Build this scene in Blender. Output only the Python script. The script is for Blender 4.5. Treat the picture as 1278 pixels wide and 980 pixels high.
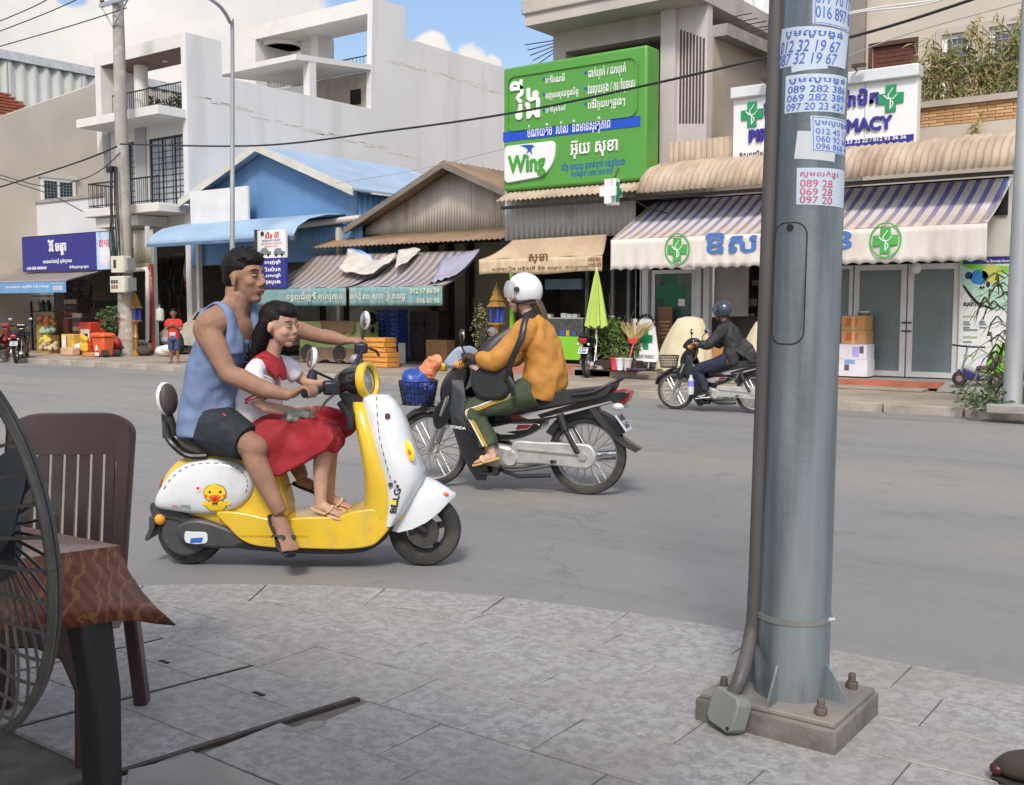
import bpy, math, random
from mathutils import Vector as V, Matrix as M4, noise as NZ
R=math.radians; PI=math.pi; rnd=random.Random(7)
sc=bpy.context.scene; COL=sc.collection
for o in list(bpy.data.objects): bpy.data.objects.remove(o)
# ------------------------------------------------------------------ camera
CAMH=1.42; YAW=R(36.6); FPX=1320.; TH=math.atan(105/FPX)
cSA,cCA,cST,cCT=math.sin(YAW),math.cos(YAW),math.sin(TH),math.cos(TH)
cd=bpy.data.cameras.new('camera'); cam=bpy.data.objects.new('camera',cd); COL.objects.link(cam)
cam.location=(0,0,CAMH); cam.rotation_euler=(PI/2-TH,0,YAW)
cd.sensor_width=36; cd.lens=36*FPX/1278; cd.clip_start=.05; cd.clip_end=3000
sc.camera=cam
# ------------------------------------------------------------------ light
SUNV=V((.45,-.80,.95)).normalized()
sl=bpy.data.lights.new('sun','SUN'); sl.energy=1.6; sl.angle=R(13); sl.color=(1,.95,.87)
so=bpy.data.objects.new('sun',sl); COL.objects.link(so); so.rotation_euler=(-SUNV).to_track_quat('-Z','Y').to_euler(); so.location=(0,0,40)
sc.view_settings.view_transform='Standard'; sc.view_settings.look='None'; sc.view_settings.gamma=1
sc.view_settings.exposure=.80
sc.cycles.max_bounces=6; sc.cycles.use_denoising=True
def ray(px,py):
    u=(px-639)/FPX; v=(490-py)/FPX
    return V((-cSA*cCT+cCA*u-cSA*cST*v, cCA*cCT+cSA*u+cCA*cST*v, -cST+cCT*v))
def gz(px,py,z=0.):
    r=ray(px,py); t=(z-CAMH)/r.z; return V((r.x*t,r.y*t,z))
def py_(px,py,Y):
    r=ray(px,py); t=Y/r.y; return V((r.x*t,Y,CAMH+r.z*t))
def px_(px,py,X):
    r=ray(px,py); t=X/r.x; return V((X,r.y*t,CAMH+r.z*t))
# ------------------------------------------------------------------ world
W=bpy.data.worlds.new('World'); sc.world=W; W.use_nodes=True; wn=W.node_tree.nodes; wl=W.node_tree.links; wn.clear()
def wm(op,a,b=None,c=None):
    n=wn.new('ShaderNodeMath'); n.operation=op
    for i,x in enumerate((a,b,c)):
        if x is None: continue
        if isinstance(x,(int,float)): n.inputs[i].default_value=x
        else: wl.new(x,n.inputs[i])
    return n.outputs[0]
def wsm(x,lo,hi):
    n=wn.new('ShaderNodeMapRange'); n.interpolation_type='SMOOTHSTEP'; wl.new(x,n.inputs[0]); n.inputs[1].default_value=lo; n.inputs[2].default_value=hi; return n.outputs[0]
sky=wn.new('ShaderNodeTexSky'); sky.sky_type='NISHITA'; sky.sun_disc=False
sky.sun_elevation=math.asin(SUNV.z); sky.sun_rotation=math.atan2(SUNV.x,SUNV.y)
sky.air_density=1.0; sky.dust_density=3.5; sky.ozone_density=1.6
b1=wn.new('ShaderNodeBackground'); b1.inputs[1].default_value=.12; wl.new(sky.outputs[0],b1.inputs[0])
tc=wn.new('ShaderNodeTexCoord'); dirv=tc.outputs['Generated']
def wnoise(scale,det,ro=.55):
    n=wn.new('ShaderNodeTexNoise'); n.inputs['Scale'].default_value=scale; n.inputs['Detail'].default_value=det; n.inputs['Roughness'].default_value=ro; wl.new(dirv,n.inputs['Vector']); return n.outputs['Fac']
def blob(px,py,r0,r1):
    d=ray(px,py).normalized(); n=wn.new('ShaderNodeVectorMath'); n.operation='DOT_PRODUCT'; wl.new(dirv,n.inputs[0]); n.inputs[1].default_value=d
    return wsm(n.outputs['Value'],math.cos(R(r1)),math.cos(R(r0)))
n1=wnoise(3.1,7); n2=wnoise(26,6,.6); n3=wnoise(7,6)
f=wm('ADD',wm('ADD',wm('MULTIPLY',n1,.75),wm('MULTIPLY',n2,.22)),.10)
f=wm('ADD',f,wm('MULTIPLY',blob(150,30,4,17),.42))
cl=None
for q in ((540,72,.2,2.3),(585,78,.2,2.0),(520,82,.2,1.9),(612,84,.2,1.3)):
    b=blob(*q); cl=b if cl is None else wm('MAXIMUM',cl,b)
f=wm('ADD',f,wm('MULTIPLY',cl,.46))
f=wm('SUBTRACT',f,wm('MULTIPLY',blob(600,10,4.5,11),.42))
f=wm('SUBTRACT',f,wm('MULTIPLY',blob(88,-12,.3,1.6),.5))
mask=wsm(f,.56,.64)
b2=wn.new('ShaderNodeBackground'); b2.inputs[1].default_value=.58
cr=wn.new('ShaderNodeValToRGB'); cr.color_ramp.elements[0].position=.33; cr.color_ramp.elements[1].position=.62
cr.color_ramp.elements[0].color=(.74,.71,.73,1); cr.color_ramp.elements[1].color=(1.0,.94,.87,1)
wl.new(wm('ADD',wm('MULTIPLY',n3,.75),wm('MULTIPLY',n2,.25)),cr.inputs[0]); wl.new(cr.outputs[0],b2.inputs[0])
ms=wn.new('ShaderNodeMixShader'); wl.new(mask,ms.inputs[0]); wl.new(b1.outputs[0],ms.inputs[1]); wl.new(b2.outputs[0],ms.inputs[2])
wo=wn.new('ShaderNodeOutputWorld'); wl.new(ms.outputs[0],wo.inputs[0])
# ------------------------------------------------------------------ materials
def lin(c):
    f=lambda x:(x/12.92 if x<=.04045 else ((x+.055)/1.055)**2.4)
    return tuple(f(x/255) for x in c)
class NT:
    def __init__(s,name):
        s.m=bpy.data.materials.new(name); s.m.use_nodes=True; s.t=s.m.node_tree; s.b=s.t.nodes['Principled BSDF']; s.tc=s.t.nodes.new('ShaderNodeTexCoord')
    def new(s,t): return s.t.nodes.new(t)
    def set(s,i,v):
        if isinstance(v,(int,float)): i.default_value=v
        elif isinstance(v,(tuple,list)): i.default_value=tuple(v)+((1,) if len(v)==3 and i.type=='RGBA' else ())
        else: s.t.links.new(v,i)
    def math(s,op,a,b=None,c=None):
        n=s.new('ShaderNodeMath'); n.operation=op
        for i,x in enumerate((a,b,c)):
            if x is not None: s.set(n.inputs[i],x)
        return n.outputs[0]
    def rng(s,x,a,b,c=0.,d=1.):
        n=s.new('ShaderNodeMapRange'); n.interpolation_type='SMOOTHSTEP'
        for i,q in enumerate((x,a,b,c,d)): s.set(n.inputs[i],q)
        return n.outputs[0]
    def mix(s,f,a,b):
        n=s.new('ShaderNodeMix'); n.data_type='RGBA'; s.set(n.inputs[0],f); s.set(n.inputs[6],a); s.set(n.inputs[7],b); return n.outputs[2]
    def noise(s,scale,det=5,st=None,ro=.55):
        n=s.new('ShaderNodeTexNoise'); v=s.tc.outputs['Object']
        if st:
            mp=s.new('ShaderNodeMapping'); s.t.links.new(v,mp.inputs[0]); mp.inputs['Scale'].default_value=st; v=mp.outputs[0]
        s.t.links.new(v,n.inputs['Vector']); n.inputs['Scale'].default_value=scale; n.inputs['Detail'].default_value=det; n.inputs['Roughness'].default_value=ro; return n.outputs['Fac']
    def xyz(s):
        n=s.new('ShaderNodeSeparateXYZ'); s.t.links.new(s.tc.outputs['Object'],n.inputs[0]); return n.outputs
    def bump(s,h,st=.3,d=.01):
        n=s.new('ShaderNodeBump'); n.inputs['Strength'].default_value=st; n.inputs['Distance'].default_value=d; s.t.links.new(h,n.inputs['Height']); s.t.links.new(n.outputs[0],s.b.inputs['Normal'])
def mat(name,col,rough=.6,metal=0.,var=.12,vs=3.,st=None,bump=0.,bs=50.,dirt=None,ds=1.3,da=.6,dr=(.5,.68),dst=None,coat=0.,spec=.5,trans=0.,alpha=1.,base=None):
    """procedural surface: base colour with noise variation, optional dirt layer, fine bump"""
    n=NT(name); c=tuple(col)
    x=n.rng(n.noise(vs,6,st),.3,.7)
    o=n.mix(x,tuple(max(0,q*(1-var)) for q in c),tuple(min(1,q*(1+var)) for q in c)) if base is None else base(n)
    if dirt is not None:
        o=n.mix(n.math('MULTIPLY',n.rng(n.noise(ds,8,dst,.62),dr[0],dr[1]),da),o,tuple(dirt))
    n.set(n.b.inputs['Base Color'],o)
    n.b.inputs['Metallic'].default_value=metal
    r=n.rng(n.noise(vs*2.3,4,st),.3,.75,max(.02,rough*.82),min(1,rough*1.18)); n.set(n.b.inputs['Roughness'],r)
    n.b.inputs['Coat Weight'].default_value=coat; n.b.inputs['Coat Roughness'].default_value=.08
    n.b.inputs['Specular IOR Level'].default_value=spec
    if trans: n.b.inputs['Transmission Weight'].default_value=trans
    if alpha<1: n.b.inputs['Alpha'].default_value=alpha
    if bump: n.bump(n.noise(bs,6),bump,.012)
    return n.m
_pm={}
def P(name,rgb,rough=.5,k=1.,**kw):
    """cached plain paint from an sRGB colour"""
    key=(name,tuple(rgb),rough)
    if key not in _pm: _pm[key]=mat(name,tuple(q*k for q in lin(rgb)),rough,**kw)
    return _pm[key]
# ------------------------------------------------------------------ objects
WM={}
def tag(o,label=None,cat=None,group=None,kind=None):
    if label: o['label']=label
    if cat: o['category']=cat
    if group: o['group']=group
    if kind: o['kind']=kind
    return o
def thing(name,label,cat,loc=(0,0,0),rz=0.,group=None,scale=1.):
    o=bpy.data.objects.new(name,None); COL.objects.link(o); o.empty_display_size=.2
    o.location=loc; o.rotation_euler=(0,0,rz); o.scale=(scale,)*3
    WM[o]=M4.Translation(V(loc))@M4.Rotation(rz,4,'Z')@M4.Scale(scale,4)
    return tag(o,label,cat,group)
def cat_rom(pts,k=6,closed=True):
    n=len(pts); out=[]; pts=[V(p) for p in pts]
    rg=range(n) if closed else range(n-1)
    for i in rg:
        g=(lambda j:pts[j%n]) if closed else (lambda j:pts[max(0,min(n-1,j))])
        a,b,c,d=g(i-1),g(i),g(i+1),g(i+2)
        for q in range(k):
            t=q/k; out.append(.5*((2*b)+(c-a)*t+(2*a-5*b+4*c-d)*t*t+(3*b-a-3*c+d)*t**3))
    if not closed: out.append(pts[-1])
    return out
class MB:
    def __init__(s): s.v=[]; s.f=[]; s.m=[]; s.sm=[]
    def add(s,vs,fs,mi=0):
        o=len(s.v); s.v+= [V(p) for p in vs]; s.f+=[tuple(o+i for i in f) for f in fs]; s.m+=[mi]*len(fs); return s
    def box(s,x0,x1,y0,y1,z0,z1,mi=0,mx=None):
        vs=[V((x,y,z)) for z in (z0,z1) for y in (y0,y1) for x in (x0,x1)]
        if mx: vs=[mx@p for p in vs]
        return s.add(vs,[(0,2,3,1),(4,5,7,6),(0,1,5,4),(2,6,7,3),(0,4,6,2),(1,3,7,5)],mi)
    def cbox(s,c,sz,rot=(0,0,0),mi=0):
        from mathutils import Euler
        mx=M4.Translation(V(c))@Euler(rot).to_matrix().to_4x4(); a,b,d=(q/2 for q in sz)
        return s.box(-a,a,-b,b,-d,d,mi,mx)
    def rings(s,rs,cap=True,mi=0,closed=True):
        n=len(rs[0]); vs=[p for r in rs for p in r]; fs=[]
        for i in range(len(rs)-1):
            for j in range(n if closed else n-1):
                a=i*n+j; b=i*n+(j+1)%n; fs.append((a,b,b+n,a+n))
        if cap: fs.append(tuple(range(n))[::-1]); fs.append(tuple((len(rs)-1)*n+j for j in range(n)))
        return s.add(vs,fs,mi)
    def tube(s,pts,rad,n=8,cap=True,mi=0,smooth=0,up=None):
        pts=[V(p) for p in pts]; m=len(pts)
        if not isinstance(rad,(list,)): rad=[rad]*m
        if smooth:
            q=[tuple(p)+((r if isinstance(r,tuple) else (r,r))) for p,r in zip(pts,rad)]
            import itertools
            P5=[]; 
            for i in range(m-1):
                for k in range(smooth):
                    t=k/smooth; g=lambda j:q[max(0,min(m-1,j))]
                    a,b,c,d=g(i-1),g(i),g(i+1),g(i+2)
                    P5.append([.5*((2*b[e])+(c[e]-a[e])*t+(2*a[e]-5*b[e]+4*c[e]-d[e])*t*t+(3*b[e]-a[e]-3*c[e]+d[e])*t**3) for e in range(5)])
            P5.append(q[-1]); pts=[V(p[:3]) for p in P5]; rad=[(p[3],p[4]) for p in P5]; m=len(pts)
        t0=(pts[1]-pts[0]).normalized(); u=V(up) if up else (V((0,0,1)) if abs(t0.z)<.9 else V((0,1,0)))
        rs=[]
        for i in range(m):
            t=(pts[min(i+1,m-1)]-pts[max(i-1,0)]).normalized()
            u=(u-t*u.dot(t)); u=u.normalized() if u.length>1e-6 else t.orthogonal().normalized(); w=t.cross(u)
            a,b=rad[i] if isinstance(rad[i],tuple) else (rad[i],rad[i])
            rs.append([pts[i]+u*a*math.cos(2*PI*k/n)+w*b*math.sin(2*PI*k/n) for k in range(n)])
        return s.rings(rs,cap,mi)
    def cyl(s,p0,p1,r0,r1=None,n=14,mi=0): return s.tube([p0,p1],[r0,r0 if r1 is None else r1],n,True,mi)
    def lathe(s,prof,n=16,mx=None,mi=0,cap=True):
        rs=[[ (mx@V((r*math.cos(2*PI*k/n),r*math.sin(2*PI*k/n),z))) if mx else V((r*math.cos(2*PI*k/n),r*math.sin(2*PI*k/n),z)) for k in range(n)] for r,z in prof]
        return s.rings(rs,cap,mi)
    def ell(s,c,r,n=12,m=8,rot=None,mi=0):
        mx=M4.Translation(V(c))
        if rot:
            from mathutils import Euler
            mx=mx@Euler(rot).to_matrix().to_4x4()
        rs=[]
        for i in range(1,m):
            a=-PI/2+PI*i/m
            rs.append([mx@V((r[0]*math.cos(a)*math.cos(2*PI*k/n),r[1]*math.cos(a)*math.sin(2*PI*k/n),r[2]*math.sin(a))) for k in range(n)])
        o=len(s.v); s.rings(rs,False,mi); b=len(s.v); s.v+=[mx@V((0,0,-r[2])),mx@V((0,0,r[2]))]
        L=o+(m-2)*n
        for k in range(n):
            s.f.append((o+(k+1)%n,o+k,b)); s.f.append((L+k,L+(k+1)%n,b+1)); s.m+=[mi,mi]
        return s
    def prism(s,poly,fn,d0,d1,mi=0):
        """poly: 2-D points; fn(a,b,d)->3-D"""
        n=len(poly); vs=[fn(p[0],p[1],d0) for p in poly]+[fn(p[0],p[1],d1) for p in poly]
        fs=[tuple(range(n))[::-1],tuple(range(n,2*n))]+[(i,(i+1)%n,n+(i+1)%n,n+i) for i in range(n)]
        return s.add(vs,fs,mi)
    def grid(s,fn,nu,nv,mi=0):
        vs=[fn(i/nu,j/nv) for j in range(nv+1) for i in range(nu+1)]
        fs=[(j*(nu+1)+i,j*(nu+1)+i+1,(j+1)*(nu+1)+i+1,(j+1)*(nu+1)+i) for j in range(nv) for i in range(nu)]
        return s.add(vs,fs,mi)
    def build(s,name,mats,parent=None,world=True,sharp=40,bevel=0.,seg=2,solid=0.,sub=0,remesh=0.,smooth=0,recalc=True,offset=-1):
        me=bpy.data.meshes.new(name)
        vs=s.v; base=None
        if parent is not None and world:
            inv=WM[parent].inverted(); vs=[inv@p for p in vs]
        elif parent is None and world:
            xs=[p.x for p in vs]; ys=[p.y for p in vs]; base=V(((min(xs)+max(xs))/2,(min(ys)+max(ys))/2,min(p.z for p in vs))); vs=[p-base for p in vs]
        me.from_pydata([tuple(p) for p in vs],[],s.f)
        ms=mats if isinstance(mats,(list,tuple)) else [mats]
        for q in ms: me.materials.append(q)
        me.polygons.foreach_set('material_index',s.m)
        if recalc:
            import bmesh
            bm=bmesh.new(); bm.from_mesh(me); bmesh.ops.recalc_face_normals(bm,faces=bm.faces); bm.to_mesh(me); bm.free()
        o=bpy.data.objects.new(name,me); COL.objects.link(o)
        if base is not None: o.location=base
        WM[o]=M4.Translation(base) if base is not None else (WM[parent].copy() if parent is not None else M4.Identity())
        if parent is not None: o.parent=parent
        me.polygons.foreach_set('use_smooth',[sharp>0]*len(me.polygons))
        if remesh:
            r=o.modifiers.new('r','REMESH'); r.mode='VOXEL'; r.voxel_size=remesh; r.use_smooth_shade=True
            if smooth: q=o.modifiers.new('s','SMOOTH'); q.factor=.5; q.iterations=smooth
        else:
            if sharp>0 and sharp<180 and not sub: me.set_sharp_from_angle(angle=R(sharp))
            if solid: q=o.modifiers.new('t','SOLIDIFY'); q.thickness=solid; q.offset=offset
            if bevel: q=o.modifiers.new('b','BEVEL'); q.width=bevel; q.segments=seg; q.limit_method='ANGLE'; q.angle_limit=R(38); q.harden_normals=False
            if sub: q=o.modifiers.new('u','SUBSURF'); q.levels=sub; q.render_levels=sub
        return o
def bx(name,m,parent,x0,x1,y0,y1,z0,z1,bevel=0.,**kw):
    return MB().box(min(x0,x1),max(x0,x1),min(y0,y1),max(y0,y1),min(z0,z1),max(z0,z1)).build(name,m,parent,bevel=bevel,**kw)
_tx={}
def glyphs(s,bold=0.):
    """outline a line of text as flat 2-D mesh data; the small Khmer subscripts are set below their base letter"""
    if s in _tx: return _tx[s]
    from mathutils.geometry import tessellate_polygon
    def raw(t):
        c=bpy.data.curves.new('lettering','FONT'); c.body=t; c.size=1; c.resolution_u=3; c.fill_mode='NONE'
        o=bpy.data.objects.new('lettering',c); COL.objects.link(o)
        me=bpy.data.meshes.new_from_object(o.evaluated_get(bpy.context.evaluated_depsgraph_get()))
        co=[v.co.copy() for v in me.vertices]; nx={}
        for e in me.edges: nx.setdefault(e.vertices[0],[]).append(e.vertices[1]); nx.setdefault(e.vertices[1],[]).append(e.vertices[0])
        bpy.data.objects.remove(o); bpy.data.curves.remove(c); bpy.data.meshes.remove(me); seen=set(); loops=[]
        for a in range(len(co)):
            if a in seen or a not in nx: continue
            l=[a]; seen.add(a); q=nx[a][0]
            while q not in seen:
                seen.add(q); l.append(q); n=[k for k in nx[q] if k not in seen]
                if not n: break
                q=n[0]
            if len(l)>2: loops.append([co[k] for k in l])
        def inside(p,l):
            r=False
            for a,b in zip(l,l[1:]+l[:1]):
                if (a.y>p.y)!=(b.y>p.y) and p.x<(b.x-a.x)*(p.y-a.y)/(b.y-a.y)+a.x: r=not r
            return r
        area=lambda l:sum(a.x*b.y-b.x*a.y for a,b in zip(l,l[1:]+l[:1]))
        # a contour is a hole when it runs against the contour round it
        outs=[]; holes=[]
        for l in loops:
            par=[m for m in loops if m is not l and inside(l[0],m) and abs(area(m))>abs(area(l))]
            (holes if par and area(l)*area(min(par,key=lambda m:abs(area(m))))<0 else outs).append(l)
        vs=[]; fs=[]
        for l in outs:
            hs=[h for h in holes if inside(h[0],l)]; b=len(vs); vs+=[p for q in [l]+hs for p in q]
            fs+=[tuple(b+k for k in f) for f in tessellate_polygon([l]+hs)]
        return vs,fs
    base=''; subs=[]; i=0
    while i<len(s):
        if s[i]=='\u17d2' and i+1<len(s): subs.append((len(base),s[i+1])); i+=2
        else: base+=s[i]; i+=1
    vs,fs=raw(base)
    for k,ch in subs:
        w=raw(base[:k])[0]; x1=max([p.x for p in w] or [0]); w,f2=raw(ch)
        if not w: continue
        ww=max(p.x for p in w); o=len(vs)
        vs+=[V((x1-.06-ww*.62+p.x*.62,-.30+p.y*.45,0)) for p in w]; fs+=[tuple(o+j for j in f) for f in f2]
    _tx[s]=(vs,fs); return vs,fs
def text(name,s,m,parent,box,fn,thick=.004,bold=.0,d=.003,world=True):
    """box=(x0,y0,x1,y1) to fill in the sign's own plane; fn(a,b,d)->3-D, d is height above the surface"""
    mb=MB()
    for line,bb in ([(s,box)] if isinstance(s,str) else zip(s,box)):
        vs,fs=glyphs(line,bold)
        if not vs: continue
        x0=min(p.x for p in vs); x1=max(p.x for p in vs); y0=min(p.y for p in vs); y1=max(p.y for p in vs)
        sx=(bb[2]-bb[0])/(x1-x0); sy=(bb[3]-bb[1])/max(1e-6,y1-y0)
        for k,(ox,oy) in enumerate(((0,0),(1,0),(-1,0),(0,1),(0,-1)) if bold>.003 else ((0,0),)):
            q=[(bb[0]+(p.x-x0+ox*bold)*sx,bb[1]+(p.y-y0+oy*bold)*sy) for p in vs]; o=len(mb.v); n=len(q)
            mb.add([fn(a,b,d+thick-.0002*k) for a,b in q],fs)
            if thick>.006:
                e={}
                for f in fs:
                    for i in range(len(f)): a,b=f[i],f[(i+1)%len(f)]; e.setdefault((min(a,b),max(a,b)),[]).append((a,b))
                mb.v+=[V(fn(a,b,d)) for a,b in q]
                for l in e.values():
                    if len(l)==1: a,b=l[0]; mb.f.append((b+o,a+o,a+o+n,b+o+n)); mb.m.append(0)
    return mb.build(name,m,parent,world=world,sharp=0,recalc=False)
def children(o): return [c for c in bpy.data.objects if c.parent==o]
def copy_tree(o,loc=None,rz=None,label=None,parent=None,group=None):
    c=o.copy(); COL.objects.link(c)
    if parent is not None: c.parent=parent
    if loc is not None: c.location=loc
    if rz is not None: c.rotation_euler=(0,0,rz)
    if label: c['label']=label
    if group: c['group']=group
    WM[c]=M4.Translation(c.location)@M4.Rotation(c.rotation_euler.z,4,'Z') if parent is None else WM[parent].copy()
    for k in [q for q in o.children]: copy_tree(k,parent=c)
    return c
# ------------------------------------------------------------------ shared materials
def asphalt_base(n):
    g=n.rng(n.noise(95,5,None,.7),.32,.7); big=n.rng(n.noise(.23,6,(.35,1.3,1)),.36,.66)
    y=n.xyz()[1]; far=n.rng(n.math('ADD',y,n.math('MULTIPLY',n.noise(.4,4),5.)),5.,13.)
    c=n.mix(far,(0.274,0.255,0.232),(0.217,0.217,0.225)); c=n.mix(n.math('MULTIPLY',big,.55),c,(0.335,0.309,0.274))
    c=n.mix(n.math('MULTIPLY',g,.5),c,(0.183,0.177,0.169))
    sp=n.rng(n.noise(210,2,None,.5),.66,.74); c=n.mix(n.math('MULTIPLY',sp,.5),c,(0.472,0.450,0.419))
    tr=n.rng(n.noise(1.2,5,(.12,1.6,1)),.50,.72); c=n.mix(n.math('MULTIPLY',tr,.6),c,(0.164,0.161,0.163))
    bl=n.rng(n.noise(1.7,7,None,.65),.57,.66); c=n.mix(n.math('MULTIPLY',bl,.35),c,(0.145,0.141,0.137))
    vo=n.new('ShaderNodeTexVoronoi'); vo.feature='DISTANCE_TO_EDGE'; vo.inputs['Scale'].default_value=.55; mp=n.new('ShaderNodeVectorMath'); mp.operation='ADD'; nt=n.new('ShaderNodeTexNoise'); nt.inputs['Scale'].default_value=1.3; nt.inputs['Detail'].default_value=6; n.t.links.new(n.tc.outputs['Object'],nt.inputs['Vector']); n.t.links.new(n.tc.outputs['Object'],mp.inputs[0]); n.t.links.new(nt.outputs['Color'],mp.inputs[1]); n.t.links.new(mp.outputs[0],vo.inputs['Vector'])
    ck=n.math('MULTIPLY',n.math('SUBTRACT',1.,n.rng(vo.outputs['Distance'],.002,.010)),n.rng(n.noise(.35,3),.5,.6)); c=n.mix(n.math('MULTIPLY',ck,.3),c,(0.099,0.095,0.091))
    return c
M_ASPH=mat('asphalt',(.2,.2,.2),.8,base=asphalt_base,bump=.35,bs=120,dirt=(.29,.255,.21),ds=.42,da=.55,dr=(.52,.72),dst=(.6,1,1))
def granite_base(n):
    a=n.rng(n.noise(26,5,None,.62),.36,.64); b=n.rng(n.noise(3.2,6),.3,.7); c=n.rng(n.noise(95,3),.5,.72)
    o=n.mix(a,(0.216,0.214,0.216),(0.360,0.357,0.355)); o=n.mix(n.math('MULTIPLY',c,.45),o,(0.527,0.527,0.524)); o=n.mix(n.math('MULTIPLY',b,.45),o,(0.247,0.235,0.224))
    oi=n.new('ShaderNodeObjectInfo'); return n.mix(n.math('MULTIPLY',oi.outputs['Random'],.25),o,(0.287,0.272,0.256))
M_SLAB=mat('granite paving',(.3,.3,.3),.62,base=granite_base,bump=.25,bs=70,dirt=(.25,.215,.18),ds=1.1,da=.45,dr=(.52,.7))
M_MORT=mat('dirty mortar',(.13,.118,.105),.95,var=.3,vs=9,bump=.3,bs=60)
M_KERB=mat('old kerb concrete',(.33,.30,.26),.9,var=.2,vs=4,bump=.3,bs=40,dirt=(.20,.165,.125),ds=1.5,da=.6)
M_SIDE=mat('dusty sidewalk',(.31,.265,.215),.92,var=.22,vs=1.1,bump=.3,bs=30,dirt=(.25,.20,.15),ds=.7,da=.6)
M_CONC=mat('concrete',(.30,.285,.265),.9,var=.18,vs=3,bump=.35,bs=45,dirt=(.17,.14,.11),ds=1.2,da=.5)
M_GALV=mat('galvanised steel',(.20,.24,.265),.36,metal=.6,var=.42,vs=6,st=(1.3,1.3,.13),bump=.12,bs=30,dirt=(.32,.34,.345),ds=5,da=.55,dr=(.52,.66),dst=(1,1,.16))
M_GALV2=mat('pale galvanised steel',(.42,.44,.46),.45,metal=.5,var=.12,vs=3,st=(1,1,.2))
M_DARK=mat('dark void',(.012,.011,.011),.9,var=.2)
M_BLACK=mat('black plastic',(.016,.016,.018),.42,var=.2,vs=8)
M_RUB=mat('tyre rubber',(.028,.027,.026),.8,var=.25,vs=10,bump=.2,bs=80,dirt=(.10,.085,.07),ds=4,da=.5)
M_CHROME=mat('bright metal',(.62,.62,.63),.22,metal=1,var=.06)
M_ALU=mat('cast aluminium',(.56,.55,.54),.42,metal=.55,var=.12,vs=8,dirt=(.25,.22,.19),ds=7,da=.5)
M_IRON=mat('dark steel edge',(.07,.062,.058),.6,metal=.5,var=.25,vs=14,dirt=(.14,.07,.04),ds=6,da=.5)
M_RUST=mat('rusty iron',(.17,.095,.06),.85,var=.3,vs=9)
M_WHITE=mat('white paint',(.74,.74,.73),.45,var=.05,vs=2)
M_PAPER=mat('printed paper',(.47,.55,.66),.75,var=.06,vs=6)
M_INKB=mat('blue ink',(.075,.15,.48),.7,var=.15,vs=9)
M_INKR=mat('faded red ink',(.42,.10,.17),.7,var=.25,vs=9)
def struct(name,o): o['kind']='structure'; return o
# ------------------------------------------------------------------ ground, road, sidewalk
YC=14.6
mb=MB(); mb.grid(lambda u,v:V((-900+1800*u,-900+1800*v,-.05)),6,6); tag(mb.build('ground',M_SIDE),kind='structure')
mb=MB(); mb.grid(lambda u,v:V((-300+600*u,-60+74.62*v,0)),4,4); tag(mb.build('road',M_ASPH),kind='structure')
side=tag(bx('sidewalk',M_SIDE,None,-300,300,14.78,90,-.04,.12),kind='structure')
k0=None
for i in range(44):
    x=-46+i*1.05
    if k0 is None:
        k0=MB().box(-.515,.515,-.09,.09,-.03,.124).build('kerb_stone',M_KERB,side,world=False,bevel=.012)
    k=k0 if i==0 else k0.copy()
    if i: COL.objects.link(k)
    k.location=(V((x,14.69,rnd.uniform(-.006,.004)))-side.location); k.rotation_euler=(0,rnd.uniform(-.006,.006),rnd.uniform(-.006,.006))
# near pavement ------------------------------------------------------
PZ=.10
EDGE=[(-9,-1.2),(-7,.6),(-6,1.55),(-5.2,2.25),(-4.46,2.87),(-4.04,3.22),(-3.7,3.44),(-3.43,3.58),(-3.17,3.69),(-2.91,3.79),(-2.61,3.87),(-2.38,3.915),(-2.16,3.945),(-1.9,3.965),(-1.2,3.965),(-.7,3.965),(3,3.965)]
def ye(x,off=0.):
    for (a,b),(c,d) in zip(EDGE,EDGE[1:]):
        if a<=x<=c:
            sl_=(d-b)/(c-a); return b+(x-a)*sl_-off*math.sqrt(1+sl_*sl_)
    return EDGE[0][1]
xs=[-9+i*.1 for i in range(121)]
mb=MB(); poly=[(x,ye(x,.012)) for x in xs]+[(3,-6),(-9,-6)]
mb.prism(poly,lambda a,b,d:V((a,b,d)),-.04,PZ-.012); pav=tag(mb.build('pavement',M_MORT,sharp=30),kind='structure')
def slab(poly,name='paving_slab',m=M_SLAB,dz=None,h=.03):
    if len(poly)<3: return
    c=V((sum(p[0] for p in poly)/len(poly),sum(p[1] for p in poly)/len(poly),0)); dz=rnd.uniform(-.0022,.0018) if dz is None else dz
    tx,ty=rnd.uniform(-.004,.004),rnd.uniform(-.004,.004)
    mb=MB(); n=len(poly); top=[V((a,b,PZ+dz+(a-c.x)*tx+(b-c.y)*ty)) for a,b in poly]
    mb.rings([[V((a,b,PZ-h)) for a,b in poly],top]); return mb.build(name,m,pav,bevel=.0025,seg=1)
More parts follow.
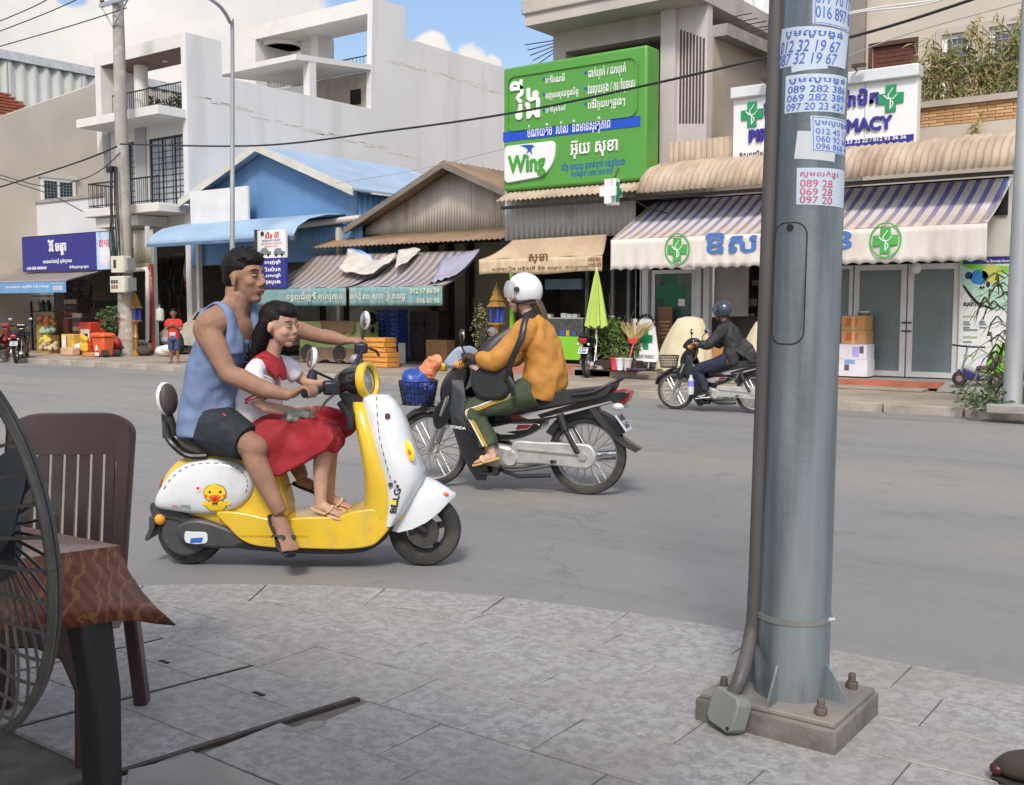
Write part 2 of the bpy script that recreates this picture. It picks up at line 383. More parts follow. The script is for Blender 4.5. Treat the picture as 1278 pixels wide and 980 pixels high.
# kerb stones along the curve
KW=.285; acc=0; st_=-8.2; pts=[]
x=-7.5
while x<2.4:
    sl_=(ye(x+.05)-ye(x-.05))/.1; x2=x+.6/math.sqrt(1+sl_*sl_)
    n=4; g=.003
    out=[(x+g+(x2-x-2*g)*i/n,ye(x+g+(x2-x-2*g)*i/n)) for i in range(n+1)]
    def inn(q):
        s2=(ye(q+.05)-ye(q-.05))/.1; l=math.sqrt(1+s2*s2); return (q+s2/l*KW,ye(q)-KW/l)
    inner=[inn(p[0]) for p in out][::-1]
    slab(out+inner,'kerb_stone',h=.13); x=x2
def yin(x): return ye(x,KW+.004)
def rowslabs(y0,y1,x0,x1,L,off,xskew=0.):
    x=x0-off
    while x<x1:
        a,b=max(x,x0)+.002,min(x+L,x1)-.002; x+=L
        if b-a<.03: continue
        n=6; q=[(a+(b-a)*i/n) for i in range(n+1)]
        top=[(t,min(y1-.002,yin(t))) for t in q]; good=[p for p in top if p[1]>y0+.02]
        if len(good)<2: continue
        if all(abs(p[1]-(y1-.002))<1e-6 for p in good) : good=[good[0],good[-1]]
        bot=[(good[-1][0],y0+.002),(good[0][0],y0+.002)]
        slab(good+bot)
for i,(y0,y1) in enumerate(((2.5,2.8),(2.8,3.1),(3.1,3.39),(3.39,3.69))):
    rowslabs(y0,y1,-5.4,1.6,.62,(.06,.36,.12,.42)[i]+.05)
for i,y1 in enumerate((2.5,2.2,1.9,1.6)):
    rowslabs(y1-.3,y1,-2.46 if i<1 else -2.5-.06*i,1.6,.62,(.3,.02,.33,.1)[i])
# drain covers left of x=-2.5, with steel edges between them
def sk(x,y): return x+.17*(y-2.5)
for i,(xa,xb) in enumerate(((-5.0,-4.15),(-4.136,-3.605),(-3.59,-3.065),(-3.045,-2.527))):
    for j,(ya,yb) in enumerate(((2.30,2.497),(1.97,2.297),(1.66,1.967),(1.2,1.657))):
        if i==3 and j==3: continue
        for k,(f0,f1) in enumerate(((0,.55),(.55,1)) if j%2==0 else ((0,.42),(.42,1))):
            p=[(sk(xa+(xb-xa)*f0+.001,ya),ya),(sk(xa+(xb-xa)*f1-.001,ya),ya),(sk(xa+(xb-xa)*f1-.001,yb),yb),(sk(xa+(xb-xa)*f0+.001,yb),yb)]
            slab(p,'drain_cover',dz=0.002)
    if i:
        wd_=(.006,.006,.009,.022)[i]; e=[(sk(xb+.004,1.2),1.2),(sk(xb+.004+wd_,1.2),1.2),(sk(xb+.004+wd_,2.5),2.5),(sk(xb+.004,2.5),2.5)]
        MB().rings([[V((a,b,PZ-.03)) for a,b in e],[V((a,b,PZ+.002)) for a,b in e]]).build('steel_edge',M_IRON,pav)
for (px,py) in ((205,827),(323,867)):
    c=gz(px,py,PZ); MB().box(c.x-.028,c.x+.028,c.y-.008,c.y+.008,PZ-.01,PZ+.0042).build('lifting_slot',M_DARK,pav)
q=[gz(*p,PZ) for p in ((160,962),(250,941),(330,975),(380,1010),(150,1010))]
slab([(p.x,p.y) for p in q],'cement_patch',M_CONC,dz=.004)
q=[gz(*p,PZ) for p in ((350,911),(372,908),(385,902),(408,901),(398,907),(372,914))]
slab([(p.x,p.y) for p in q],'cement_patch',M_CONC,dz=.0045)
# ------------------------------------------------------------------ big steel pole on the pavement
PB=V((-1.268,3.215,PZ))
pole=thing('lamp_pole','thick blue-grey steel pole covered in paper notices, bolted to the pavement','pole',PB)
bx('plinth',mat('dirty plinth',(.135,.122,.11),.92,var=.3,vs=5,bump=.5,bs=30,dirt=(.24,.215,.185),ds=4,da=.5),pole,PB.x-.235,PB.x+.225,PB.y-.205,PB.y+.20,PZ-.01,PZ+.072,bevel=.008)
bx('base_plate',mat('dusty base plate',(.21,.195,.18),.75,metal=.2,var=.15,vs=7,dirt=(.33,.28,.23),ds=3,da=.6),pole,PB.x-.222,PB.x+.215,PB.y-.19,PB.y+.185,PZ+.0725,PZ+.088,bevel=.003)
ZB=PZ+.088; LEAN=V((.013,0,1.0))
def pax(z): return V((PB.x+.004,PB.y,0))+LEAN*0+V((LEAN.x*(z-ZB),0,z))
def prad(z): return .117-.0055*(z-ZB)
mb=MB(); mb.tube([pax(ZB),pax(ZB+2),pax(ZB+4),pax(8.5)],[prad(ZB),prad(ZB+2),prad(ZB+4),prad(8.5)],40)
mb.build('shaft',M_GALV,pole,sharp=60)
mb=MB(); mb.tube([pax(8.5),pax(8.5)+V((.3,1.0,.9)),pax(8.5)+V((.8,2.6,1.3))],[.06,.05,.04],12,smooth=5); mb.build('arm',M_GALV,pole)
bx('lamp_head',M_GALV,pole,PB.x+.75,PB.x+1.05,PB.y+2.5,PB.y+3.2,9.70,9.82,bevel=.03)
PH0=math.atan2(-PB.y,-PB.x)
def pf(a,b,d):
    c=pax(b); r=prad(b)+d; t=PH0+a/prad(b); return V((c.x+r*math.cos(t),c.y+r*math.sin(t),b))
def pp(px,py):
    c=1022.5-26.5*py/750; hw=39.5+4.5*py/750; u=max(-.97,min(.97,(px-c)/hw))
    zz=py_(c,py,PB.y-.11).z; return prad(zz)*math.asin(u),zz
def curved(name,poly,m,thick,parent,k=10):
    """a thin plate bent round the pole: polygon given as (arc, height) corners, filled by a grid between its left and right sides"""
    mb=MB(); (l0,r0,r1,l1)=poly  # bottom-left, bottom-right, top-right, top-left
    def at(u,v,d):
        a=(l0[0]*(1-u)+r0[0]*u)*(1-v)+(l1[0]*(1-u)+r1[0]*u)*v; b=(l0[1]*(1-u)+r0[1]*u)*(1-v)+(l1[1]*(1-u)+r1[1]*u)*v
        return pf(a,b,d)
    mb.grid(lambda u,v:at(u,v,thick),k,4); mb.grid(lambda u,v:at(u,v,0.0002),k,4)
    return mb.build(name,m,parent,sharp=30),at
def notice(bl,br,tr,tl,lines,ink,label=None,border=False,bold=.012):
    o,at=curved('paper_notice',(pp(*bl),pp(*br),pp(*tr),pp(*tl)),M_PAPER,.0012,pole)
    if label: o['label']=label
    for s,(x0,y0,x1,y1) in lines:
        text('lettering',s,ink,o,(x0,y0,x1,y1),lambda a,b,d:at(a,b,d+.0012),.0003,bold,.0004)
    if border:
        for q in ((.04,.03,.96,.05),(.04,.95,.96,.97),(.04,.03,.055,.97)):
            mb=MB(); mb.grid(lambda u,v:at(q[0]+(q[2]-q[0])*u,q[1]+(q[3]-q[1])*v,.0017),6,1); mb.build('printed_border',ink,o,sharp=0)
notice((1020,27),(1062,36),(1063,-16),(1021,-20),[('077 70 77',(.06,.55,.97,.86)),('016 897 8',(.06,.17,.97,.48))],M_INKB,border=True)
notice((982,76),(1055,82),(1059,36),(987,26),[('បូមលូបង្គន់',(.1,.70,.86,.96)),('012 32 19 67',(.04,.36,.84,.66)),('087 32 19 67',(.02,.04,.82,.33))],M_INKB)
MBq,_=curved('paper_notice',(pp(997,86),pp(1036,84),pp(1036,74),pp(997,76)),M_PAPER,.0007,pole)
notice((989,137),(1054,139),(1057,92),(991,89),[('បូមលូបង្គន់',(.06,.74,.94,.95)),('089 282 386',(.05,.52,.96,.70)),('069 282 389',(.04,.29,.95,.47)),('097 20 23 424',(.04,.05,.94,.24))],M_INKB)
curved('paper_notice',(pp(999,196),pp(1043,201),pp(1045,166),pp(1003,161)),mat('blank grey paper',(.50,.54,.57),.8,var=.08),.0008,pole)
notice((1018,188),(1056,192),(1057,147),(1017,143),[('បូមលូបង្គន់',(.08,.72,.97,.93)),('012 45 12',(.1,.50,.97,.66)),('060 92 68',(.1,.28,.97,.45)),('096 868 4',(.1,.08,.97,.24))],M_INKB,border=True)
notice((1001,254),(1053,258),(1057,210),(1002,208),[('សូមលក់ផ្ទះ',(.06,.72,.75,.93)),('089 28',(.06,.48,.62,.68)),('069 28',(.06,.26,.62,.45)),('097 20',(.06,.04,.62,.23))],M_INKR)
# hatch with rounded outline
def rr(x0,y0,x1,y1,r,n=6):
    o=[]
    for cx,cy,a0 in ((x1-r,y1-r,0),(x0+r,y1-r,90),(x0+r,y0+r,180),(x1-r,y0+r,270)):
        o+=[(cx+r*math.cos(R(a0+90*i/n)),cy+r*math.sin(R(a0+90*i/n))) for i in range(n+1)]
    return o
a0,z0=pp(972,431); a1,z1=pp(1014,276)
def ringband(x0,y0,x1,y1,r,w,d,name,m,parent,fn):
    A=rr(x0,y0,x1,y1,r); B=rr(x0+w,y0+w,x1-w,y1-w,max(.002,r-w)); mb=MB(); mb.rings([[fn(a,b,.0002) for a,b in A],[fn(a,b,d) for a,b in A],[fn(a,b,d) for a,b in B],[fn(a,b,.0002) for a,b in B]],cap=False); return mb.build(name,m,parent,sharp=30)
hatch=ringband(a0,z0,a1,z1,.04,.004,.0012,'access_hatch',M_DARK,pole,pf)
mb=MB(); A=rr(a0+.0045,z0+.0045,a1-.0045,z1-.0045,.036); ks=[1,.8,.6,.4,.2,.02]; cxx,czz=(a0+a1)/2,(z0+z1)/2
mb.rings([[pf(cxx+(a-cxx)*k,czz+(b-czz)*k,.0016) for a,b in A] for k in ks]); mb.build('hatch_cover',M_GALV,hatch,sharp=30)
ha,hz=pp(994,283); mb=MB(); mb.cyl(pf(ha,hz,.001),pf(ha,hz,.004),.011,n=12); mb.build('lock',M_DARK,hatch)
# strap, gussets, bolts, conduit, junction box
zs=.1+.335
mb=MB(); mb.rings([[pax(z)+V(((prad(z)+d)*math.cos(2*PI*i/36),(prad(z)+d)*math.sin(2*PI*i/36),0)) for i in range(36)] for z,d in ((zs,.0005),(zs,.004),(zs+.018,.005),(zs+.018,.0005))],cap=False); strap=mb.build('strap',P('dull steel band',(128,130,128),.55,metal=.3),pole)
mb=MB(); c=pf(prad(zs)*1.2,zs+.009,.006); mb.cyl(c+V((-.008,-.010,0)),c+V((.008,.010,0)),.007,n=8); mb.build('strap_bolt',M_ALU,strap)
for ang in (PI/2*0-.05,PI/2,PI,-PI/2-.0):
    ux,uy=math.cos(ang),math.sin(ang); px2,py2=-uy*.004,ux*.004; mb=MB()
    pr=[(.112,ZB),(.19,ZB),(.185,ZB+.02),(.1175,ZB+.115),(.112,ZB+.115)]
    mb.prism(pr,lambda a,b,d:V((PB.x+.004+ux*a+px2*d,PB.y+uy*a+py2*d,b)),-1,1); mb.build('gusset',M_GALV,pole)
for (dx,dy) in ((-.165,-.14),(.155,-.14),(.155,.14),(-.165,.14)):
    mb=MB(); c=PB+V((dx,dy,0)); mb.tube([V((c.x,c.y,ZB)),V((c.x,c.y,ZB+.022))],[.021,.021],6); mb.cyl(V((c.x,c.y,ZB+.02)),V((c.x,c.y,ZB+.05)),.013,.011,10); mb.build('anchor_bolt',mat('greasy bolt',(.075,.062,.058),.7,var=.3) if dx<-.1 and dy<0 else P('bolt dust',(92,80,74),.8),pole,bevel=.003)
M_COND=mat('dark conduit',(.075,.07,.07),.62,var=.2,vs=4,st=(1,1,.3),dirt=(.2,.18,.16),ds=2.,da=.45,dst=(1,1,.4))
L=V((-math.sin(PH0),math.cos(PH0),0)).normalized()*-1
if L.dot(V((cCA,cSA,0)))>0: L=-L
def cpt(z,e=0.): return pax(z)+L*(prad(z)+.006+e)+V((.25,-.65,0)).normalized()*.03
JB=gz(906,915,PZ); JB=V((JB.x,JB.y,PZ))
mb=MB(); mb.tube([JB+V((.005,.03,.11)),JB+V((.02,.06,.17)),cpt(.37,.008),cpt(.52),cpt(1.2),cpt(3),cpt(7.5)],[.023]*7,12,smooth=5); mb.build('conduit',M_COND,pole)
jm=M4.Translation(JB+V((.0,.02,.068)))@M4.Rotation(-.42,4,'Z')@M4.Rotation(R(-14),4,'X')@M4.Rotation(R(6),4,'Y')
mb=MB(); mb.prism([(.062,-.04),(.062,.04),(.045,.058),(-.045,.058),(-.062,.04),(-.062,-.04),(-.045,-.058),(.045,-.058)],lambda a,b,d:jm@V((a,d,b)),-.03,.03)
jb=mb.build('junction_box',mat('grey-green junction box',(.19,.20,.185),.7,var=.12,dirt=(.26,.23,.2),ds=5,da=.5),pole,bevel=.006)
mb=MB(); mb.cyl(jm@V((.045,-.029,-.042)),jm@V((.045,-.033,-.042)),.006,n=8); mb.build('screw',M_DARK,jb)
# dark rounded boot toe at the right-hand corner of the frame
c=gz(1297,985,PZ)
toe=thing('boot','dark rounded toe of a boot poking in at the bottom right corner','boot',(c.x,c.y,PZ))
mb=MB(); mb.tube([V((c.x-.115,c.y+.0,PZ+.04)),V((c.x-.08,c.y,PZ+.048)),V((c.x-.02,c.y,PZ+.06)),V((c.x+.07,c.y,PZ+.075)),V((c.x+.13,c.y,PZ+.07))],[(.012,.016),(.035,.04),(.046,.05),(.055,.05),(.04,.04)],14,smooth=4,up=(0,0,1)); mb.build('upper',P('worn dark leather',(62,55,50),.5),toe,sharp=0 or 60)
mb=MB(); mb.tube([V((c.x-.12,c.y,PZ+.008)),V((c.x-.06,c.y,PZ+.008)),V((c.x+.13,c.y,PZ+.008))],[(.008,.02),(.008,.05),(.008,.05)],12,up=(0,0,1)); mb.build('sole',M_RUB,toe)
mb=MB(); mb.ell((c.x-.105,c.y-.012,PZ+.036),(.022,.025,.018)); mb.build('toe_cap',P('dark red toe',(70,16,20),.45),toe)
# ================================================================== far side, left half
def pr(x0,y0,x1,y1,Y):
    a=py_(x0,y0,Y); b=py_(x1,y1,Y); return a.x,b.x,b.z,a.z      # x0,x1,z0,z1
def pbox(name,m,parent,x0,y0,x1,y1,Y,depth,bevel=0.,**kw):
    a,b,c,d=pr(x0,y0,x1,y1,Y); return bx(name,m,parent,a,b,Y,Y+depth,c,d,bevel=bevel,**kw)
def fy(Y): return lambda a,b,d:V((a,Y-d,b))
def ft(parent,s,m,x0,y0,x1,y1,Y,thick=.004,bold=.0,name='lettering'):
    a=py_(x0,y0,Y); b=py_(x1,y1,Y); return text(name,s,m,parent,(a.x,b.z,b.x,a.z),fy(Y),thick,bold)
def corr(name,m,parent,o,u,v,n,W_,H_,per=.09,amp=.012,pw=.9,curve=None,nv=1,jit=.0):
    """a wall or roof of corrugated sheets, each sheet its own part"""
    o,u,v,n=V(o),V(u).normalized(),V(v).normalized(),V(n).normalized(); k=max(1,round(W_/pw)); pw=W_/k; proto=None
    for i in range(k):
        nu=max(6,int(pw/per*6)); oo=o+u*(pw*i)+n*(.004*(i%2)); mb=MB()
        def fn(a,b):
            x=(pw+.02)*a; h=H_*b; off=v*h if curve is None else curve(b)
            return u*x+off+n*(amp*math.sin(2*PI*x/per))
        key=None
        if proto is None or jit:
            mb.grid(fn,nu,nv); proto=mb.build(name,m,parent,world=False,sharp=60,recalc=False,solid=.004,offset=0); ob=proto
        else: ob=proto.copy(); COL.objects.link(ob)
        ob.location=oo-WM[parent].translation
        if jit: ob.location+=n*rnd.uniform(0,jit)
def wall_holes(name,m,parent,Y,x0,x1,z0,z1,holes,th=.2):
    """facade wall with rectangular openings, built from the pieces round them"""
    mb=MB(); xs=sorted({x0,x1,*[q for h in holes for q in h[:2]]}); zs=sorted({z0,z1,*[q for h in holes for q in h[2:]]})
    for a,b in zip(xs,xs[1:]):
        run=None
        for c,d in zip(zs,zs[1:]):
            inside=any(h[0]<=(a+b)/2<=h[1] and h[2]<=(c+d)/2<=h[3] for h in holes)
            if inside:
                if run: mb.box(a,b,Y,Y+th,run[0],run[1]); run=None
            else: run=(run[0],d) if run else (c,d)
        if run: mb.box(a,b,Y,Y+th,run[0],run[1])
    return mb.build(name,m,parent)
def window(parent,x0,x1,z0,z1,Y,fm,gm,bars=1,fw=.06,name='window',grill=None,axis='y',dep=.05):
    def B(mb,a,b,y0,y1,c,d):
        if axis=='y': mb.box(a,b,Y+y0,Y+y1,c,d)
        else: mb.box(Y-y1,Y-y0,a,b,c,d)
    mb=MB(); B(mb,x0,x1,0,dep,z0,z0+fw); B(mb,x0,x1,0,dep,z1-fw,z1); B(mb,x0,x0+fw,0.001,dep-.001,z0+fw,z1-fw); B(mb,x1-fw,x1,.001,dep-.001,z0+fw,z1-fw)
    for i in range(1,bars+1):
        c=x0+(x1-x0)*i/(bars+1); B(mb,c-fw*.35,c+fw*.35,.002,dep-.002,z0+fw,z1-fw)
    w=mb.build(name,fm,parent)
    mb=MB(); B(mb,x0+fw,x1-fw,.03,.035,z0+fw,z1-fw); mb.build('pane',gm,w)
    if grill:
        mb=MB(); n=grill[0]
        for i in range(1,n):
            c=x0+fw+(x1-x0-2*fw)*i/n; B(mb,c-.007,c+.007,.01,.02,z0+fw,z1-fw)
        for j in range(1,grill[1]):
            c=z0+fw+(z1-z0-2*fw)*j/grill[1]; B(mb,x0+fw,x1-fw,.011,.019,c-.007,c+.007)
        mb.build('grille',grill[2],w)
    return w
def railing(name,m,parent,p0,p1,h,n,rail=.022,bar=.009,mid=False):
    p0,p1=V(p0),V(p1); mb=MB(); up=V((0,0,1))
    mb.tube([p0+up*h,p1+up*h],[rail]*2,6); mb.tube([p0+up*.08,p1+up*.08],[rail*.7]*2,6)
    o=mb.build(name,m,parent)
    b0=None
    for i in range(n+1):
        p=p0.lerp(p1,i/n)
        if b0 is None:
            b0=MB().tube([(0,0,.0),(0,0,h)],[bar]*2,5).build('baluster',m,o,world=False); b=b0
        else: b=b0.copy(); COL.objects.link(b)
        b.location=p-WM[o].translation
    return o
M_GLASS=mat('dark window glass',(.03,.036,.042),.08,var=.1,spec=.8)
M_GLASSB=mat('bluish window glass',(.05,.075,.12),.08,var=.2,vs=1.5,spec=.8)
M_FROST=mat('grey-green frosted glass',(.16,.21,.215),.3,var=.08,vs=1.2,spec=.5)
M_WALLW=mat('white rendered wall',(.66,.655,.655),.85,var=.035,vs=.6,bump=.12,bs=18,dirt=(.47,.46,.45),ds=1.1,da=.4,dst=(1,1,.12))
M_WALLF=mat('pale grey facade',(.67,.655,.635),.85,var=.05,vs=.8,dirt=(.42,.40,.37),ds=.8,da=.35)
M_GREYP=mat('grey painted pier',(.36,.375,.39),.85,var=.06)
M_BEIGE=mat('beige render',(.53,.485,.415),.9,var=.07,vs=.5,bump=.15,bs=20,dirt=(.43,.40,.35),ds=.28,da=.5)
M_BROWN=mat('brown ceiling boards',(.14,.072,.052),.6,var=.2,vs=2,st=(1,8,1))
M_RAIL=mat('black railing',(.018,.018,.02),.5,var=.1)
M_CREAM=mat('cream metal sheet',(.50,.47,.375),.6,var=.1,vs=1.2,st=(1,1,.3),dirt=(.30,.25,.17),ds=1.5,da=.5,dst=(1,1,.4))
M_BLUEW=mat('blue painted wall',(.12,.25,.46),.8,var=.12,vs=.7,st=(1,1,.5),dirt=(.20,.32,.50),ds=1.1,da=.6,dst=(1,1,.35))
M_BLUER=mat('light blue roof sheet',(.29,.42,.57),.5,var=.08,vs=1,dirt=(.42,.52,.62),ds=.9,da=.5)
M_BLUEC=mat('blue corrugated sheet',(.12,.265,.47),.5,var=.1,vs=1.5,dirt=(.25,.36,.48),ds=1.2,da=.4)
M_TRIMW=mat('cream trim',(.56,.55,.50),.6,var=.08)
M_NAVY=P('navy sign face',(45,48,130),.45,var=.06)
M_LETW=mat('white lettering',(.82,.82,.84),.5,var=.02)
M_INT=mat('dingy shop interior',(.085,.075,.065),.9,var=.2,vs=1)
# ---- white modern house ------------------------------------------------------------
XS=-24.9; YF=18.5
wh=thing('house','tall white modern house with an open framed roof terrace and black balcony rails','house',(-26.9,YF,.12))
def sw(px,py): q=px_(px,py,XS); return (q.y,q.z)
top=[sw(243,43),sw(277,53)]; a=sw(277,96); b=sw(463,137); c=sw(465,-3); d=sw(506,9); e=sw(506,48); f=sw(628,84)
zf=a[1]; ztall=(e[1]+f[1])/2; z2=(c[1]+d[1])/2; zp=top[0][1]
poly=[(YF,.12),(40,.12),(40,ztall),(d[0],ztall),(d[0],z2),(c[0],z2),(b[0],zf),(a[0],zf),(a[0],zp),(YF,zp)]
YT=c[0]
MB().prism(poly,lambda p,q,t:V((XS-.22+t,p,q)),0,.22).build('side_wall',M_WALLW,wh)
xl=py_(118,73,YF).x
# upper frame at the front
bx('frame_top',M_WALLF,wh,xl,XS-.222,YF,a[0],zp-.36,zp)
bx('frame_side',M_WALLF,wh,xl,xl+.28,YF,a[0],zf-1.9,zp-.362)
bx('frame_ceiling',M_BROWN,wh,xl+.285,XS-.225,YF+.05,a[0]-.02,zp-.40,zp-.363)
for px in (150,206,231):
    c0=py_(px,75,YF+.7); MB().cyl(V((c0.x,YF+.7,zp-.41)),V((c0.x,YF+.7,zp-.398)),.07).build('downlight',M_WHITE,wh)
zs0=py_(225,125,17.6).z; zs1=py_(222,137,17.6).z; xs0=py_(95,150,17.6).x
bx('terrace_slab',M_WALLF,wh,xs0,XS-.05,17.6,a[0],zs1,zs0)
MB().cyl(V((py_(176,100,YF+.6).x,YF+.6,zs0)),V((py_(176,100,YF+.6).x,YF+.6,zp-.41)),.2,n=18).build('column',M_WALLF,wh)
railing('terrace_railing',M_RAIL,wh,(py_(140,110,YF+.25).x,YF+.25,zs0),(XS-.3,YF+.25,zs0),.85,34)
# front wall with tall windows
hz0=4.15; hz1=py_(222,168,YF+.2).z
h=[(py_(186,200,YF+.2).x,XS-.35,hz0,hz1),(py_(153,200,YF+.2).x,py_(168,200,YF+.2).x,hz0,hz1)]
wall_holes('front_wall',M_WALLF,wh,YF+.2,xl+.05,XS-.225,3.2,zs1,h,.18)
for q in h: window(wh,q[0],q[1],q[2],q[3],YF+.24,M_RAIL,mat('curtained glass',(.33,.37,.42),.25,var=.25,vs=2,st=(3,1,.4)),bars=2 if q[1]-q[0]>1 else 1,grill=(5 if q[1]-q[0]>1 else 3,12,M_RAIL))
for px0,px1 in ((169,182),(130,137)):
    bx('grey_pier',M_GREYP,wh,py_(px0,200,YF+.16).x,py_(px1,200,YF+.16).x,YF+.15,YF+.199,3.2,zs1-.002)
xb=py_(105,262,17.5).x; zb=py_(226,260,17.5).z
bx('balcony_slab',M_WALLF,wh,xb,XS-.02,17.5,YF+.3,zb-.02,zb+.22,bevel=.02)
bx('lower_ledge',M_WALLF,wh,xb+.25,xb+2.3,17.7,YF+.19,zb-.32,zb-.04)
railing('balcony_railing',M_RAIL,wh,(xb+.1,17.6,zb+.22),(XS-.1,17.6,zb+.22),.72,34)
railing('balcony_railing',M_RAIL,wh,(xb+.1,17.6,zb+.22),(xb+.1,YF+.2,zb+.22),.72,8)
bx('upper_block',M_WALLW,wh,xl+.3,XS-.23,a[0]+.0,40,3,zf-1.0)
# set-back tall block
xt=py_(308,35,YT).x
bx('roof_beam',M_WALLF,wh,xt,XS-.222,YT,d[0]-.01,z2-.5,z2)
bx('frame_pillar',M_WALLF,wh,xt,xt+.45,YT,YT+2.4,zf+1.2,z2-.502)
c0=py_(375,40,YT+1.2).x; c1=py_(404,40,YT+1.2).x
bx('column',M_WALLF,wh,c0,c1-.35,YT+1.2,YT+1.9,zf,z2-.503); bx('column',M_WALLF,wh,c1-.348,c1,YT+.9,YT+1.7,zf,z2-.504)
ct_=py_(352,36,YT+1.0); mb=MB(); mb.lathe([(.62,-.13),(.62,-.0),(.78,-.0),(.78,-.13)],24,M4.Translation(V((ct_.x,YT+1.05,z2-.505)))); mb.build('round_skylight_rim',M_WALLF,wh)
# canopy over the terrace
k1=px_(370,67,XS); k2=px_(466,81,XS); xk=py_(268,90,k1.y).x
mb=MB(); n_=[(k1.y,k1.z),(YT,k2.z),(YT,k2.z-.17),(k1.y,k1.z-.17)]; mb.prism(n_,lambda p,q,t:V((t,p,q)),xk,XS-.01); mb.build('terrace_canopy',M_WALLF,wh)
ps=px_(390,121,XS-.05); bx('canopy_post',M_WALLF,wh,XS-.3,XS-.02,ps.y-.14,ps.y+.14,zf-.05,k1.z-.1)
bx('terrace_wall',P('terrace wall',(176,168,158),.9),wh,xt,XS-.222,YT+.02,YT+.2,zf-.8,k2.z-.172)
bx('terrace_window',M_DARK,wh,py_(437,125,YT).x,py_(450,125,YT).x,YT+.0,YT+.019,zf+.25,zf+.75)
railing('roof_railing',M_RAIL,wh,(py_(404,70,YT+1.9).x,YT+1.9,k2.z),(XS-.25,YT+1.9,k2.z),.95,22)
railing('roof_railing',M_RAIL,wh,(xt+.5,YT+.5,k1.z),(c0-.1,YT+.5,k1.z),.5,12)
bx('terrace_beam',M_WALLW,wh,py_(326,100,k1.y+1).x,py_(378,100,k1.y+1).x,k1.y+1,k1.y+1.5,zf+.1,zf+.5)
# cracked render: broken lines of exposed patching along the side wall
mpatch=mat('bare render patch',(.60,.53,.46),.95,var=.2,vs=8)
for (x0,y0,x1,y1,n) in ((488,76,625,115,26),(320,145,520,196,34),(250,122,318,140,12)):
    mb=MB()
    for i in range(n):
        t=i/n+rnd.uniform(-.02,.02); q=px_(x0+(x1-x0)*t,y0+(y1-y0)*t+rnd.uniform(-2,3),XS); w=rnd.uniform(.15,.75); hh=rnd.uniform(.006,.03)
        mb.cbox((XS+.001,q.y,q.z),(.004,w,hh),(rnd.uniform(-.06,.02),0,0))
    tag(mb.build('render_patch',mpatch,wh),kind='stuff')
# terrace plants
def leaves(mb,c,r,n,size,flat=.6,droop=0.,mi=0,long=1.):
    """many small leaf faces spread through an ellipsoid volume"""
    for i in range(n):
        while 1:
            p=V((rnd.uniform(-1,1),rnd.uniform(-1,1),rnd.uniform(-1,1)))
            if p.length<1: break
        p=V(c)+V((p.x*r[0],p.y*r[1],p.z*r[2])); s=size*rnd.uniform(.6,1.3)
        d=V((rnd.gauss(0,1),rnd.gauss(0,1),rnd.gauss(0,flat)-droop)).normalized(); q=d.orthogonal().normalized(); q=(q+d.cross(q)*rnd.uniform(-1,1)).normalized()
        mb.add([p-d*s*long,p+q*s*.38,p+d*s*long,p-q*s*.38],[(0,1,2,3)],mi)
    return mb
M_LEAF=mat('green leaves',(.05,.095,.028),.55,var=.45,vs=2.5)
M_LEAF2=mat('olive leaves',(.115,.125,.04),.6,var=.4,vs=3)
M_STEM=mat('brown stems',(.13,.095,.055),.85,var=.25)
def plant(name,label,loc,clumps,leaf,stems,size,n,long=1.,droop=.2,group=None,cat='plant'):
    t=thing(name,label,cat,loc,group=group); b=V(loc); mb=MB()
    for c,r,k in clumps: leaves(mb,b+V(c),r,int(n*k),size,droop=droop,long=long)
    mb.build('foliage',leaf,t,sharp=0,recalc=False)
    mb=MB()
    for p in stems: mb.tube([b+V(p[0]),b+V(p[1])],[p[2],p[2]*.5],5)
    if stems: mb.build('stem',M_STEM,t)
    return t
for i,px in enumerate((160,190,222)):
    q=py_(px,118,YF+1.3); plant('shrub',['rounded dark shrub behind the terrace rail, left of the column','taller dark shrub just right of the terrace column','low shrub at the right end of the terrace rail'][i],(q.x,YF+1.3,zs0),[((0,0,.45+.1*(i==1)),(.5,.4,.42),1)],M_LEAF,[((0,0,0),(0,0,.5),.03)],.07,420)
# ---- beige house and sheds behind, far left ---------------------------------------
XB=-33.5
bh=thing('house','beige rendered house with one barred white window in its blank side wall','house',(XB-3,24,.12))
g=lambda px,py:(px_(px,py,XB).y,px_(px,py,XB).z)
p0=g(8,143); p1=g(90,115); p2=g(120,104)
MB().prism([(p0[0]-8,.12),(45,.12),(45,p2[1]+1),(p2[0],p2[1]),(p1[0],p1[1]),(p0[0],p0[1]),(p0[0]-8,p0[1]-1.5)],lambda a,b,d:V((XB-d,a,b)),0,.3).build('side_wall',M_BEIGE,bh)
w0=g(50,221); w1=g(94,258)
window(bh,w0[0],w1[0],w1[1],w0[1],XB+.06,M_WHITE,M_GLASS,bars=1,fw=.10,axis='x',grill=(9,7,P('grille',(120,140,140))))
MB().box(XB,XB+.10,w0[0]-.12,w1[0]+.12,w1[1]-.14,w1[1]-.002).build('sill',M_TRIMW,bh); MB().box(XB,XB+.09,w0[0]-.1,w1[0]+.1,w0[1]+.002,w0[1]+.12).build('lintel',M_TRIMW,bh)
M_TILE=mat('red roof tiles',(.33,.105,.062),.75,var=.3,vs=5,st=(1,3,3))
t0=py_(0,122,34); mb=MB()
th_=thing('tiled_roof','small orange tiled roof corner rising behind the beige wall','roof',(XB-3,p1[0]+2,5))
q0=g(8,110); q1=g(42,122); q2=g(90,110)
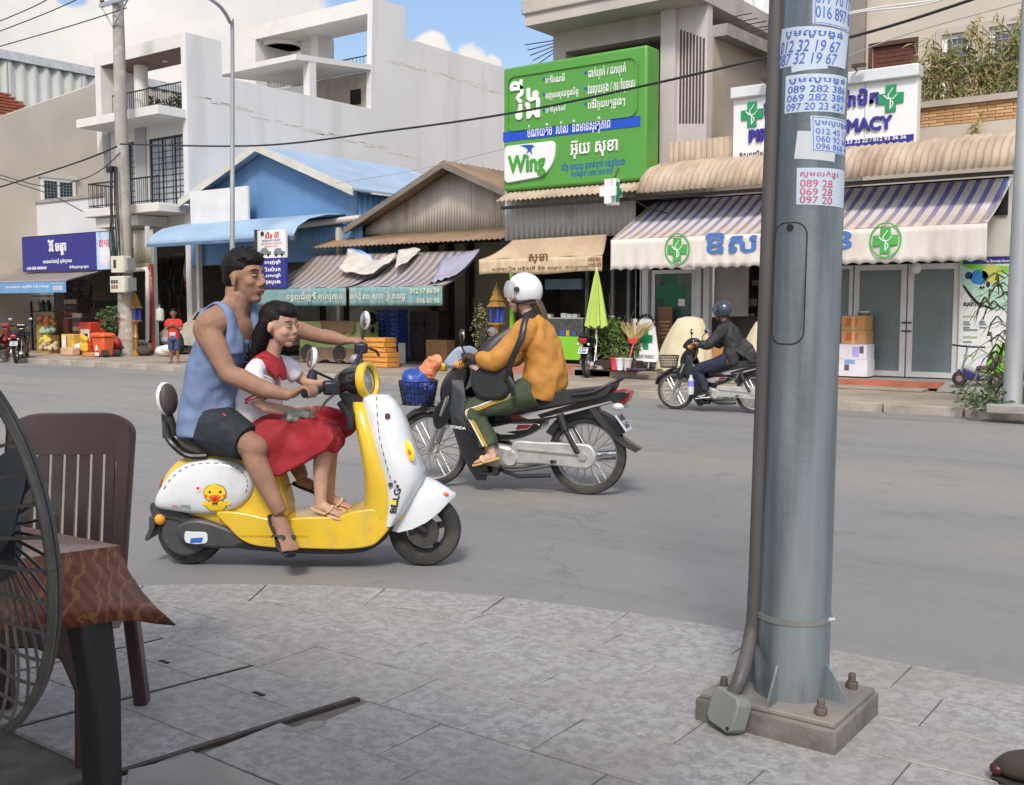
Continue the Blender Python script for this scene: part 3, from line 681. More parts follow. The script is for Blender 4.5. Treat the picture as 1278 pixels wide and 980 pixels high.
for r_ in range(9):
    mb=MB()
    for c_ in range(14):
        y0=q0[0]-3+c_*(q2[0]-q0[0]+2.5)/14; dy=(q2[0]-q0[0]+2.5)/14; xx=XB-.6-r_*.3; zz=q1[1]-.7+.16*r_
        mb.box(xx-.3,xx+.04,y0+.01,y0+dy-.01,zz-.03,zz+.03)
    mb.build('tile_course',M_TILE,th_)
bx('gable_board',P('orange boards',(176,104,78),.8,var=.2,vs=4,st=(1,6,1)),th_,XB-3.2,XB-3.1,g(38,118)[0],q2[0],q1[1]-.6,q2[1]-.1)
sh=thing('warehouse','long pale grey ribbed metal warehouse behind the beige house','warehouse',(-46,40,.12))
g2=lambda px,py:px_(px,py,-40.)
a0=g2(2,62);a1=g2(124,86); zt=(a0.z+a1.z)/2; b0=g2(8,74).z
M_SHEET=mat('grey ribbed sheet',(.40,.42,.41),.5,var=.06,vs=.6,dirt=(.47,.46,.38),ds=.5,da=.5)
bx('parapet_band',P('pale band',(190,196,200),.6),sh,-40.5,-39.95,a0.y-6,a1.y+30,b0,zt)
corr('wall_sheet',M_SHEET,sh,(-40.05,a0.y-6,.12),(0,1,0),(0,0,1),(1,0,0),a1.y-a0.y+36,b0-.12,per=.5,amp=.06,pw=3)
# ---- low white neighbour with the navy shop sign --------------------------------------
lw=thing('shop_building','low white shop building with a navy sign over its open front','shop',(-31,18.8,.12))
xa=-46.; xr=xl+.06
bx('wall',P('cool white wall',(206,208,212),.85,var=.05,vs=.6),lw,xa,py_(31,330,18.9).x,18.9,19.1,.12,4.85)
bx('wall_left',P('cool white wall',(206,208,212),.85),lw,py_(52,330,19.0).x,py_(62,330,19.0).x,18.92,19.1,.12,3.)
bx('upper_wall',P('cool white wall',(206,208,212),.85),lw,py_(31,330,18.9).x+.002,xr,18.9,19.1,2.75,4.85)
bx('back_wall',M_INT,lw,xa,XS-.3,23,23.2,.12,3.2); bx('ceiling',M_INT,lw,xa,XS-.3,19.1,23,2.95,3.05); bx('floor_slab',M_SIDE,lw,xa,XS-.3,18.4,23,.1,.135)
bx('roof',M_CONC,lw,xa,xr,18.85,24,4.851,4.95)
s=thing('shop_sign','navy shop sign board with white Khmer letters and a pale picture panel','sign',py_(85,395,17.45))
x0,x1,z0,z1=pr(27,297,137,336,17.45); zz1=py_(137,290,17.45).z
bx('board',M_NAVY,s,x0,py_(120,300,17.45).x,17.45,17.57,z0,z1); bx('picture_panel',mat('picture panel',(.45,.62,.78),.4,var=.25,vs=3),s,py_(120,300,17.45).x+.003,x1,17.45,17.57,z0,z1)
bx('frame',M_DARK,s,x0-.03,x1+.02,17.5,17.6,z1,z1+.03)
ft(s,'វ៉ែ ចន្នា',M_LETW,61,300,83,318,17.45,.03,.02); ft(s,'មានលក់ដេប៉ូ គ្រប់ប្រភេទ',M_LETW,54,324,90,329,17.45,.01,.012)
ft(s,'០៩៧ ៥៥៥ ៧៧៧០៨៨',M_LETW,34,333.5,58,336,17.45,.01,.012); ft(s,'ទំនិញចម្រុះជូន',M_LETW,87,331.5,111,335,17.45,.01,.012)
mb=MB(); q=py_(128,330,17.45); mb.ell((q.x+.15,17.45,q.z+.3),(.22,.012,.42)); mb.build('printed_figure',P('pale print',(225,215,225),.5),s); ft(s,'សម្បូរ',P('red print',(200,60,80),.5),124,300,136,312,17.45,.006,.02); ft(s,'8',P('navy print',(40,45,110),.5),139.5,310,142,318,17.44,.006,.03)
# awning of that shop: brown canvas, blue valance with white writing
M_CANV=mat('brown canvas',(.235,.195,.185),.85,var=.15,vs=1.5,dirt=(.33,.28,.25),ds=1,da=.5)
aw=thing('awning','faded brown awning with a blue lettered valance over the left-hand shop','awning',(-31,16,2.4))
e0=py_(83,350,15.9); zA=e0.z; xA1=py_(82,346,15.9).x
def sheetmb(p00,p10,p01,p11,nu=8,nv=8,sag=.0,wav=0.,seed=0):
    p00,p10,p01,p11=map(V,(p00,p10,p01,p11))
    def fn(u,v):
        p=p00.lerp(p10,u).lerp(p01.lerp(p11,u),v); return p+V((0,0,-sag*4*v*(1-v)-wav*math.sin(u*23+seed)*v))
    return MB().grid(fn,nu,nv)
xA0=-40.
sheetmb((xA0,18.3,zA+.55),(py_(140,338,18.3).x,18.3,py_(140,338,18.3).z+.15),(xA0,15.9,zA),(xA1,15.9,zA),16,8,.06,.01).build('canvas',M_CANV,aw,solid=.01)
zv=py_(82,365,15.9).z
vl=bx('valance',P('blue valance',(105,150,195),.7,var=.1,vs=2),aw,xA0,xA1,15.89,15.90,zv,zA)
text('lettering','សម្រាប់លក់ ដេប៉ូទឹក បារី ភេសជ្ជៈ',M_LETW,vl,(py_(8,357,15.89).x,zv+.12,py_(62,357,15.89).x,zA-.1),fy(15.888),.003,.02)
text('lettering',['០១២ ៧៧៧០៨៨','០៩៧ ៧៧៧'],M_LETW,vl,[(py_(64,357,15.89).x,zv+.24,xA1-.1,zA-.06),(py_(66,357,15.89).x,zv+.06,xA1-.15,zv+.2)],fy(15.888),.003,.02)
mb=MB(); mb.tube([(xA0,15.9,zA),(xA1,15.9,zA)],[.025]*2,8); mb.tube([(xA1,15.9,zA),(py_(140,338,18.3).x,18.4,py_(140,338,18.3).z+.12)],[.025]*2,8); mb.build('awning_frame',M_GALV2,aw)
# ---- blue workshop ---------------------------------------------------------------------
YB=18.5
bw=thing('workshop','blue gabled workshop with a curved light blue front awning','workshop',(-21.6,YB,.12))
rg=py_(333,185,YB); ev=py_(445,235,YB); xL=XS+.02
hzr=rg.z; hze=ev.z; zl=hzr-(rg.x-xL)*(hzr-hze)/(ev.x-rg.x)
MB().prism([(xL,2.6),(ev.x,2.6),(ev.x,hze-.05),(rg.x,hzr-.06),(xL,zl-.05)],lambda a,b,d:V((a,YB+d,b)),0,.12).build('gable_wall',M_BLUEW,bw)
def roofp(name,m,parent,xa,za,xb,zb,y0,y1,th=.05):
    return MB().prism([(xa,za),(xb,zb),(xb,zb+th),(xa,za+th)],lambda a,b,d:V((a,d,b)),y0,y1).build(name,m,parent)
roofp('roof_slope',M_BLUER,bw,rg.x,hzr,ev.x+.25,hze-.10,YB-.35,23.9); roofp('roof_slope',M_BLUER,bw,xL,zl,rg.x,hzr,YB-.35,23.9)
roofp('barge_board',M_TRIMW,bw,rg.x,hzr-.12,ev.x+.25,hze-.22,YB-.40,YB-.352,.2); roofp('barge_board',M_TRIMW,bw,xL,zl-.12,rg.x,hzr-.12,YB-.40,YB-.352,.2)
corr('side_sheet',M_BLUEC,bw,(ev.x,YB+.05,1.5),(0,1,0),(0,0,1),(1,0,0),5.4,hze-1.6,per=.2,amp=.025,pw=1.2)
q=pr(372,277,452,313,YB-.06); corr('front_sheet',M_BLUEC,bw,(q[0],YB-.05,q[2]),(1,0,0),(0,0,1),(0,-1,0),q[1]-q[0],q[3]-q[2],per=.11,amp=.016,pw=1.)
g0=py_(450,272,YB-.2);g1=py_(378,281,YB-.2); g2_=py_(366,292,YB-.2); g3=py_(366,300,YB-.2)
MB().tube([g0,g1,py_(369,283,YB-.2),g2_,g3],[.075]*5,8,smooth=3).build('gutter_pipe',M_TRIMW,bw)
wb=bx('white_panel',mat('white boarding',(.66,.66,.67),.7,var=.05),bw,py_(237,240,18.0).x,py_(309,240,18.0).x,18.0,18.06,py_(238,286,18.0).z,py_(309,232,18.0).z)
# curved awning
c0=py_(183,306,16.8); c1=py_(366,302,16.8); zt=c0.z; 
prof=[(18.48,zt+.62),(17.9,zt+.58),(17.3,zt+.44),(16.95,zt+.24),(16.8,zt)]
mb=MB(); n=60
for i in range(n+1): pass
mb.grid(lambda u,v:(lambda k,t:V((c0.x+(c1.x-c0.x)*u,prof[k][0]*(1-t)+prof[k+1][0]*t,prof[k][1]*(1-t)+prof[k+1][1]*t+.008*math.sin(u*300))))(min(3,int(v*4)),v*4-min(3,int(v*4))),120,8)
mb.build('awning_sheet',M_BLUER,bw,solid=.02,recalc=False)
bx('awning_end',M_TRIMW,bw,c0.x-.06,c0.x,16.8,16.9,zt-.05,zt+.5); bx('awning_edge',P('blue edge',(88,112,150),.6),bw,c0.x,c1.x,16.79,16.82,zt-.06,zt+.02)
for x in (py_(195,330,17).x,c1.x-.1): bx('post',M_TRIMW,bw,x-.06,x+.06,18.3,18.42,.12,zt+.3)
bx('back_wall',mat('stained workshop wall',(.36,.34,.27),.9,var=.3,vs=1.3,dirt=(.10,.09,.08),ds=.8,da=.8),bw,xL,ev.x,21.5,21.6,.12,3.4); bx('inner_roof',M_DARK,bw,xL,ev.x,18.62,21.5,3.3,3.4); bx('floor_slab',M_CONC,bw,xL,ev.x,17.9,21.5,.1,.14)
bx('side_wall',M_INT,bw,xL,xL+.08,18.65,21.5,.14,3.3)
# cream corrugated partition, red board and white pipes between the two shops
pt=thing('partition','cream corrugated partition with a narrow red lettered board and white pipe','partition',(py_(180,440,17.9).x,17.9,.12))
q=pr(166,288,191,328,17.9); corr('metal_sheet',M_CREAM,pt,(q[0],17.9,q[2]),(1,0,0),(0,0,1),(0,-1,0),q[1]-q[0],q[3]-q[2],per=.14,amp=.02,pw=1.2)
bx('post',M_GALV2,pt,q[1]-.02,q[1]+.1,17.86,17.96,.12,q[3]-.15); bx('lintel',P('olive lintel',(150,142,100),.8),pt,q[0],q[1]-.03,17.8,17.99,q[2]-.14,q[2]-.01)
rb=pbox('red_board',P('dull red board',(140,58,52),.7,var=.15),pt,186,330,192,437,17.8,.05); ft(rb,'ទឹក',P('pale print',(210,150,140),.6),187.5,335,190.5,365,17.8,.004,.02)
mb=MB(); yy=17.75; pts=[py_(167,337,yy),py_(183,336,yy),py_(184,340,yy),py_(184,424,yy),py_(183,427,yy),py_(166,427,yy)]; mb.tube(pts,[.06]*6,8); mb.build('pipe',M_WHITE,pt)
pbox('block_base',M_CONC,pt,166,428,186,440,17.72,.3)
# ---- grey gable shed -------------------------------------------------------------------
YS=18.7
gs=thing('shed','weathered grey-brown corrugated gable shed with rust streaks','shed',(-15.4,YS,.12))
rs=py_(570,207,YS); le=py_(455,283,YS); xR=2*rs.x-le.x; zg=py_(470,293,YS).z
M_SHED=mat('weathered sheet',(.50,.465,.41),.75,var=.16,vs=1.2,st=(2,1,.25),dirt=(.33,.17,.10),ds=1.05,da=.65,dr=(.60,.70),dst=(1.6,1,.12))
W_=xR-le.x; nn=14
for i in range(nn):
    xa=le.x+W_*i/nn; xb=le.x+W_*(i+1)/nn; mb=MB()
    def topz(x): return le.z+(rs.z-le.z)*(1-abs(x-rs.x)/(rs.x-le.x))-.04
    m_=18
    mb.grid(lambda u,v:(lambda x:V((x,YS+.015*math.sin(2*PI*(x-le.x)/.085)-.004*(i%2),zg+(max(zg+.01,topz(x))-zg)*v)))(xa+(xb-xa+.01)*u),m_,1); mb.build('metal_sheet',M_SHED,gs,sharp=60,recalc=False,solid=.004)
M_RUSTR=mat('rusty roof sheet',(.25,.165,.105),.8,var=.22,vs=1.3,dirt=(.34,.27,.20),ds=.8,da=.6)
for s_ in (-1,1):
    mb=MB(); k=26
    mb.grid(lambda u,v:V((rs.x+s_*(rs.x-le.x+.2)*v,YS-.5+5.5*u,rs.z+.04-(rs.z-le.z+.13)*v+.02*math.sin(u*5.5/.1*2*PI/2))),110,1); mb.build('roof_slope',M_RUSTR,gs,solid=.02,recalc=False,sharp=60)
    roofp('barge_board',P('grey board',(120,112,104),.8),gs,rs.x,rs.z-.1,rs.x+s_*(rs.x-le.x+.2),le.z-.19,YS-.52,YS-.45,.14)
bx('lower_beam',P('mossy timber',(96,90,60),.9,var=.2),gs,le.x+.3,xR,YS-.1,YS+.1,zg-.22,zg)
q=py_(396,307,17.6); 
mb=MB(); mb.grid(lambda u,v:V((py_(390,306,17.8).x+(py_(632,292,17.8).x-py_(390,306,17.8).x)*u,18.65-.95*v,py_(470,293,18.6).z-.02-.30*v+.015*math.sin(u*260))),220,1); mb.build('eave_sheet',M_RUSTR,gs,solid=.012,recalc=False,sharp=60)
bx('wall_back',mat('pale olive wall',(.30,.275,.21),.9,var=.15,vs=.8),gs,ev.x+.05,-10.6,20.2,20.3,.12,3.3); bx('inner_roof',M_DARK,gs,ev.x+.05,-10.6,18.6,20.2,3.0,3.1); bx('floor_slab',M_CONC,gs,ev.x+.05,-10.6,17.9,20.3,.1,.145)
for px in (338,396,425,536,556,581): 
    x=py_(px,420,19.9).x; bx('post',M_IRON if px!=338 else M_TRIMW,gs,x-.05,x+.05,19.95,20.19,.145,3.0)
# ================================================================== far side, right half
M_TAUPE=mat('taupe render',(.46,.42,.395),.85,var=.07,vs=.9,dirt=(.26,.235,.215),ds=.9,da=.5,dst=(1,1,.4))
M_PINK=mat('pale lilac render',(.53,.49,.485),.85,var=.06,vs=.7,dirt=(.33,.30,.28),ds=.8,da=.5,dst=(1,1,.35))
M_RAWC=mat('bare grey-brown render',(.37,.325,.275),.92,var=.14,vs=.8,bump=.2,bs=22,dirt=(.20,.175,.15),ds=.6,da=.6)
M_RROOF=mat('sun-bleached rusty sheet',(.43,.345,.26),.8,var=.16,vs=1.4,st=(3,1,1),dirt=(.24,.145,.085),ds=.9,da=.6,dr=(.5,.7),dst=(1.5,1,.6))
M_GREYS=mat('pale grey corrugated',(.40,.40,.385),.6,var=.08,vs=1.2,st=(1,1,.3),dirt=(.30,.25,.2),ds=1.2,da=.5,dst=(1,1,.3))
M_GREEN=mat('green sign face',(.085,.30,.045),.35,var=.04,vs=2,coat=.15)
M_SBLUE=P('blue sign band',(28,75,190),.4,var=.04)
M_SWHITE=mat('white sign face',(.74,.75,.76),.4,var=.02)
M_NAVYL=P('navy lettering',(52,48,140),.45)
M_GRN2=P('pharmacy green',(30,140,90),.45,var=.04)
M_GRN3=P('leaf green print',(70,165,75),.5)
YW=18.6
wg=thing('house','taupe two-storey house with a deep shaded balcony behind the green sign','house',(-11.6,YW,.12))
xa=py_(655,25,17.8).x+.1; xb=py_(845,60,YW).x; XW=py_(885,100,YW).x
sl0=py_(655,18,17.8); sl1=py_(655,33,17.8); zc=sl1.z; ztop=sl0.z
bx('balcony_roof',M_TAUPE,wg,py_(655,60,17.8).x,XW+.02,17.8,24,zc,ztop+.15)
bx('roof_moulding',M_TAUPE,wg,py_(655,60,17.8).x-.05,XW+.06,17.74,18.0,ztop-.02,ztop+.28,bevel=.03)
xp=xa+.36
bx('pillar',M_TAUPE,wg,xa+.05,xp,YW,YW+.35,3.7,zc-.002)
pl=bx('pillar',M_PINK,wg,py_(828,150,YW).x,py_(846,150,YW).x,YW-.15,YW+.3,3.4,zc-.003)
bx('ceiling_beam',M_TAUPE,wg,xp+.002,py_(828,100,YW).x-.002,YW,YW+.3,zc-.42,zc-.004)
bx('back_wall',P('plain grey wall',(150,146,146),.9),wg,xa+.06,XW-.25,20.6,20.8,3.4,zc-.004)  # back wall in plain grey
bx('left_wall',M_TAUPE,wg,xa+.06,xa+.25,YW+.352,20.6,3.4,zc-.005)
bx('balcony_floor',M_TAUPE,wg,xa+.05,XW-.05,YW-.6,20.6,3.55,3.8)
dr=window(wg,py_(806,200,20.5).x-.6,py_(813,200,20.5).x+.05,3.8,6.0,20.5,P('grey door frame',(160,150,148),.7),M_GLASS,bars=1,name='balcony_door')
# screen wall beside the balcony and the bare side wall going back
sx0=py_(849,150,YW).x
bx('screen_wall',M_PINK,wg,py_(846,150,YW).x+.003,XW-.02,YW-.05,YW+.15,3.4,zc-.002)
for i in range(8):
    x=sx0+(.035+i*.115)*(XW-sx0)/1.0; zt_=py_(850+i*4,38+1.5*i,YW).z; zb_=py_(850+i*4,155,YW).z
    MB().box(x-.022,x+.022,YW-.052,YW-.04,zb_,zt_).build('slot_strip',P('slot shade',(78,66,64),.9),wg)  # dark strips on the wall face stand for the shade inside slots
bx('screen_panel',P('rosy panel',(178,160,158),.85),wg,sx0,XW-.1,YW-.049,YW-.045,py_(850,155,YW).z-.15,py_(850,38,YW).z+.05)
qs=[px_(885,70,XW),px_(968,92,XW),px_(968,215,XW)]
zA_=px_(885,30,XW).z; yB=px_(968,66,XW).y; zB=px_(968,66,XW).z
MB().prism([(YW+.16,3.2),(34,3.2),(34,zB-.62*(34-yB)/yB*3),(yB,zB),(YW+.16,zA_)],lambda a,b,d:V((XW-.2+d,a,b)),0,.2).build('side_wall',M_RAWC,wg)
roof_line=[(YW+.17,zA_+.02),(yB,zB+.02),(34,zB-.6*(34-yB)/yB*3),(34,zB-.25-.62*(34-yB)/yB*3),(yB,zB-.22),(YW+.17,zA_-.2)]
MB().prism(roof_line,lambda a,b,d:V((XW-.1+d,a,b)),0,.38).build('coping',M_CONC,wg)
for i in range(16): # starter bars left sticking out of the unfinished frame
    y=YW+.3+i*.35; z=zA_+.12+(i*.35)*(zB-zA_)/(yB-YW)+rnd.uniform(0,.05); MB().tube([V((XW,y,z)),V((XW+.75+rnd.uniform(-.1,.1),y+.05,z+.02))],[.011]*2,5).build('steel_bar',M_IRON,wg)
for i in range(5): MB().tube([V((xa+.1,YW+.1,zc-.12-.1*i*.5)),V((xa-.75,YW+.1+.1*i,zc-.1-.09*i))],[.011]*2,5).build('steel_bar',M_IRON,wg)
# balustrade on top
bal=None
pr_=MB().lathe([(.05,0),(.09,.04),(.045,.1),(.10,.25),(.04,.38),(.075,.42),(.075,.48)],10).build('baluster',M_TRIMW,wg,world=False)
for i in range(13):
    b=pr_ if i==0 else pr_.copy()
    if i: COL.objects.link(b)
    b.location=V((py_(680,8,17.9).x+i*.26,17.95,ztop+.28))-WM[wg].translation
bx('handrail',M_TAUPE,wg,py_(672,8,17.9).x,XW,17.86,18.05,ztop+.765,ztop+.86)
bx('newel',M_TRIMW,wg,py_(662,8,17.9).x-.08,py_(672,8,17.9).x-.003,17.82,18.08,ztop+.28,ztop+.95,bevel=.03)
# pale sheet roof far behind, between the two houses
fb=thing('shed','pale grey ribbed metal shed seen between the bare wall and the beige house','shed',(-9,30,.12))
q0=py_(870,20,33); q1=py_(1010,60,33); corr('roof_sheet',P('pale roof sheet',(200,202,206),.5),fb,(q0.x-1,33,6.2),(1,0,0),(0,0,1),(0,-1,0),9,6.5,per=.45,amp=.03,pw=3)
bx('base_wall',M_CONC,fb,q0.x-1,q0.x+8,33.1,33.3,.12,6.2)
# ---- grey corrugated shop front under the green sign -----------------------------------
q=pr(630,252,792,293,17.6); sf=thing('sheet_wall','grey corrugated shop front panel below the rusty roof edge','wall',((q[0]+q[1])/2,17.6,.12))
corr('metal_sheet',M_GREYS,sf,(q[0],17.6,q[2]),(1,0,0),(0,0,1),(0,-1,0),q[1]-q[0],q[3]-q[2]+.25,per=.13,amp=.02,pw=1.1)
mb=MB(); c=py_(711,267,17.55); mb.tube([c+V((.07*math.cos(a),0,.10*math.sin(a))) for a in [i*PI/5 for i in range(11)]],[.012]*11,5); mb.build('ring_hook',M_GREYP,sf)
# rusty barrel roof edge along both shops
rr_=thing('porch_roof','long rusty corrugated porch roof above the tan and striped awnings','roof',(-8,17.5,3.4))
xl_=py_(619,250,17.05).x; xr_=py_(1266,210,17.05).x
def rust(name,x0,x1,prof,parent,per=.115,amp=.018):
    n=int((x1-x0)/1.15)+1
    for i in range(n):
        a=x0+(x1-x0)*i/n; b=x0+(x1-x0)*(i+1)/n+.03; nu=int((b-a)/per*6)
        def fn(u,v):
            k=min(len(prof)-2,int(v*(len(prof)-1))); t=v*(len(prof)-1)-k; y=prof[k][0]*(1-t)+prof[k+1][0]*t; z=prof[k][1]*(1-t)+prof[k+1][1]*t; x=a+(b-a)*u
            dy,dz=prof[k+1][0]-prof[k][0],prof[k+1][1]-prof[k][1]; l=math.hypot(dy,dz); w=amp*math.sin(2*PI*x/per)+.004*(i%2)
            return V((x,y+w*dz/l,z-w*dy/l))
        MB().grid(fn,nu,len(prof)-1).build(name,M_RROOF,parent,sharp=70,recalc=False,solid=.004)
zr=3.53
xm=py_(795,240,17.05).x
rust('roof_sheet',xl_,xm,[(18.3,zr+.62),(17.6,zr+.32),(17.05,zr+.03)],rr_)
rust('roof_sheet',xm,xr_,[(18.4,zr+.66),(17.85,zr+.60),(17.4,zr+.46),(17.15,zr+.26),(17.02,zr-.02)],rr_)
q=pr(836,178,925,214,18.15); rust('upright_sheet',q[0],q[1]+.1,[(18.15,q[3]),(18.13,q[2]-.1)],rr_)
bx('purlin',M_IRON,rr_,xl_,xr_,17.2,17.26,zr-.12,zr-.06)
bx('under_roof_shade',M_DARK,rr_,xl_+.1,XS*0+py_(1262,210,18.4).x,18.25,18.29,2.9,3.5)  # black sheet, its colour stands in for the shade under the roof
# ---- green double sign ------------------------------------------------------------------
YG=17.35
gsn=thing('sign','big green plastic shop sign with white Khmer words and a white swallow logo panel','sign',(-11.6,YG,3.6))
a=py_(628,85,YG); b=py_(803,57,YG); c=py_(628,237,YG); d=py_(803,226,YG); gx0,gx1=a.x,b.x+.0; gz0=(c.z+d.z)/2; gz1=(a.z+b.z)/2
bx('case',M_GREEN,gsn,gx0,gx1+.08,YG,YG+.48,gz0,gz1,bevel=.05,seg=3)
def gf(px,py): return (gx0+(px-628)/(803-628)*(gx1-gx0)*1.0, None)
def GU(x,y):
    q=py_(x,y,YG); return q.x,q.z
zmid1=GU(640,178)[1]; zmid0=GU(640,163)[1]
# raised frame round the upper panel, blue band, logo tile
u0,w0=GU(633,168); u1,w1=GU(797,66)
ringband(u0,GU(634,165)[1],u1,gz1-.17,.18,.035,.03,'panel_rim',M_GREEN,gsn,lambda p,q,d:V((p,YG-d,q)))
zb1=(GU(628,164)[1]+GU(799,146)[1])/2; zb0=(GU(628,177)[1]+GU(799,158)[1])/2
bd=bx('blue_band',M_SBLUE,gsn,gx0+.005,GU(799,150)[0],YG-.012,YG+.02,zb0,zb1)
def gt(parent,s,m,x0,y0,x1,y1,thick=.012,bold=.02,dd=0.,name='lettering'):
    """place by the sign's own coordinates; the photo's slope is only perspective"""
    p0=GU(x0,y0); p1=GU(x1,y1); return text(name,s,m,parent,(p0[0],p1[1],p1[0],p0[1]),lambda p,q,d:V((p,YG-dd-d,q)),thick,bold)
gt(gsn,'វីង',M_LETW,638,102,674,146,.03,.012)
for s,x0,y0,x1,y1 in (('បើកគណនី',681,95,705,101),('បញ្ចូលលុយទូរស័ព្ទ',681,114,722,121),('បើកប្រាក់ខែ',681,134,706,140),('ដាក់ប្រាក់ / ដកប្រាក់',735,85,781,94),('វេរលុយក្នុង / ក្រៅប្រទេស',734,104,793,114),('បង់វិក្កយបត្រផ្សេងៗ',734,125,780,134)):
    gt(gsn,s,M_LETW,x0,y0,x1,y1,.008,.006)
for x,y in ((679,99),(679,118),(679,138),(731,91),(731,111),(731,130)):
    p=GU(x,y); MB().cyl(V((p[0],YG-.006,p[1])),V((p[0],YG+.01,p[1])),.03,n=8).build('bullet',M_SBLUE,gsn)
gt(bd,'ចំណាយតិច  រហ័ស  និងមានសុវត្ថិភាព',M_LETW,659,156.5,762,165,.006,.008,.012)
p0=GU(631,226); p1=GU(694,179)
def tile_poly(x0,z0,x1,z1):
    o=[]; w=x1-x0; h=z1-z0
    for cx,cy,r,a0,a1 in ((x1-.08*w,z1-.08*h,.08*w,0,90),(x0+.08*w,z1-.08*h,.08*w,90,180),(x0+.08*w,z0+.08*h,.08*w,180,270),(x1-.40*w,z0+.40*w,.40*w,270,360)):
        o+=[(cx+r*math.cos(R(a0+(a1-a0)*i/8)),cy+r*math.sin(R(a0+(a1-a0)*i/8))) for i in range(9)]
    return o
lp=MB().prism(tile_poly(p0[0],p0[1],p1[0],p1[1]),lambda p,q,d:V((p,YG-d,q)),-.01,.05).build('logo_panel',M_SWHITE,gsn,bevel=.012)
gt(lp,'Wing',P('logo green',(60,150,45),.4),637,196,682,219,.02,.03,.05)
bird=[(-.15,.72),(.3,.56),(.6,.36),(.5,.0),(.78,.22),(1.02,-.12),(.95,.34),(1.1,.5),(1.3,.52),(1.05,.68),(.72,.72),(.3,.74)]
p0=GU(653,193.5); sc_=.25
MB().prism([(p0[0]+x*sc_,p0[1]+z*sc_) for x,z in bird],lambda p,q,d:V((p,YG-.05-d,q)),-.003,.008).build('swallow_mark',P('logo blue',(40,85,175),.4),lp,sharp=0)
gt(gsn,'អ៊ុយ សុខា',M_LETW,713,177,771,193,.025,.012)
gt(gsn,'ដៃគូ វេរលុយ ទូទាត់ប្រាក់ បង់ថ្លៃសេវា',M_SBLUE,701,203,780,209,.004,.004); gt(gsn,'កំពង់ឆ្នាំង ០៩២ ៧៧ ៥២',M_SBLUE,713,213,764,219,.004,.004)
# ---- small hanging cross sign -----------------------------------------------------------
cs=thing('cross_sign','small white box sign with a green cross hanging from the rusty roof edge','sign',py_(764,255,16.9))
cc=py_(765,240,16.9); cr_=[(-.35,-1),(.35,-1),(.35,-.38),(.85,-.38),(.85,.38),(.35,.38),(.35,1),(-.35,1),(-.35,.38),(-.85,.38),(-.85,-.38),(-.35,-.38)]
MB().prism([(cc.y+x*.22*-1,cc.z+y*.24) for x,y in cr_],lambda a,b,d:V((cc.x+d,a,b)),-.1,.1).build('case',M_SWHITE,cs,bevel=.008)
MB().prism([(cc.y+x*.16*-1,cc.z+y*.18) for x,y in cr_],lambda a,b,d:V((cc.x+d,a,b)),.1005,.106).build('green_cross',M_GRN2,cs)
MB().prism([(cc.x+x*.20,cc.z+y*.22) for x,y in cr_],lambda a,b,d:V((a,cc.y-.17-d,b)),-.02,.02).build('front_face',M_SWHITE,cs)
mb=MB(); mb.tube([cc+V((0,0,.2)),cc+V((0,.2,.45))],[.02]*2,6); mb.tube([cc+V((.1,.1,0)),cc+V((.5,.5,-.3)),cc+V((.8,1.1,-.4))],[.012]*3,5); mb.build('bracket',M_IRON,cs)
# ---- pharmacy ------------------------------------------------------------------------------
ph=thing('pharmacy','single-storey pharmacy front with white framed frosted glass sliding doors','shop',(-7,18.3,.12))
YP=18.3; XP0=py_(790,400,YP).x; XP1=py_(1262,400,YP).x
zd=py_(1130,470,YP).z
mb=MB().box(XP0,XP1,17.55,YP+.3,.12,zd-.02); mb.build('plinth',M_CONC,ph,bevel=.01)
bx('upper_wall',M_TRIMW,ph,XP0,XP1,YP,YP+.2,2.25,3.5)
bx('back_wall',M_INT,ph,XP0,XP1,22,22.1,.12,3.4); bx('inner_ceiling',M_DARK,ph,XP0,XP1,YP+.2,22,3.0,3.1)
M_FRAMEW=mat('white aluminium',(.66,.66,.66),.4,var=.04)
ztd=py_(1130,330,YP).z
def door(px0,px1,gm,name='sliding_door',fw=.09,z0=zd,y=YP-.04,zt=ztd):
    return window(ph,py_(px0,400,YP).x,py_(px1,400,YP).x,z0,zt,y,M_FRAMEW,gm,bars=0,fw=fw,name=name,dep=.06)
d1=door(1066,1131,M_FROST); d2=door(1133,1197,M_FROST)
for dd,px in ((d1,1129),(d2,1134)):
    q=py_(px,400,YP-.05); 
    for zz in (1.03,1.17): MB().box(q.x-.05,q.x+.05,YP-.07,YP-.045,zz,zz+.02).build('latch',M_BLACK,dd)
d3=door(1002,1064,M_FROST,'glass_panel',.06); d4=door(814,868,mat('green-tinted glass',(.055,.095,.10),.12,var=.1),'glass_panel',.07)
for px in (800,808,874,884): bx('frame_post',M_GALV2 if px==800 else M_FRAMEW,ph,py_(px-4,400,YP).x,py_(px+3,400,YP).x,YP-.1,YP+.05,zd,2.3)
bx('blind_panel',P('pale grey blind',(165,162,160),.85),ph,py_(888,400,YP).x,py_(930,400,YP).x,YP+.1,YP+.14,py_(900,395,YP).z,2.3)
bx('counter_front',P('counter',(120,112,108),.7),ph,py_(888,400,19.2).x,py_(956,400,19.2).x,19.2,19.5,.2,py_(900,396,19.2).z)
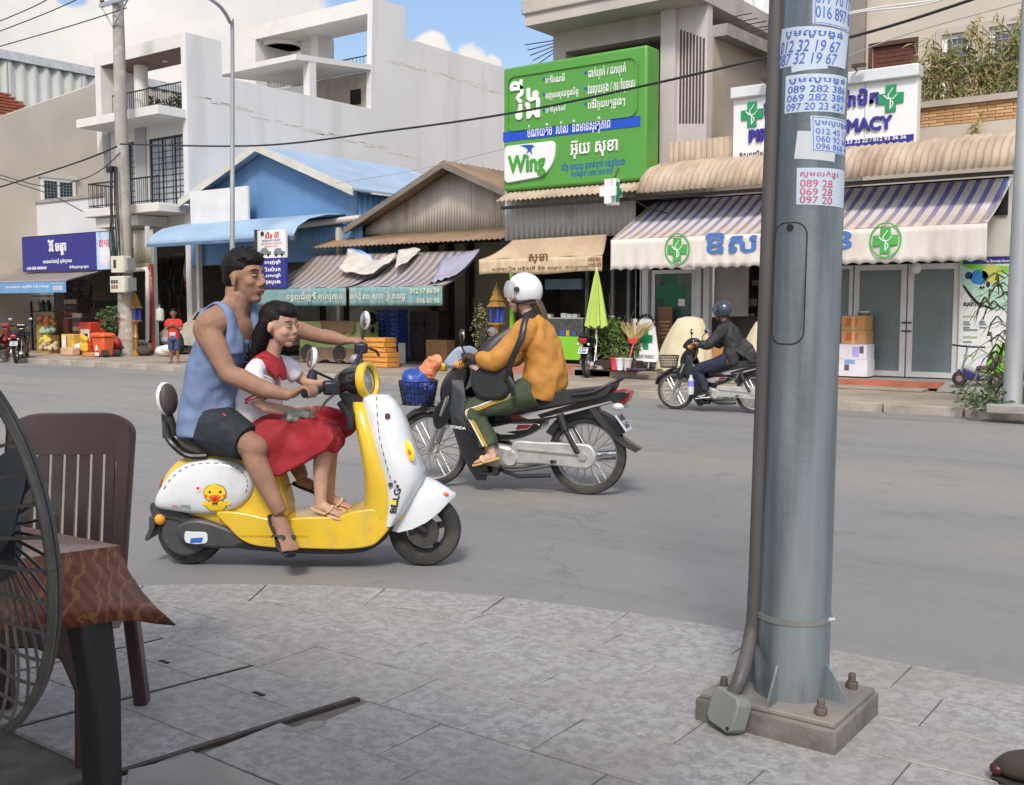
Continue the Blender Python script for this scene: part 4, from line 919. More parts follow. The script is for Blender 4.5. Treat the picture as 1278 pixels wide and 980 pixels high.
# shelves with medicine seen through the dark opening
sh_=thing('shelf','dark shelving with small boxes deep inside the open pharmacy','shelf',(py_(930,380,20.6).x,20.6,.12))
xs0=py_(905,380,20.6).x; xs1=py_(955,380,20.6).x
for k in range(5): bx('board',M_IRON,sh_,xs0,xs1,20.5,20.8,.6+.42*k,.62+.42*k)
cols=[P('pack%d'%i,c,.6) for i,c in enumerate(((190,60,60),(210,205,190),(60,90,170),(200,160,70),(90,150,120)))]
for k in range(5):
    x=xs0+.05
    while x<xs1-.2:
        w=rnd.uniform(.08,.2); bx('carton',rnd.choice(cols),sh_,x,x+w,20.48,20.7,.621+.42*k,.621+.42*k+rnd.uniform(.1,.28)); x+=w+rnd.uniform(.01,.1)
bx('red_step',mat('terracotta step tiles',(.40,.135,.075),.7,var=.15,vs=4),ph,py_(1000,480,17.5).x,py_(1178,480,17.5).x,17.28,17.548,.162,zd-.022)
MB().prism([(py_(1168,487,17.2).x,.125),(XP1,.125),(XP1,zd-.03),(py_(1178,474,17.55).x,zd-.03)],lambda a,b,d:V((a,17.1+d,b if d>.3 else .128)),0,.449).build('ramp',M_CONC,ph)
bx('lower_step',M_SIDE,ph,py_(1000,480,17).x-2.5,py_(1150,498,16.9).x,16.9,17.279,.121,.165,bevel=.01)
bx('lower_step',M_SIDE,ph,XP0-.6,py_(960,480,17.3).x,17.1,17.549,.121,.25,bevel=.01)
# cross decals on the glass, film camera, posters
def cross(parent,cx,cz,s,m,Y,th=.004,name='green_cross',snake=None):
    o=MB().prism([(cx+x*s*1.12,cz+y*s) for x,y in cr_],lambda a,b,d:V((a,Y-d,b)),-.001,th).build(name,m,parent,sharp=0)
    if snake:
        mb=MB(); pts=[V((cx+.22*s*math.sin(t*PI*2.4)*(1-.25*t),Y-th-.004,cz-.75*s+1.5*s*t)) for t in [i/14 for i in range(15)]]
        mb.tube(pts,[.045*s]*15,6); mb.tube([V((cx-.5*s,Y-th-.003,cz+.25*s)),V((cx-.2*s,Y-th-.003,cz-.05*s)),V((cx+.2*s,Y-th-.003,cz-.05*s)),V((cx+.5*s,Y-th-.003,cz+.25*s))],[.05*s]*4,6); mb.cyl(V((cx,Y-th-.003,cz-.8*s)),V((cx,Y-th-.003,cz)),.05*s,n=6); mb.build('bowl_and_snake',snake,o)
    return o
q=py_(836,365,YP-.02); cross(d4,q.x,q.z,.34,P('dark green decal',(15,105,70),.5),YP-.012)
bx('small_notice',M_SWHITE,d4,py_(849,360,YP).x,py_(855,360,YP).x,YP-.015,YP-.011,py_(850,367,YP).z,py_(850,357,YP).z); bx('small_notice',M_SWHITE,d4,py_(847,380,YP).x,py_(855,380,YP).x,YP-.015,YP-.011,py_(850,382,YP).z,py_(850,373,YP).z)
q=py_(1003,365,YP); cross(d3,q.x,q.z,.3,P('dark green decal',(15,105,70),.5),YP-.012)
MB().ell(py_(1143,335,YP-.1),(.09,.09,.10)).build('dome_camera',M_SWHITE,ph)
br=thing('poster','tall brown lettered poster board standing against the pharmacy glass','poster',(py_(830,440,18.1).x,18.1,zd))
q=pr(821,383,838,462,18.1); bp=bx('board',mat('brown poster',(.21,.10,.05),.6,var=.25,vs=3),br,q[0],q[1],18.1,18.13,q[2],q[3])
for k in range(11): 
    z=q[3]-.3-k*.075; MB().box(q[0]+.05+.03*(k%3),q[1]-.04-.03*(k%2),18.096,18.098,z,z+.028).build('text_line',P('tan print',(196,160,120),.6),bp)
q2=py_(829,452,18.09); MB().ell((q2.x,18.09,q2.z),(.06,.01,.12)).build('bottle_print',P('pale bottle',(205,190,165),.6),bp)
# awning, valance with scallops
def stripe(n):
    x,y,z=n.xyz(); s=n.math('FRACT',n.math('MULTIPLY',n.math('ADD',x,n.math('MULTIPLY',n.noise(1.5,3),.03)),4.9))
    k=n.rng(s,.52,.54); k2=n.math('SUBTRACT',1.,n.rng(s,.94,.96)); k=n.math('MULTIPLY',k,k2)
    dust=n.rng(n.math('ADD',z,n.math('MULTIPLY',n.noise(1.2,4),.28)),.62,1.3)
    blue=n.mix(dust,(.30,.25,.25),(.16,.19,.50)); wh_=n.mix(dust,(.50,.41,.33),(.70,.70,.73))
    return n.mix(k,wh_,blue)
M_STRIPE=mat('striped canvas',(.5,.5,.5),.8,base=stripe,bump=.1,bs=30)
M_VAL=mat('ivory canvas',(.66,.62,.57),.85,var=.05,vs=2,st=(6,1,.6),dirt=(.50,.43,.36),ds=1.1,da=.5,dst=(1,1,.4))
pa=thing('awning','blue and white striped pharmacy awning with a scalloped ivory valance','awning',(-7,17.4,2.14))
ax0,ax1=-10.12,-3.72; az1=3.46; az0=2.66; ay1=18.2; ay0=16.65
sheetmb((ax0,ay1,az1),(ax1,ay1,az1),(ax0,ay0,az0),(ax1,ay0,az0),60,10,.05,.006).build('canopy',M_STRIPE,pa,solid=.008,recalc=False)
zvb=2.12; n=320
def vfn(u,v):
    x=ax0+(ax1-ax0)*u; sc_=.035*abs(math.sin(PI*u*31)); z=az0-(az0-zvb-sc_+.02)*v
    return V((x,ay0-.004-.012*math.sin(u*150)*v-.01*math.sin(u*47+1)*v,z))
va=MB().grid(vfn,n,6).build('valance',M_VAL,pa,recalc=False,solid=.004)
mb=MB(); 
for x in (ax0+.03,ax1-.03): mb.tube([(x,ay1,az1-.03),(x,ay0,az0-.02)],[.02]*2,6)
mb.tube([(ax0,ay0+.03,az0-.02),(ax1,ay0+.03,az0-.02)],[.022]*2,6); mb.build('awning_frame',M_GALV2,pa)
MB().rings([[V((x,ay1,az1)),V((x,ay0,az0)),V((x,ay0,az0-.35))] for x in (ax0-.004,ax0+.004)]).build('end_gusset',M_VAL,pa)
YV=ay0-.03
text('lettering','ឱសថស្ថាន',P('awning blue print',(70,112,178),.7),va,(py_(881,308,YV).x,py_(960,322,YV).z-.02,py_(1062,308,YV).x,py_(881,292,YV).z),fy(YV),.003,.025)
for px,py in ((845,311),(1105,300)):
    c=py_(px,py,YV); cc_=MB(); r=.245
    A=[(c.x+r*math.cos(2*PI*i/40),c.z+r*1.12*math.sin(2*PI*i/40)) for i in range(40)]; B=[(c.x+r*.9*math.cos(2*PI*i/40),c.z+r*1.02*math.sin(2*PI*i/40)) for i in range(40)]
    cc_.rings([[V((p[0],YV,p[1])) for p in A],[V((p[0],YV-.004,p[1])) for p in A],[V((p[0],YV-.004,p[1])) for p in B],[V((p[0],YV,p[1])) for p in B]],cap=False)
    rg_=cc_.build('ring_emblem',M_GRN3,va); cross(rg_,c.x,c.z,.20,M_GRN3,YV,.004,'emblem_cross',M_SWHITE)
# ---- white pharmacy sign -----------------------------------------------------------------
YQ=17.75
ps=thing('sign','wide white pharmacy sign board with navy lettering and two green crosses','sign',(-6.7,YQ,3.9))
q=pr(916,120,1143,194,YQ); sx0,sx1=q[0],q[1]; sz0=(py_(916,212,YQ).z+py_(1143,193,YQ).z)/2; sz1=(py_(916,108,YQ).z+py_(1143,83,YQ).z)/2
bx('face',M_SWHITE,ps,sx0,sx1,YQ,YQ+.18,sz0,sz1-.20); bx('header',mat('pale header',(.60,.63,.66),.4,var=.06),ps,sx0-.03,sx1+.03,YQ-.10,YQ+.2,sz1-.198,sz1,bevel=.02)
bx('joint',P('joint',(150,155,160),.5),ps,py_(1079,150,YQ).x-.006,py_(1079,150,YQ).x+.006,YQ-.002,YQ,sz0,sz1-.2)
bb=bx('navy_strip',M_NAVY,ps,py_(980,180,YQ).x,sx1-.04,YQ-.004,YQ,py_(1143,183,YQ).z-.02,py_(1143,167,YQ).z+.0)
for px,py in ((939,143),(1112,123)):
    c=py_(px,py,YQ); cross(ps,c.x,c.z,.215,M_GRN2,YQ,.03,'green_cross',M_SWHITE)
ft(ps,'ឱសថស្ថាន ភិរម្យមិត្ត',M_NAVYL,955,136,1095,138,YQ,.04,.04) if 0 else None
zt0=py_(955,130,YQ).z; zt1=py_(955,151,YQ).z
text('lettering','ឱសថស្ថាន ពិរ៉ាមិត',M_NAVYL,ps,(py_(954,140,YQ).x,zt1-.02,py_(1096,140,YQ).x,zt0+.05),fy(YQ),.04,.022)
zt0=py_(938,163,YQ).z; zt1=py_(938,177,YQ).z
text('lettering','PIRAMIT PHARMACY',M_NAVYL,ps,(py_(936,170,YQ).x,zt1-.01,py_(1113,150,YQ).x,zt0),fy(YQ),.04,.045)
text('lettering','ឱសថការីឧត្តម . ទី-',P('black print',(40,40,45),.6),ps,(py_(923,198,YQ).x,py_(923,199,YQ).z,py_(975,195,YQ).x,py_(923,190,YQ).z),fy(YQ),.004,.02)
zz=py_(1100,176,YQ).z; text('lettering',['012 99 99 99 / 070 53 22 22 / 012 93 36 36','លេខផ្ទះ ភូមិ ក្រុងសៀមរាប ខេត្តសៀមរាប'],M_LETW,bb,[(py_(1000,176,YQ).x,py_(1130,173,YQ).z-.0,py_(1131,176,YQ).x,py_(1130,169,YQ).z+.01),(py_(1000,176,YQ).x,py_(1130,182,YQ).z,py_(1131,176,YQ).x,py_(1130,176,YQ).z)],fy(YQ-.004),.003,.02)
for px,py in ((958,101),(1072,86)):
    c=py_(px,py,YQ-.1); mb=MB(); mb.tube([c+V((0,.15,-.1)),c+V((-.05,-.1,.02)),c+V((.15,-.18,.03))],[.015]*3,5); mb.cbox(c+V((.05,-.16,.02)),(.22,.08,.05)); mb.build('floodlight',M_IRON,ps)
# ---- beige upper storey set back behind the pharmacy ---------------------------------------
YU=21.0
uh=thing('house','cream upper storey with a brown shutter, white windows and a planted brick ledge','house',(-5.5,YU,3.5))
ux0=py_(1062,60,YU).x; ux1=3.
Z=lambda px,py:py_(px,py,YU).z
wd=[(py_(1089,70,YU).x,py_(1141,70,YU).x,4.2,Z(1115,56)),(py_(1175,60,YU).x,py_(1212,60,YU).x,5.0,Z(1190,42)),(py_(1234,60,YU).x,py_(1282,60,YU).x,5.2,Z(1250,32))]
M_CREAMW=mat('cream render',(.50,.455,.39),.88,var=.06,vs=.6,dirt=(.38,.33,.28),ds=.5,da=.4)
wall_holes('wall',M_CREAMW,uh,YU,ux0,ux1,3.4,10,wd,.25)
bx('sheet_strip',P('grey metal strip',(130,124,118),.6,vs=3),uh,py_(1046,60,YU-.1).x,py_(1079,60,YU-.1).x,YU-.12,YU-.02,3.8,9)
bx('side_wall',M_RAWC,uh,ux0-.2,ux0-.002,YU,30,3.4,10)
sh2=MB(); a,b,c,d=wd[0]; sh2.box(a,b,YU+.05,YU+.09,c,d); so_=sh2.build('shutter',P('brown shutter',(92,48,34),.6,var=.2,vs=4),uh)
for i in range(5): MB().box(a+.08,b-.08,YU+.04,YU+.049,d-.12-.09*i,d-.07-.09*i).build('shutter_slat',P('brown shutter',(92,48,34),.6),so_)
MB().box(a-.07,b+.07,YU-.03,YU+.1,d,d+.08).box(a-.07,a-.001,YU-.029,YU+.1,c,d-.001).box(b+.001,b+.07,YU-.029,YU+.1,c,d-.001).build('door_frame',P('dark timber',(80,50,38),.6),so_)
for w in wd[1:]:
    window(uh,w[0],w[1],w[2],w[3],YU+.04,M_WHITE,M_GLASSB,bars=1 if w[1]-w[0]>.8 else 0,fw=.09,grill=(4,8,P('window bar',(150,140,135))))
    MB().box(w[0]-.1,w[1]+.1,YU-.03,YU-.001,w[3]-.002,w[3]+.12).box(w[0]-.1,w[0],YU-.03,YU-.001,w[2],w[3]-.003).build('window_surround',M_TAUPE,uh)
# brick ledge: courses of thin bricks under a stone cap
YL=18.6
lx0=py_(1140,150,YL).x; lx1=1.5; lz0=py_(1143,160,YL).z; lz1=py_(1143,136,YL).z+.02
bx('ledge_core',P('mortar tan',(168,140,108),.9),uh,lx0,lx1,YL+.02,YL+.3,lz0-.5,lz1-.03)
bx('ledge_cap',P('grey stone cap',(168,160,148),.85),uh,lx0-.05,lx1,YL-.08,YL+.4,lz1-.03,lz1+.07)
bx('planter_box',M_CREAMW,uh,lx0,lx1,YL-.01,YL+.019,lz0-.48,lz0-.005); bx('blue_strip',P('blue strip',(56,60,150),.6),uh,lx0,lx1,YL-.03,YL-.012,lz0-.46,lz0-.33)
bm_=[mat('tan brick %d'%i,c,.85,var=.15,vs=6) for i,c in enumerate(((.52,.31,.15),(.46,.26,.12),(.56,.36,.19)))]
rows=6; bh_=(lz1-.03-lz0)/rows; bl=.26; proto={}
for r_ in range(rows):
    x=lx0-(r_%2)*bl/2
    while x<py_(1285,150,YL).x:
        m_=rnd.choice(bm_); xx=max(x,lx0); w=x+bl-.012-xx
        if w>.05:
            if abs(w-(bl-.012))<1e-4 and m_ in proto: o=proto[m_].copy(); COL.objects.link(o)
            else:
                o=MB().box(0,w,0,.03,0,bh_-.01).build('brick',m_,uh,world=False); 
                if abs(w-(bl-.012))<1e-4: proto[m_]=o
            o.location=V((xx,YL-.008+rnd.uniform(-.004,.004),lz0+r_*bh_+.005))-WM[uh].translation
        x+=bl
# bamboo-like plants on the ledge
M_BAM=mat('yellow-green bamboo leaves',(.15,.18,.05),.6,var=.4,vs=2.5); M_BAM2=mat('straw leaves',(.36,.28,.12),.7,var=.3,vs=2)
for i,(px,hh) in enumerate(((1157,1.0),(1172,1.15),(1190,1.05),(1207,1.3),(1222,1.1),(1240,1.0),(1256,1.45),(1272,.95))):
    b=py_(px,135,YL+.2); b=V((b.x,YL+.2,lz1+.04)); t=thing('bamboo_plant',['short bamboo at the left end of the brick ledge','bamboo beside the leftmost one on the ledge','bamboo in front of the left window pane','tall bamboo just right of the smaller window','bamboo between the two upper windows','bamboo under the left edge of the larger window','tallest bamboo sprig on the brick ledge','bamboo farthest right on the brick ledge'][i],'plant',b,group='bamboo plants on the brick ledge')
    mb=MB(); ms_=MB()
    for k in range(9):
        x0=rnd.uniform(-.13,.13); h_=hh*rnd.uniform(.6,1.1); tip=V((x0+rnd.uniform(-.18,.18),rnd.uniform(-.12,.12),h_))
        ms_.tube([b+V((x0*.5,0,0)),b+V((x0,0,h_*.5)),b+tip],[.008,.007,.003],5)
        for j in range(26):
            f_=rnd.uniform(.12,1); p=b+V((x0*.5,0,0)).lerp(tip,f_); d=V((rnd.gauss(0,1),rnd.gauss(0,.8),rnd.gauss(.1,.7)-.3)).normalized(); qn=d.orthogonal().normalized(); s=rnd.uniform(.06,.13)
            mb.add([p,p+d*s+qn*.016,p+d*2*s-V((0,0,.04)),p+d*s-qn*.016],[(0,1,2,3)],0 if rnd.random()<.62 else 1)
    mb.build('foliage',[M_BAM,M_BAM2],t,sharp=0,recalc=False); ms_.build('stem',M_BAM2,t)
b=py_(1218,150,YL-.1); t=thing('hanging_sprig','dry yellow sprig hanging over the brick ledge','plant',b+V((0,0,-.4))); mb=MB()
for j in range(60):
    f_=rnd.random(); p=b+V((.15-.45*f_,-.04,.12-.75*f_+rnd.uniform(-.08,.08))); d=V((rnd.gauss(-.3,.6),rnd.gauss(0,.3),rnd.gauss(-.5,.5))).normalized(); qn=d.orthogonal().normalized(); s=.075
    mb.add([p,p+d*s+qn*.018,p+d*2*s,p+d*s-qn*.018],[(0,1,2,3)])
mb.build('foliage',M_BAM2,t,sharp=0,recalc=False); MB().tube([b+V((.15,-.02,.12)),b+V((-.1,-.05,-.15)),b+V((-.3,-.05,-.6))],[.008]*3,5).build('stem',M_BAM2,t)
# neighbour's dark shop front at the far right, with tall aquarium banner
nb=thing('shop','dark shop front beside the pharmacy with a round blue badge on its window','shop',(py_(1245,400,18.4).x,18.4,.12))
q=pr(1228,258,1300,322,18.45); bx('transom_frame',M_IRON,nb,q[0],q[1]+4,18.45,18.5,q[3]-.1,3.4); bx('glass',mat('smoky glass',(.10,.11,.11),.2,var=.1),nb,q[0],q[1]+4,18.46,18.5,q[2],q[3]-.101)
bx('beam',M_SWHITE,nb,q[0],q[1]+4,18.42,18.55,q[2]-.12,q[2]-.002); bx('wall',M_GREYP,nb,XP1+.01,q[1]+5,18.6,18.8,.12,3.4)
c=py_(1240,301,18.44); MB().cyl(V((c.x,18.445,c.z)),V((c.x,18.459,c.z)),.16,n=20).build('round_badge',M_NAVY,nb)
bn=thing('banner','tall white banner with printed blue and yellow fish and Khmer list','banner',(py_(1228,470,18.2).x,18.2,.2))
q=pr(1199,330,1262,474,18.2); bnz1=py_(1230,322,18.2).z
def bann(n):
    x,y,z=n.xyz(); o=n.mix(n.rng(z,1.45,1.62),(.70,.71,.72),(.42,.58,.50)); o=n.mix(n.rng(n.math('ADD',z,n.math('MULTIPLY',x,-.45)),.85,.45),o,(.70,.71,.72)) ; return n.mix(n.rng(n.math('ADD',x,n.math('MULTIPLY',z,-.35)),.25,.45),o,(.28,.52,.14))
panel=bx('sheet',mat('white banner',(.68,.70,.71),.6,var=.05),bn,q[0],q[1],18.2,18.212,q[2],bnz1)
def BNR(px,py): c=py_(px,py,18.19); return c.x,c.z
def bpoly(pts,m,name,d): 
    w=cat_rom([V((*BNR(*p),0)) for p in pts],5); return MB().prism([(p.x,p.y) for p in w],lambda a,b,e:V((a,18.199-e,b)),0,d).build(name,m,panel,sharp=0)
bpoly([(1200,331),(1230,338),(1261,340),(1262,380),(1240,387),(1215,374),(1200,354)],P('pale aqua print',(168,205,190),.6,var=.12,vs=4),'printed_shape',.002)
bpoly([(1200,325),(1228,331),(1261,332),(1261,340),(1230,341),(1200,331)],P('lime print',(125,185,75),.6),'printed_stripe',.0035)
bpoly([(1204,357),(1220,376),(1238,384),(1238,386),(1218,379),(1203,360)],M_DARK,'printed_curve',.0045)
bpoly([(1225,470),(1240,440),(1252,428),(1261,432),(1261,470)],P('lime print',(125,185,75),.6),'printed_shape',.003)
for c,r,m in (((1222,346),(.14,.12),P('blue fish',(40,120,190),.5)),((1238,342),(.15,.15),P('yellow fish',(185,190,100),.5)),((1209,344),(.06,.06),P('navy fish',(35,60,110),.5)),((1226,359),(.04,.02),M_DARK),((1233,355),(.03,.05),M_DARK)):
    b=BNR(*c); MB().prism([(b[0]+r[0]*math.cos(2*PI*i/14),b[1]+r[1]*math.sin(2*PI*i/14)) for i in range(14)],lambda a,e,d:V((a,18.196-d,e)),0,.003).build('printed_fish',m,panel,sharp=0)
bx('navy_strip',M_NAVY,panel,BNR(1213,0)[0],q[1]+.02,18.188,18.199,BNR(1240,329)[1],bnz1+.01); ft(panel,'គ្រឿងអលង្ការ ពិសេស',M_LETW,1232,324,1260,328,18.187,.003,.02)
bx('navy_strip',M_NAVY,panel,q[0]+.01,BNR(1240,0)[0],18.190,18.1995,q[2],BNR(1200,461)[1])
ft(panel,'សេវាកម្ម',P('black print',(40,40,45),.6),1203,377,1226,384,18.196,.003,.03)
for k,(y,w) in enumerate(((394,16),(401,8),(404,10),(408,9),(411,20),(420,20),(426,12),(431,10),(443,14))):
    for x in ((1202,1222) if k in (1,2,3) else (1202,)):
        b=BNR(x,y+2); e=BNR(x+w*.9,y); MB().box(b[0],e[0],18.195,18.1985,b[1],e[1]).build('text_line',P('green print',(150,175,120),.6) if k in (0,5,8) else P('grey print',(120,130,135),.6),panel)
# thin galvanised pole at the right edge, strappy plant at its foot
rp=thing('street_pole','slim bright galvanised pole with strappy plants at its foot, right edge','pole',(py_(1262,500,16.0).x,16.0,.12))
b=gz(1263,508,.2); b=V((b.x,b.y,.12)); rp.location=b; WM[rp]=M4.Translation(b)
MB().tube([b,b+V((0.02,0,3)),b+V((.05,0,8.5))],[.115,.10,.075],16).build('shaft',M_GALV2,rp); bx('concrete_foot',M_CONC,rp,b.x-.26,b.x+.26,b.y-.2,b.y+.2,.12,.24,bevel=.02)
pb=V((b.x+.0,b.y+.95,.12))
pn=thing('strappy_plant','tall clump of long strappy leaves growing behind the right-hand pole','plant',pb)
mb=MB()
for k in range(420):
    p=pb+V((rnd.uniform(-.55,.9),rnd.uniform(-.2,.3),rnd.uniform(0,1.75))); a=rnd.uniform(0,2*PI); l=rnd.uniform(.3,.65); d=V((math.cos(a),math.sin(a),0)); n_=V((-math.sin(a),math.cos(a),0))*.016
    pts=[p+d*l*t+V((0,0,l*(1.0*t-1.5*t*t))) for t in (0,.35,.7,1)]
    mb.add([pts[0]-n_,pts[0]+n_,pts[1]+n_,pts[1]-n_,pts[2]+n_*.8,pts[2]-n_*.8,pts[3]],[(0,1,2,3),(3,2,4,5),(5,4,6)])
mb.build('foliage',M_LEAF2,pn,sharp=0,recalc=False); mb=MB()
for k in range(6): mb.tube([pb+V((rnd.uniform(-.2,.5),0,0)),pb+V((rnd.uniform(-.3,.7),0,1.4))],[.014,.008],5)
mb.build('stem',M_STEM,pn)
wp=thing('weed_clump','low leafy weeds round the foot of the right-hand pole','plant',(b.x,b.y,.12)); mb=MB()
for k in range(7): leaves(mb,(b.x+rnd.uniform(-.75,.5),b.y+rnd.uniform(-.1,.35),.26),(.2,.18,.16),60,.045)
mb.build('foliage',M_LEAF,wp,sharp=0,recalc=False)
# ================================================================== street-side goods, awnings, poles, cables
# ---- striped awning of the crate shop -------------------------------------------------------
YT1=17.9; tr=py_(600,313,YT1); br_=px_(553,357,tr.x); tl=py_(397,318,YT1); ybm=br_.y; zbm=br_.z
def stripe2(n):
    x,y,z=n.xyz(); s=n.math('FRACT',n.math('MULTIPLY',n.math('ADD',x,n.math('MULTIPLY',n.noise(.8,3),.12)),4.6))
    k=n.math('MULTIPLY',n.rng(s,.42,.47),n.math('SUBTRACT',1.,n.rng(s,.92,.97))); g=n.rng(n.noise(.8,6),.4,.65)
    return n.mix(g,n.mix(k,(.36,.32,.30),(.15,.145,.21)),n.mix(k,(.33,.28,.24),(.20,.175,.165)))
M_STR2=mat('dusty striped canvas',(.3,.3,.3),.85,base=stripe2,bump=.1,bs=20)
M_TEAL=mat('faded teal valance',(.16,.30,.31),.8,var=.2,vs=2,st=(5,1,.5),dirt=(.36,.36,.30),ds=1.6,da=.5)
a1=thing('awning','sagging dusty striped awning with faded teal lettered valances and a tarp on top','awning',((tl.x+tr.x)/2,ybm,2.0))
xLb=px_(318,362,0).x if 0 else py_(322,362,ybm).x; xm=py_(434,359,ybm).x
sheetmb((tl.x-.1,YT1,tl.z),(xm+.55,YT1,(tl.z+tr.z)/2),(xLb,ybm,zbm),(xm-.03,ybm,zbm),30,12,.10,.012,1).build('canopy',M_STR2,a1,solid=.008,recalc=False)
sheetmb((xm+.6,YT1,(tl.z+tr.z)/2),(tr.x,YT1,tr.z),(xm+.03,ybm,zbm),(br_.x,ybm,zbm),30,12,.12,.012,2).build('canopy',M_STR2,a1,solid=.008,recalc=False)
sheetmb((tr.x-.75,YT1-.4,tr.z-.18),(tr.x,YT1,tr.z+.05),(br_.x-.5,ybm+.1,zbm+.05),(br_.x+.12,ybm+.25,zbm+.22),8,8,.06,.03,2).build('flap',P('grey-lilac canvas',(150,148,168),.85,var=.1),a1,solid=.008,recalc=False)
zvt=py_(500,382,ybm).z
for xx0,xx1,ln,fr in ((xLb,xm-.05,'ទទួលដំឡើង គ្រប់ប្រភេទ',(.35,.97)),(xm+.05,br_.x-.02,'លក់ដុំ រាយ ស្រាបៀរ ភេសជ្ជៈ',(.02,.64))):
    def f_(u,v): return V((xx0+(xx1-xx0)*u,ybm-.006-.012*math.sin(u*60)*v,zbm-(zbm-zvt)*v+(.012*abs(math.sin(u*PI*34)) if v>.95 else 0)))
    va=MB().grid(f_,136,4).build('valance',M_TEAL,a1,solid=.004,recalc=False)
    w=xx1-xx0; text('lettering',ln,P('dusty white print',(205,205,190),.8),va,(xx0+w*fr[0],zvt+.10,xx0+w*fr[1],zbm-.09),fy(ybm-.026),.003,.015)
    if fr[0]<.1: text('lettering',['012 17 86 84','016 81 90'],P('dusty white print',(205,205,190),.8),va,[(xx0+w*.68,zbm-.15,xx0+w*.98,zbm-.04),(xx0+w*.75,zvt+.06,xx0+w*.98,zvt+.17)],fy(ybm-.026),.003,.015)
mb=MB(); mb.tube([(xLb,ybm+.03,zbm-.02),(br_.x,ybm+.03,zbm-.02)],[.025]*2,6); mb.build('awning_frame',M_IRON,a1)
tp=thing('tarp','crumpled white tarp with a blue underside thrown over the striped awning','tarp',py_(478,340,17.2))
M_TARP=mat('dirty white tarp',(.52,.49,.45),.8,var=.15,vs=3,bump=.3,bs=9,dirt=(.38,.32,.25),ds=2,da=.5); M_TARPB=P('blue tarp face',(110,150,200),.7,var=.15)
def awz(px,py,y,up=.06): p=py_(px,py,y); return p
def tarp(pts_rows,m,name):
    rows=[[V(p) for p in r] for r in pts_rows]; nr=len(rows); nc=len(rows[0])
    def fn(u,v):
        a=u*(nc-1); i=min(nc-2,int(a)); t=a-i; c=v*(nr-1); j=min(nr-2,int(c)); s=c-j
        p=rows[j][i].lerp(rows[j][i+1],t).lerp(rows[j+1][i].lerp(rows[j+1][i+1],t),s)
        return p+V((0,NZ.noise(p*2.3)*.10-.05,NZ.noise(p*3.1+V((5,0,0)))*.09))
    return MB().grid(fn,24,14).build(name,m,tp,solid=.01,recalc=False,sharp=180)
def AY(px,py): # point on the awning slope
    t=(py-314)/(357-314); return YT1+(ybm-YT1)*max(0,min(1,t))-.12
def Q(px,py): return py_(px,py,AY(px,py))
tarp([[Q(438,312),Q(455,316),Q(475,326),Q(497,314)],[Q(431,324),Q(455,326),Q(476,328),Q(496,321)],[Q(424,338),Q(450,342),Q(468,341),Q(488,330)]],M_TARP,'left_sheet')
tarp([[Q(440,311),Q(452,312),Q(464,318),Q(474,325)],[Q(443,314),Q(454,317),Q(466,322),Q(474,326)]],M_TARPB,'blue_underside')
tarp([[Q(500,312),Q(510,310),Q(520,309),Q(527,309)],[Q(499,322),Q(507,320),Q(516,317),Q(524,314)],[Q(494,336),Q(501,333),Q(510,327),Q(518,320)]],M_TARP,'right_sheet')
tarp([[Q(502,312),Q(510,310),Q(518,309),Q(526,309)],[Q(502,316),Q(509,314),Q(517,312),Q(525,311)]],M_TARPB,'blue_underside')
# ---- tan awning ----------------------------------------------------------------------------
M_TAN=mat('tan canvas',(.50,.375,.255),.85,var=.12,vs=1.5,dirt=(.34,.24,.155),ds=1.1,da=.55)
M_TANV=mat('tan valance',(.56,.44,.29),.85,var=.12,vs=2,st=(5,1,.6),dirt=(.40,.29,.18),ds=1.4,da=.5)
ty1=17.5; tr_=py_(752,293,ty1); tl_=py_(640,300,ty1); tb=px_(752,319,tr_.x+.15); zt_=py_(600,318,tb.y).z
tn=thing('awning','faded tan awning with brown Khmer print over the green counter','awning',((tl_.x+tr_.x)/2,tb.y,2.2))
xtl=py_(598,318,tb.y).x
sheetmb((tl_.x,ty1,tl_.z),(tr_.x+.1,ty1,tr_.z),(xtl,tb.y,tb.z),(tr_.x+.15,tb.y,tb.z),20,10,.06,.01).build('canopy',M_TAN,tn,solid=.008,recalc=False)
zvb2=py_(680,341,tb.y).z
va=MB().grid(lambda u,v:V((xtl+(tr_.x+.15-xtl)*u,tb.y-.006-.012*math.sin(u*70)*v,tb.z-(tb.z-zvb2)*v+(.02*math.sin(u*9) if v>.9 else 0))),80,4).build('valance',M_TANV,tn,solid=.004,recalc=False)
M_BRN=P('brown print',(120,85,50),.8)
text('lettering','សុខា',M_BRN,va,(py_(661,326,tb.y).x,py_(661,329,tb.y).z,py_(684,326,tb.y).x,py_(661,319,tb.y).z+.02),fy(tb.y-.02),.003,.03)
text('lettering','លក់គ្រឿង អគ្គិសនី និង សម្ភារៈ គ្រប់ប្រភេទ',M_BRN,va,(py_(615,335,tb.y).x,py_(661,338,tb.y).z,py_(734,335,tb.y).x,py_(661,332,tb.y).z),fy(tb.y-.02),.003,.02)
text('lettering',['០៩៧ ២០','០១២ ៨៥'],M_BRN,va,[(py_(735,335,tb.y).x,py_(740,326,tb.y).z,py_(750,335,tb.y).x,py_(740,321,tb.y).z),(py_(735,335,tb.y).x,py_(740,333,tb.y).z,py_(751,335,tb.y).x,py_(740,328,tb.y).z)],fy(tb.y-.02),.003,.02)
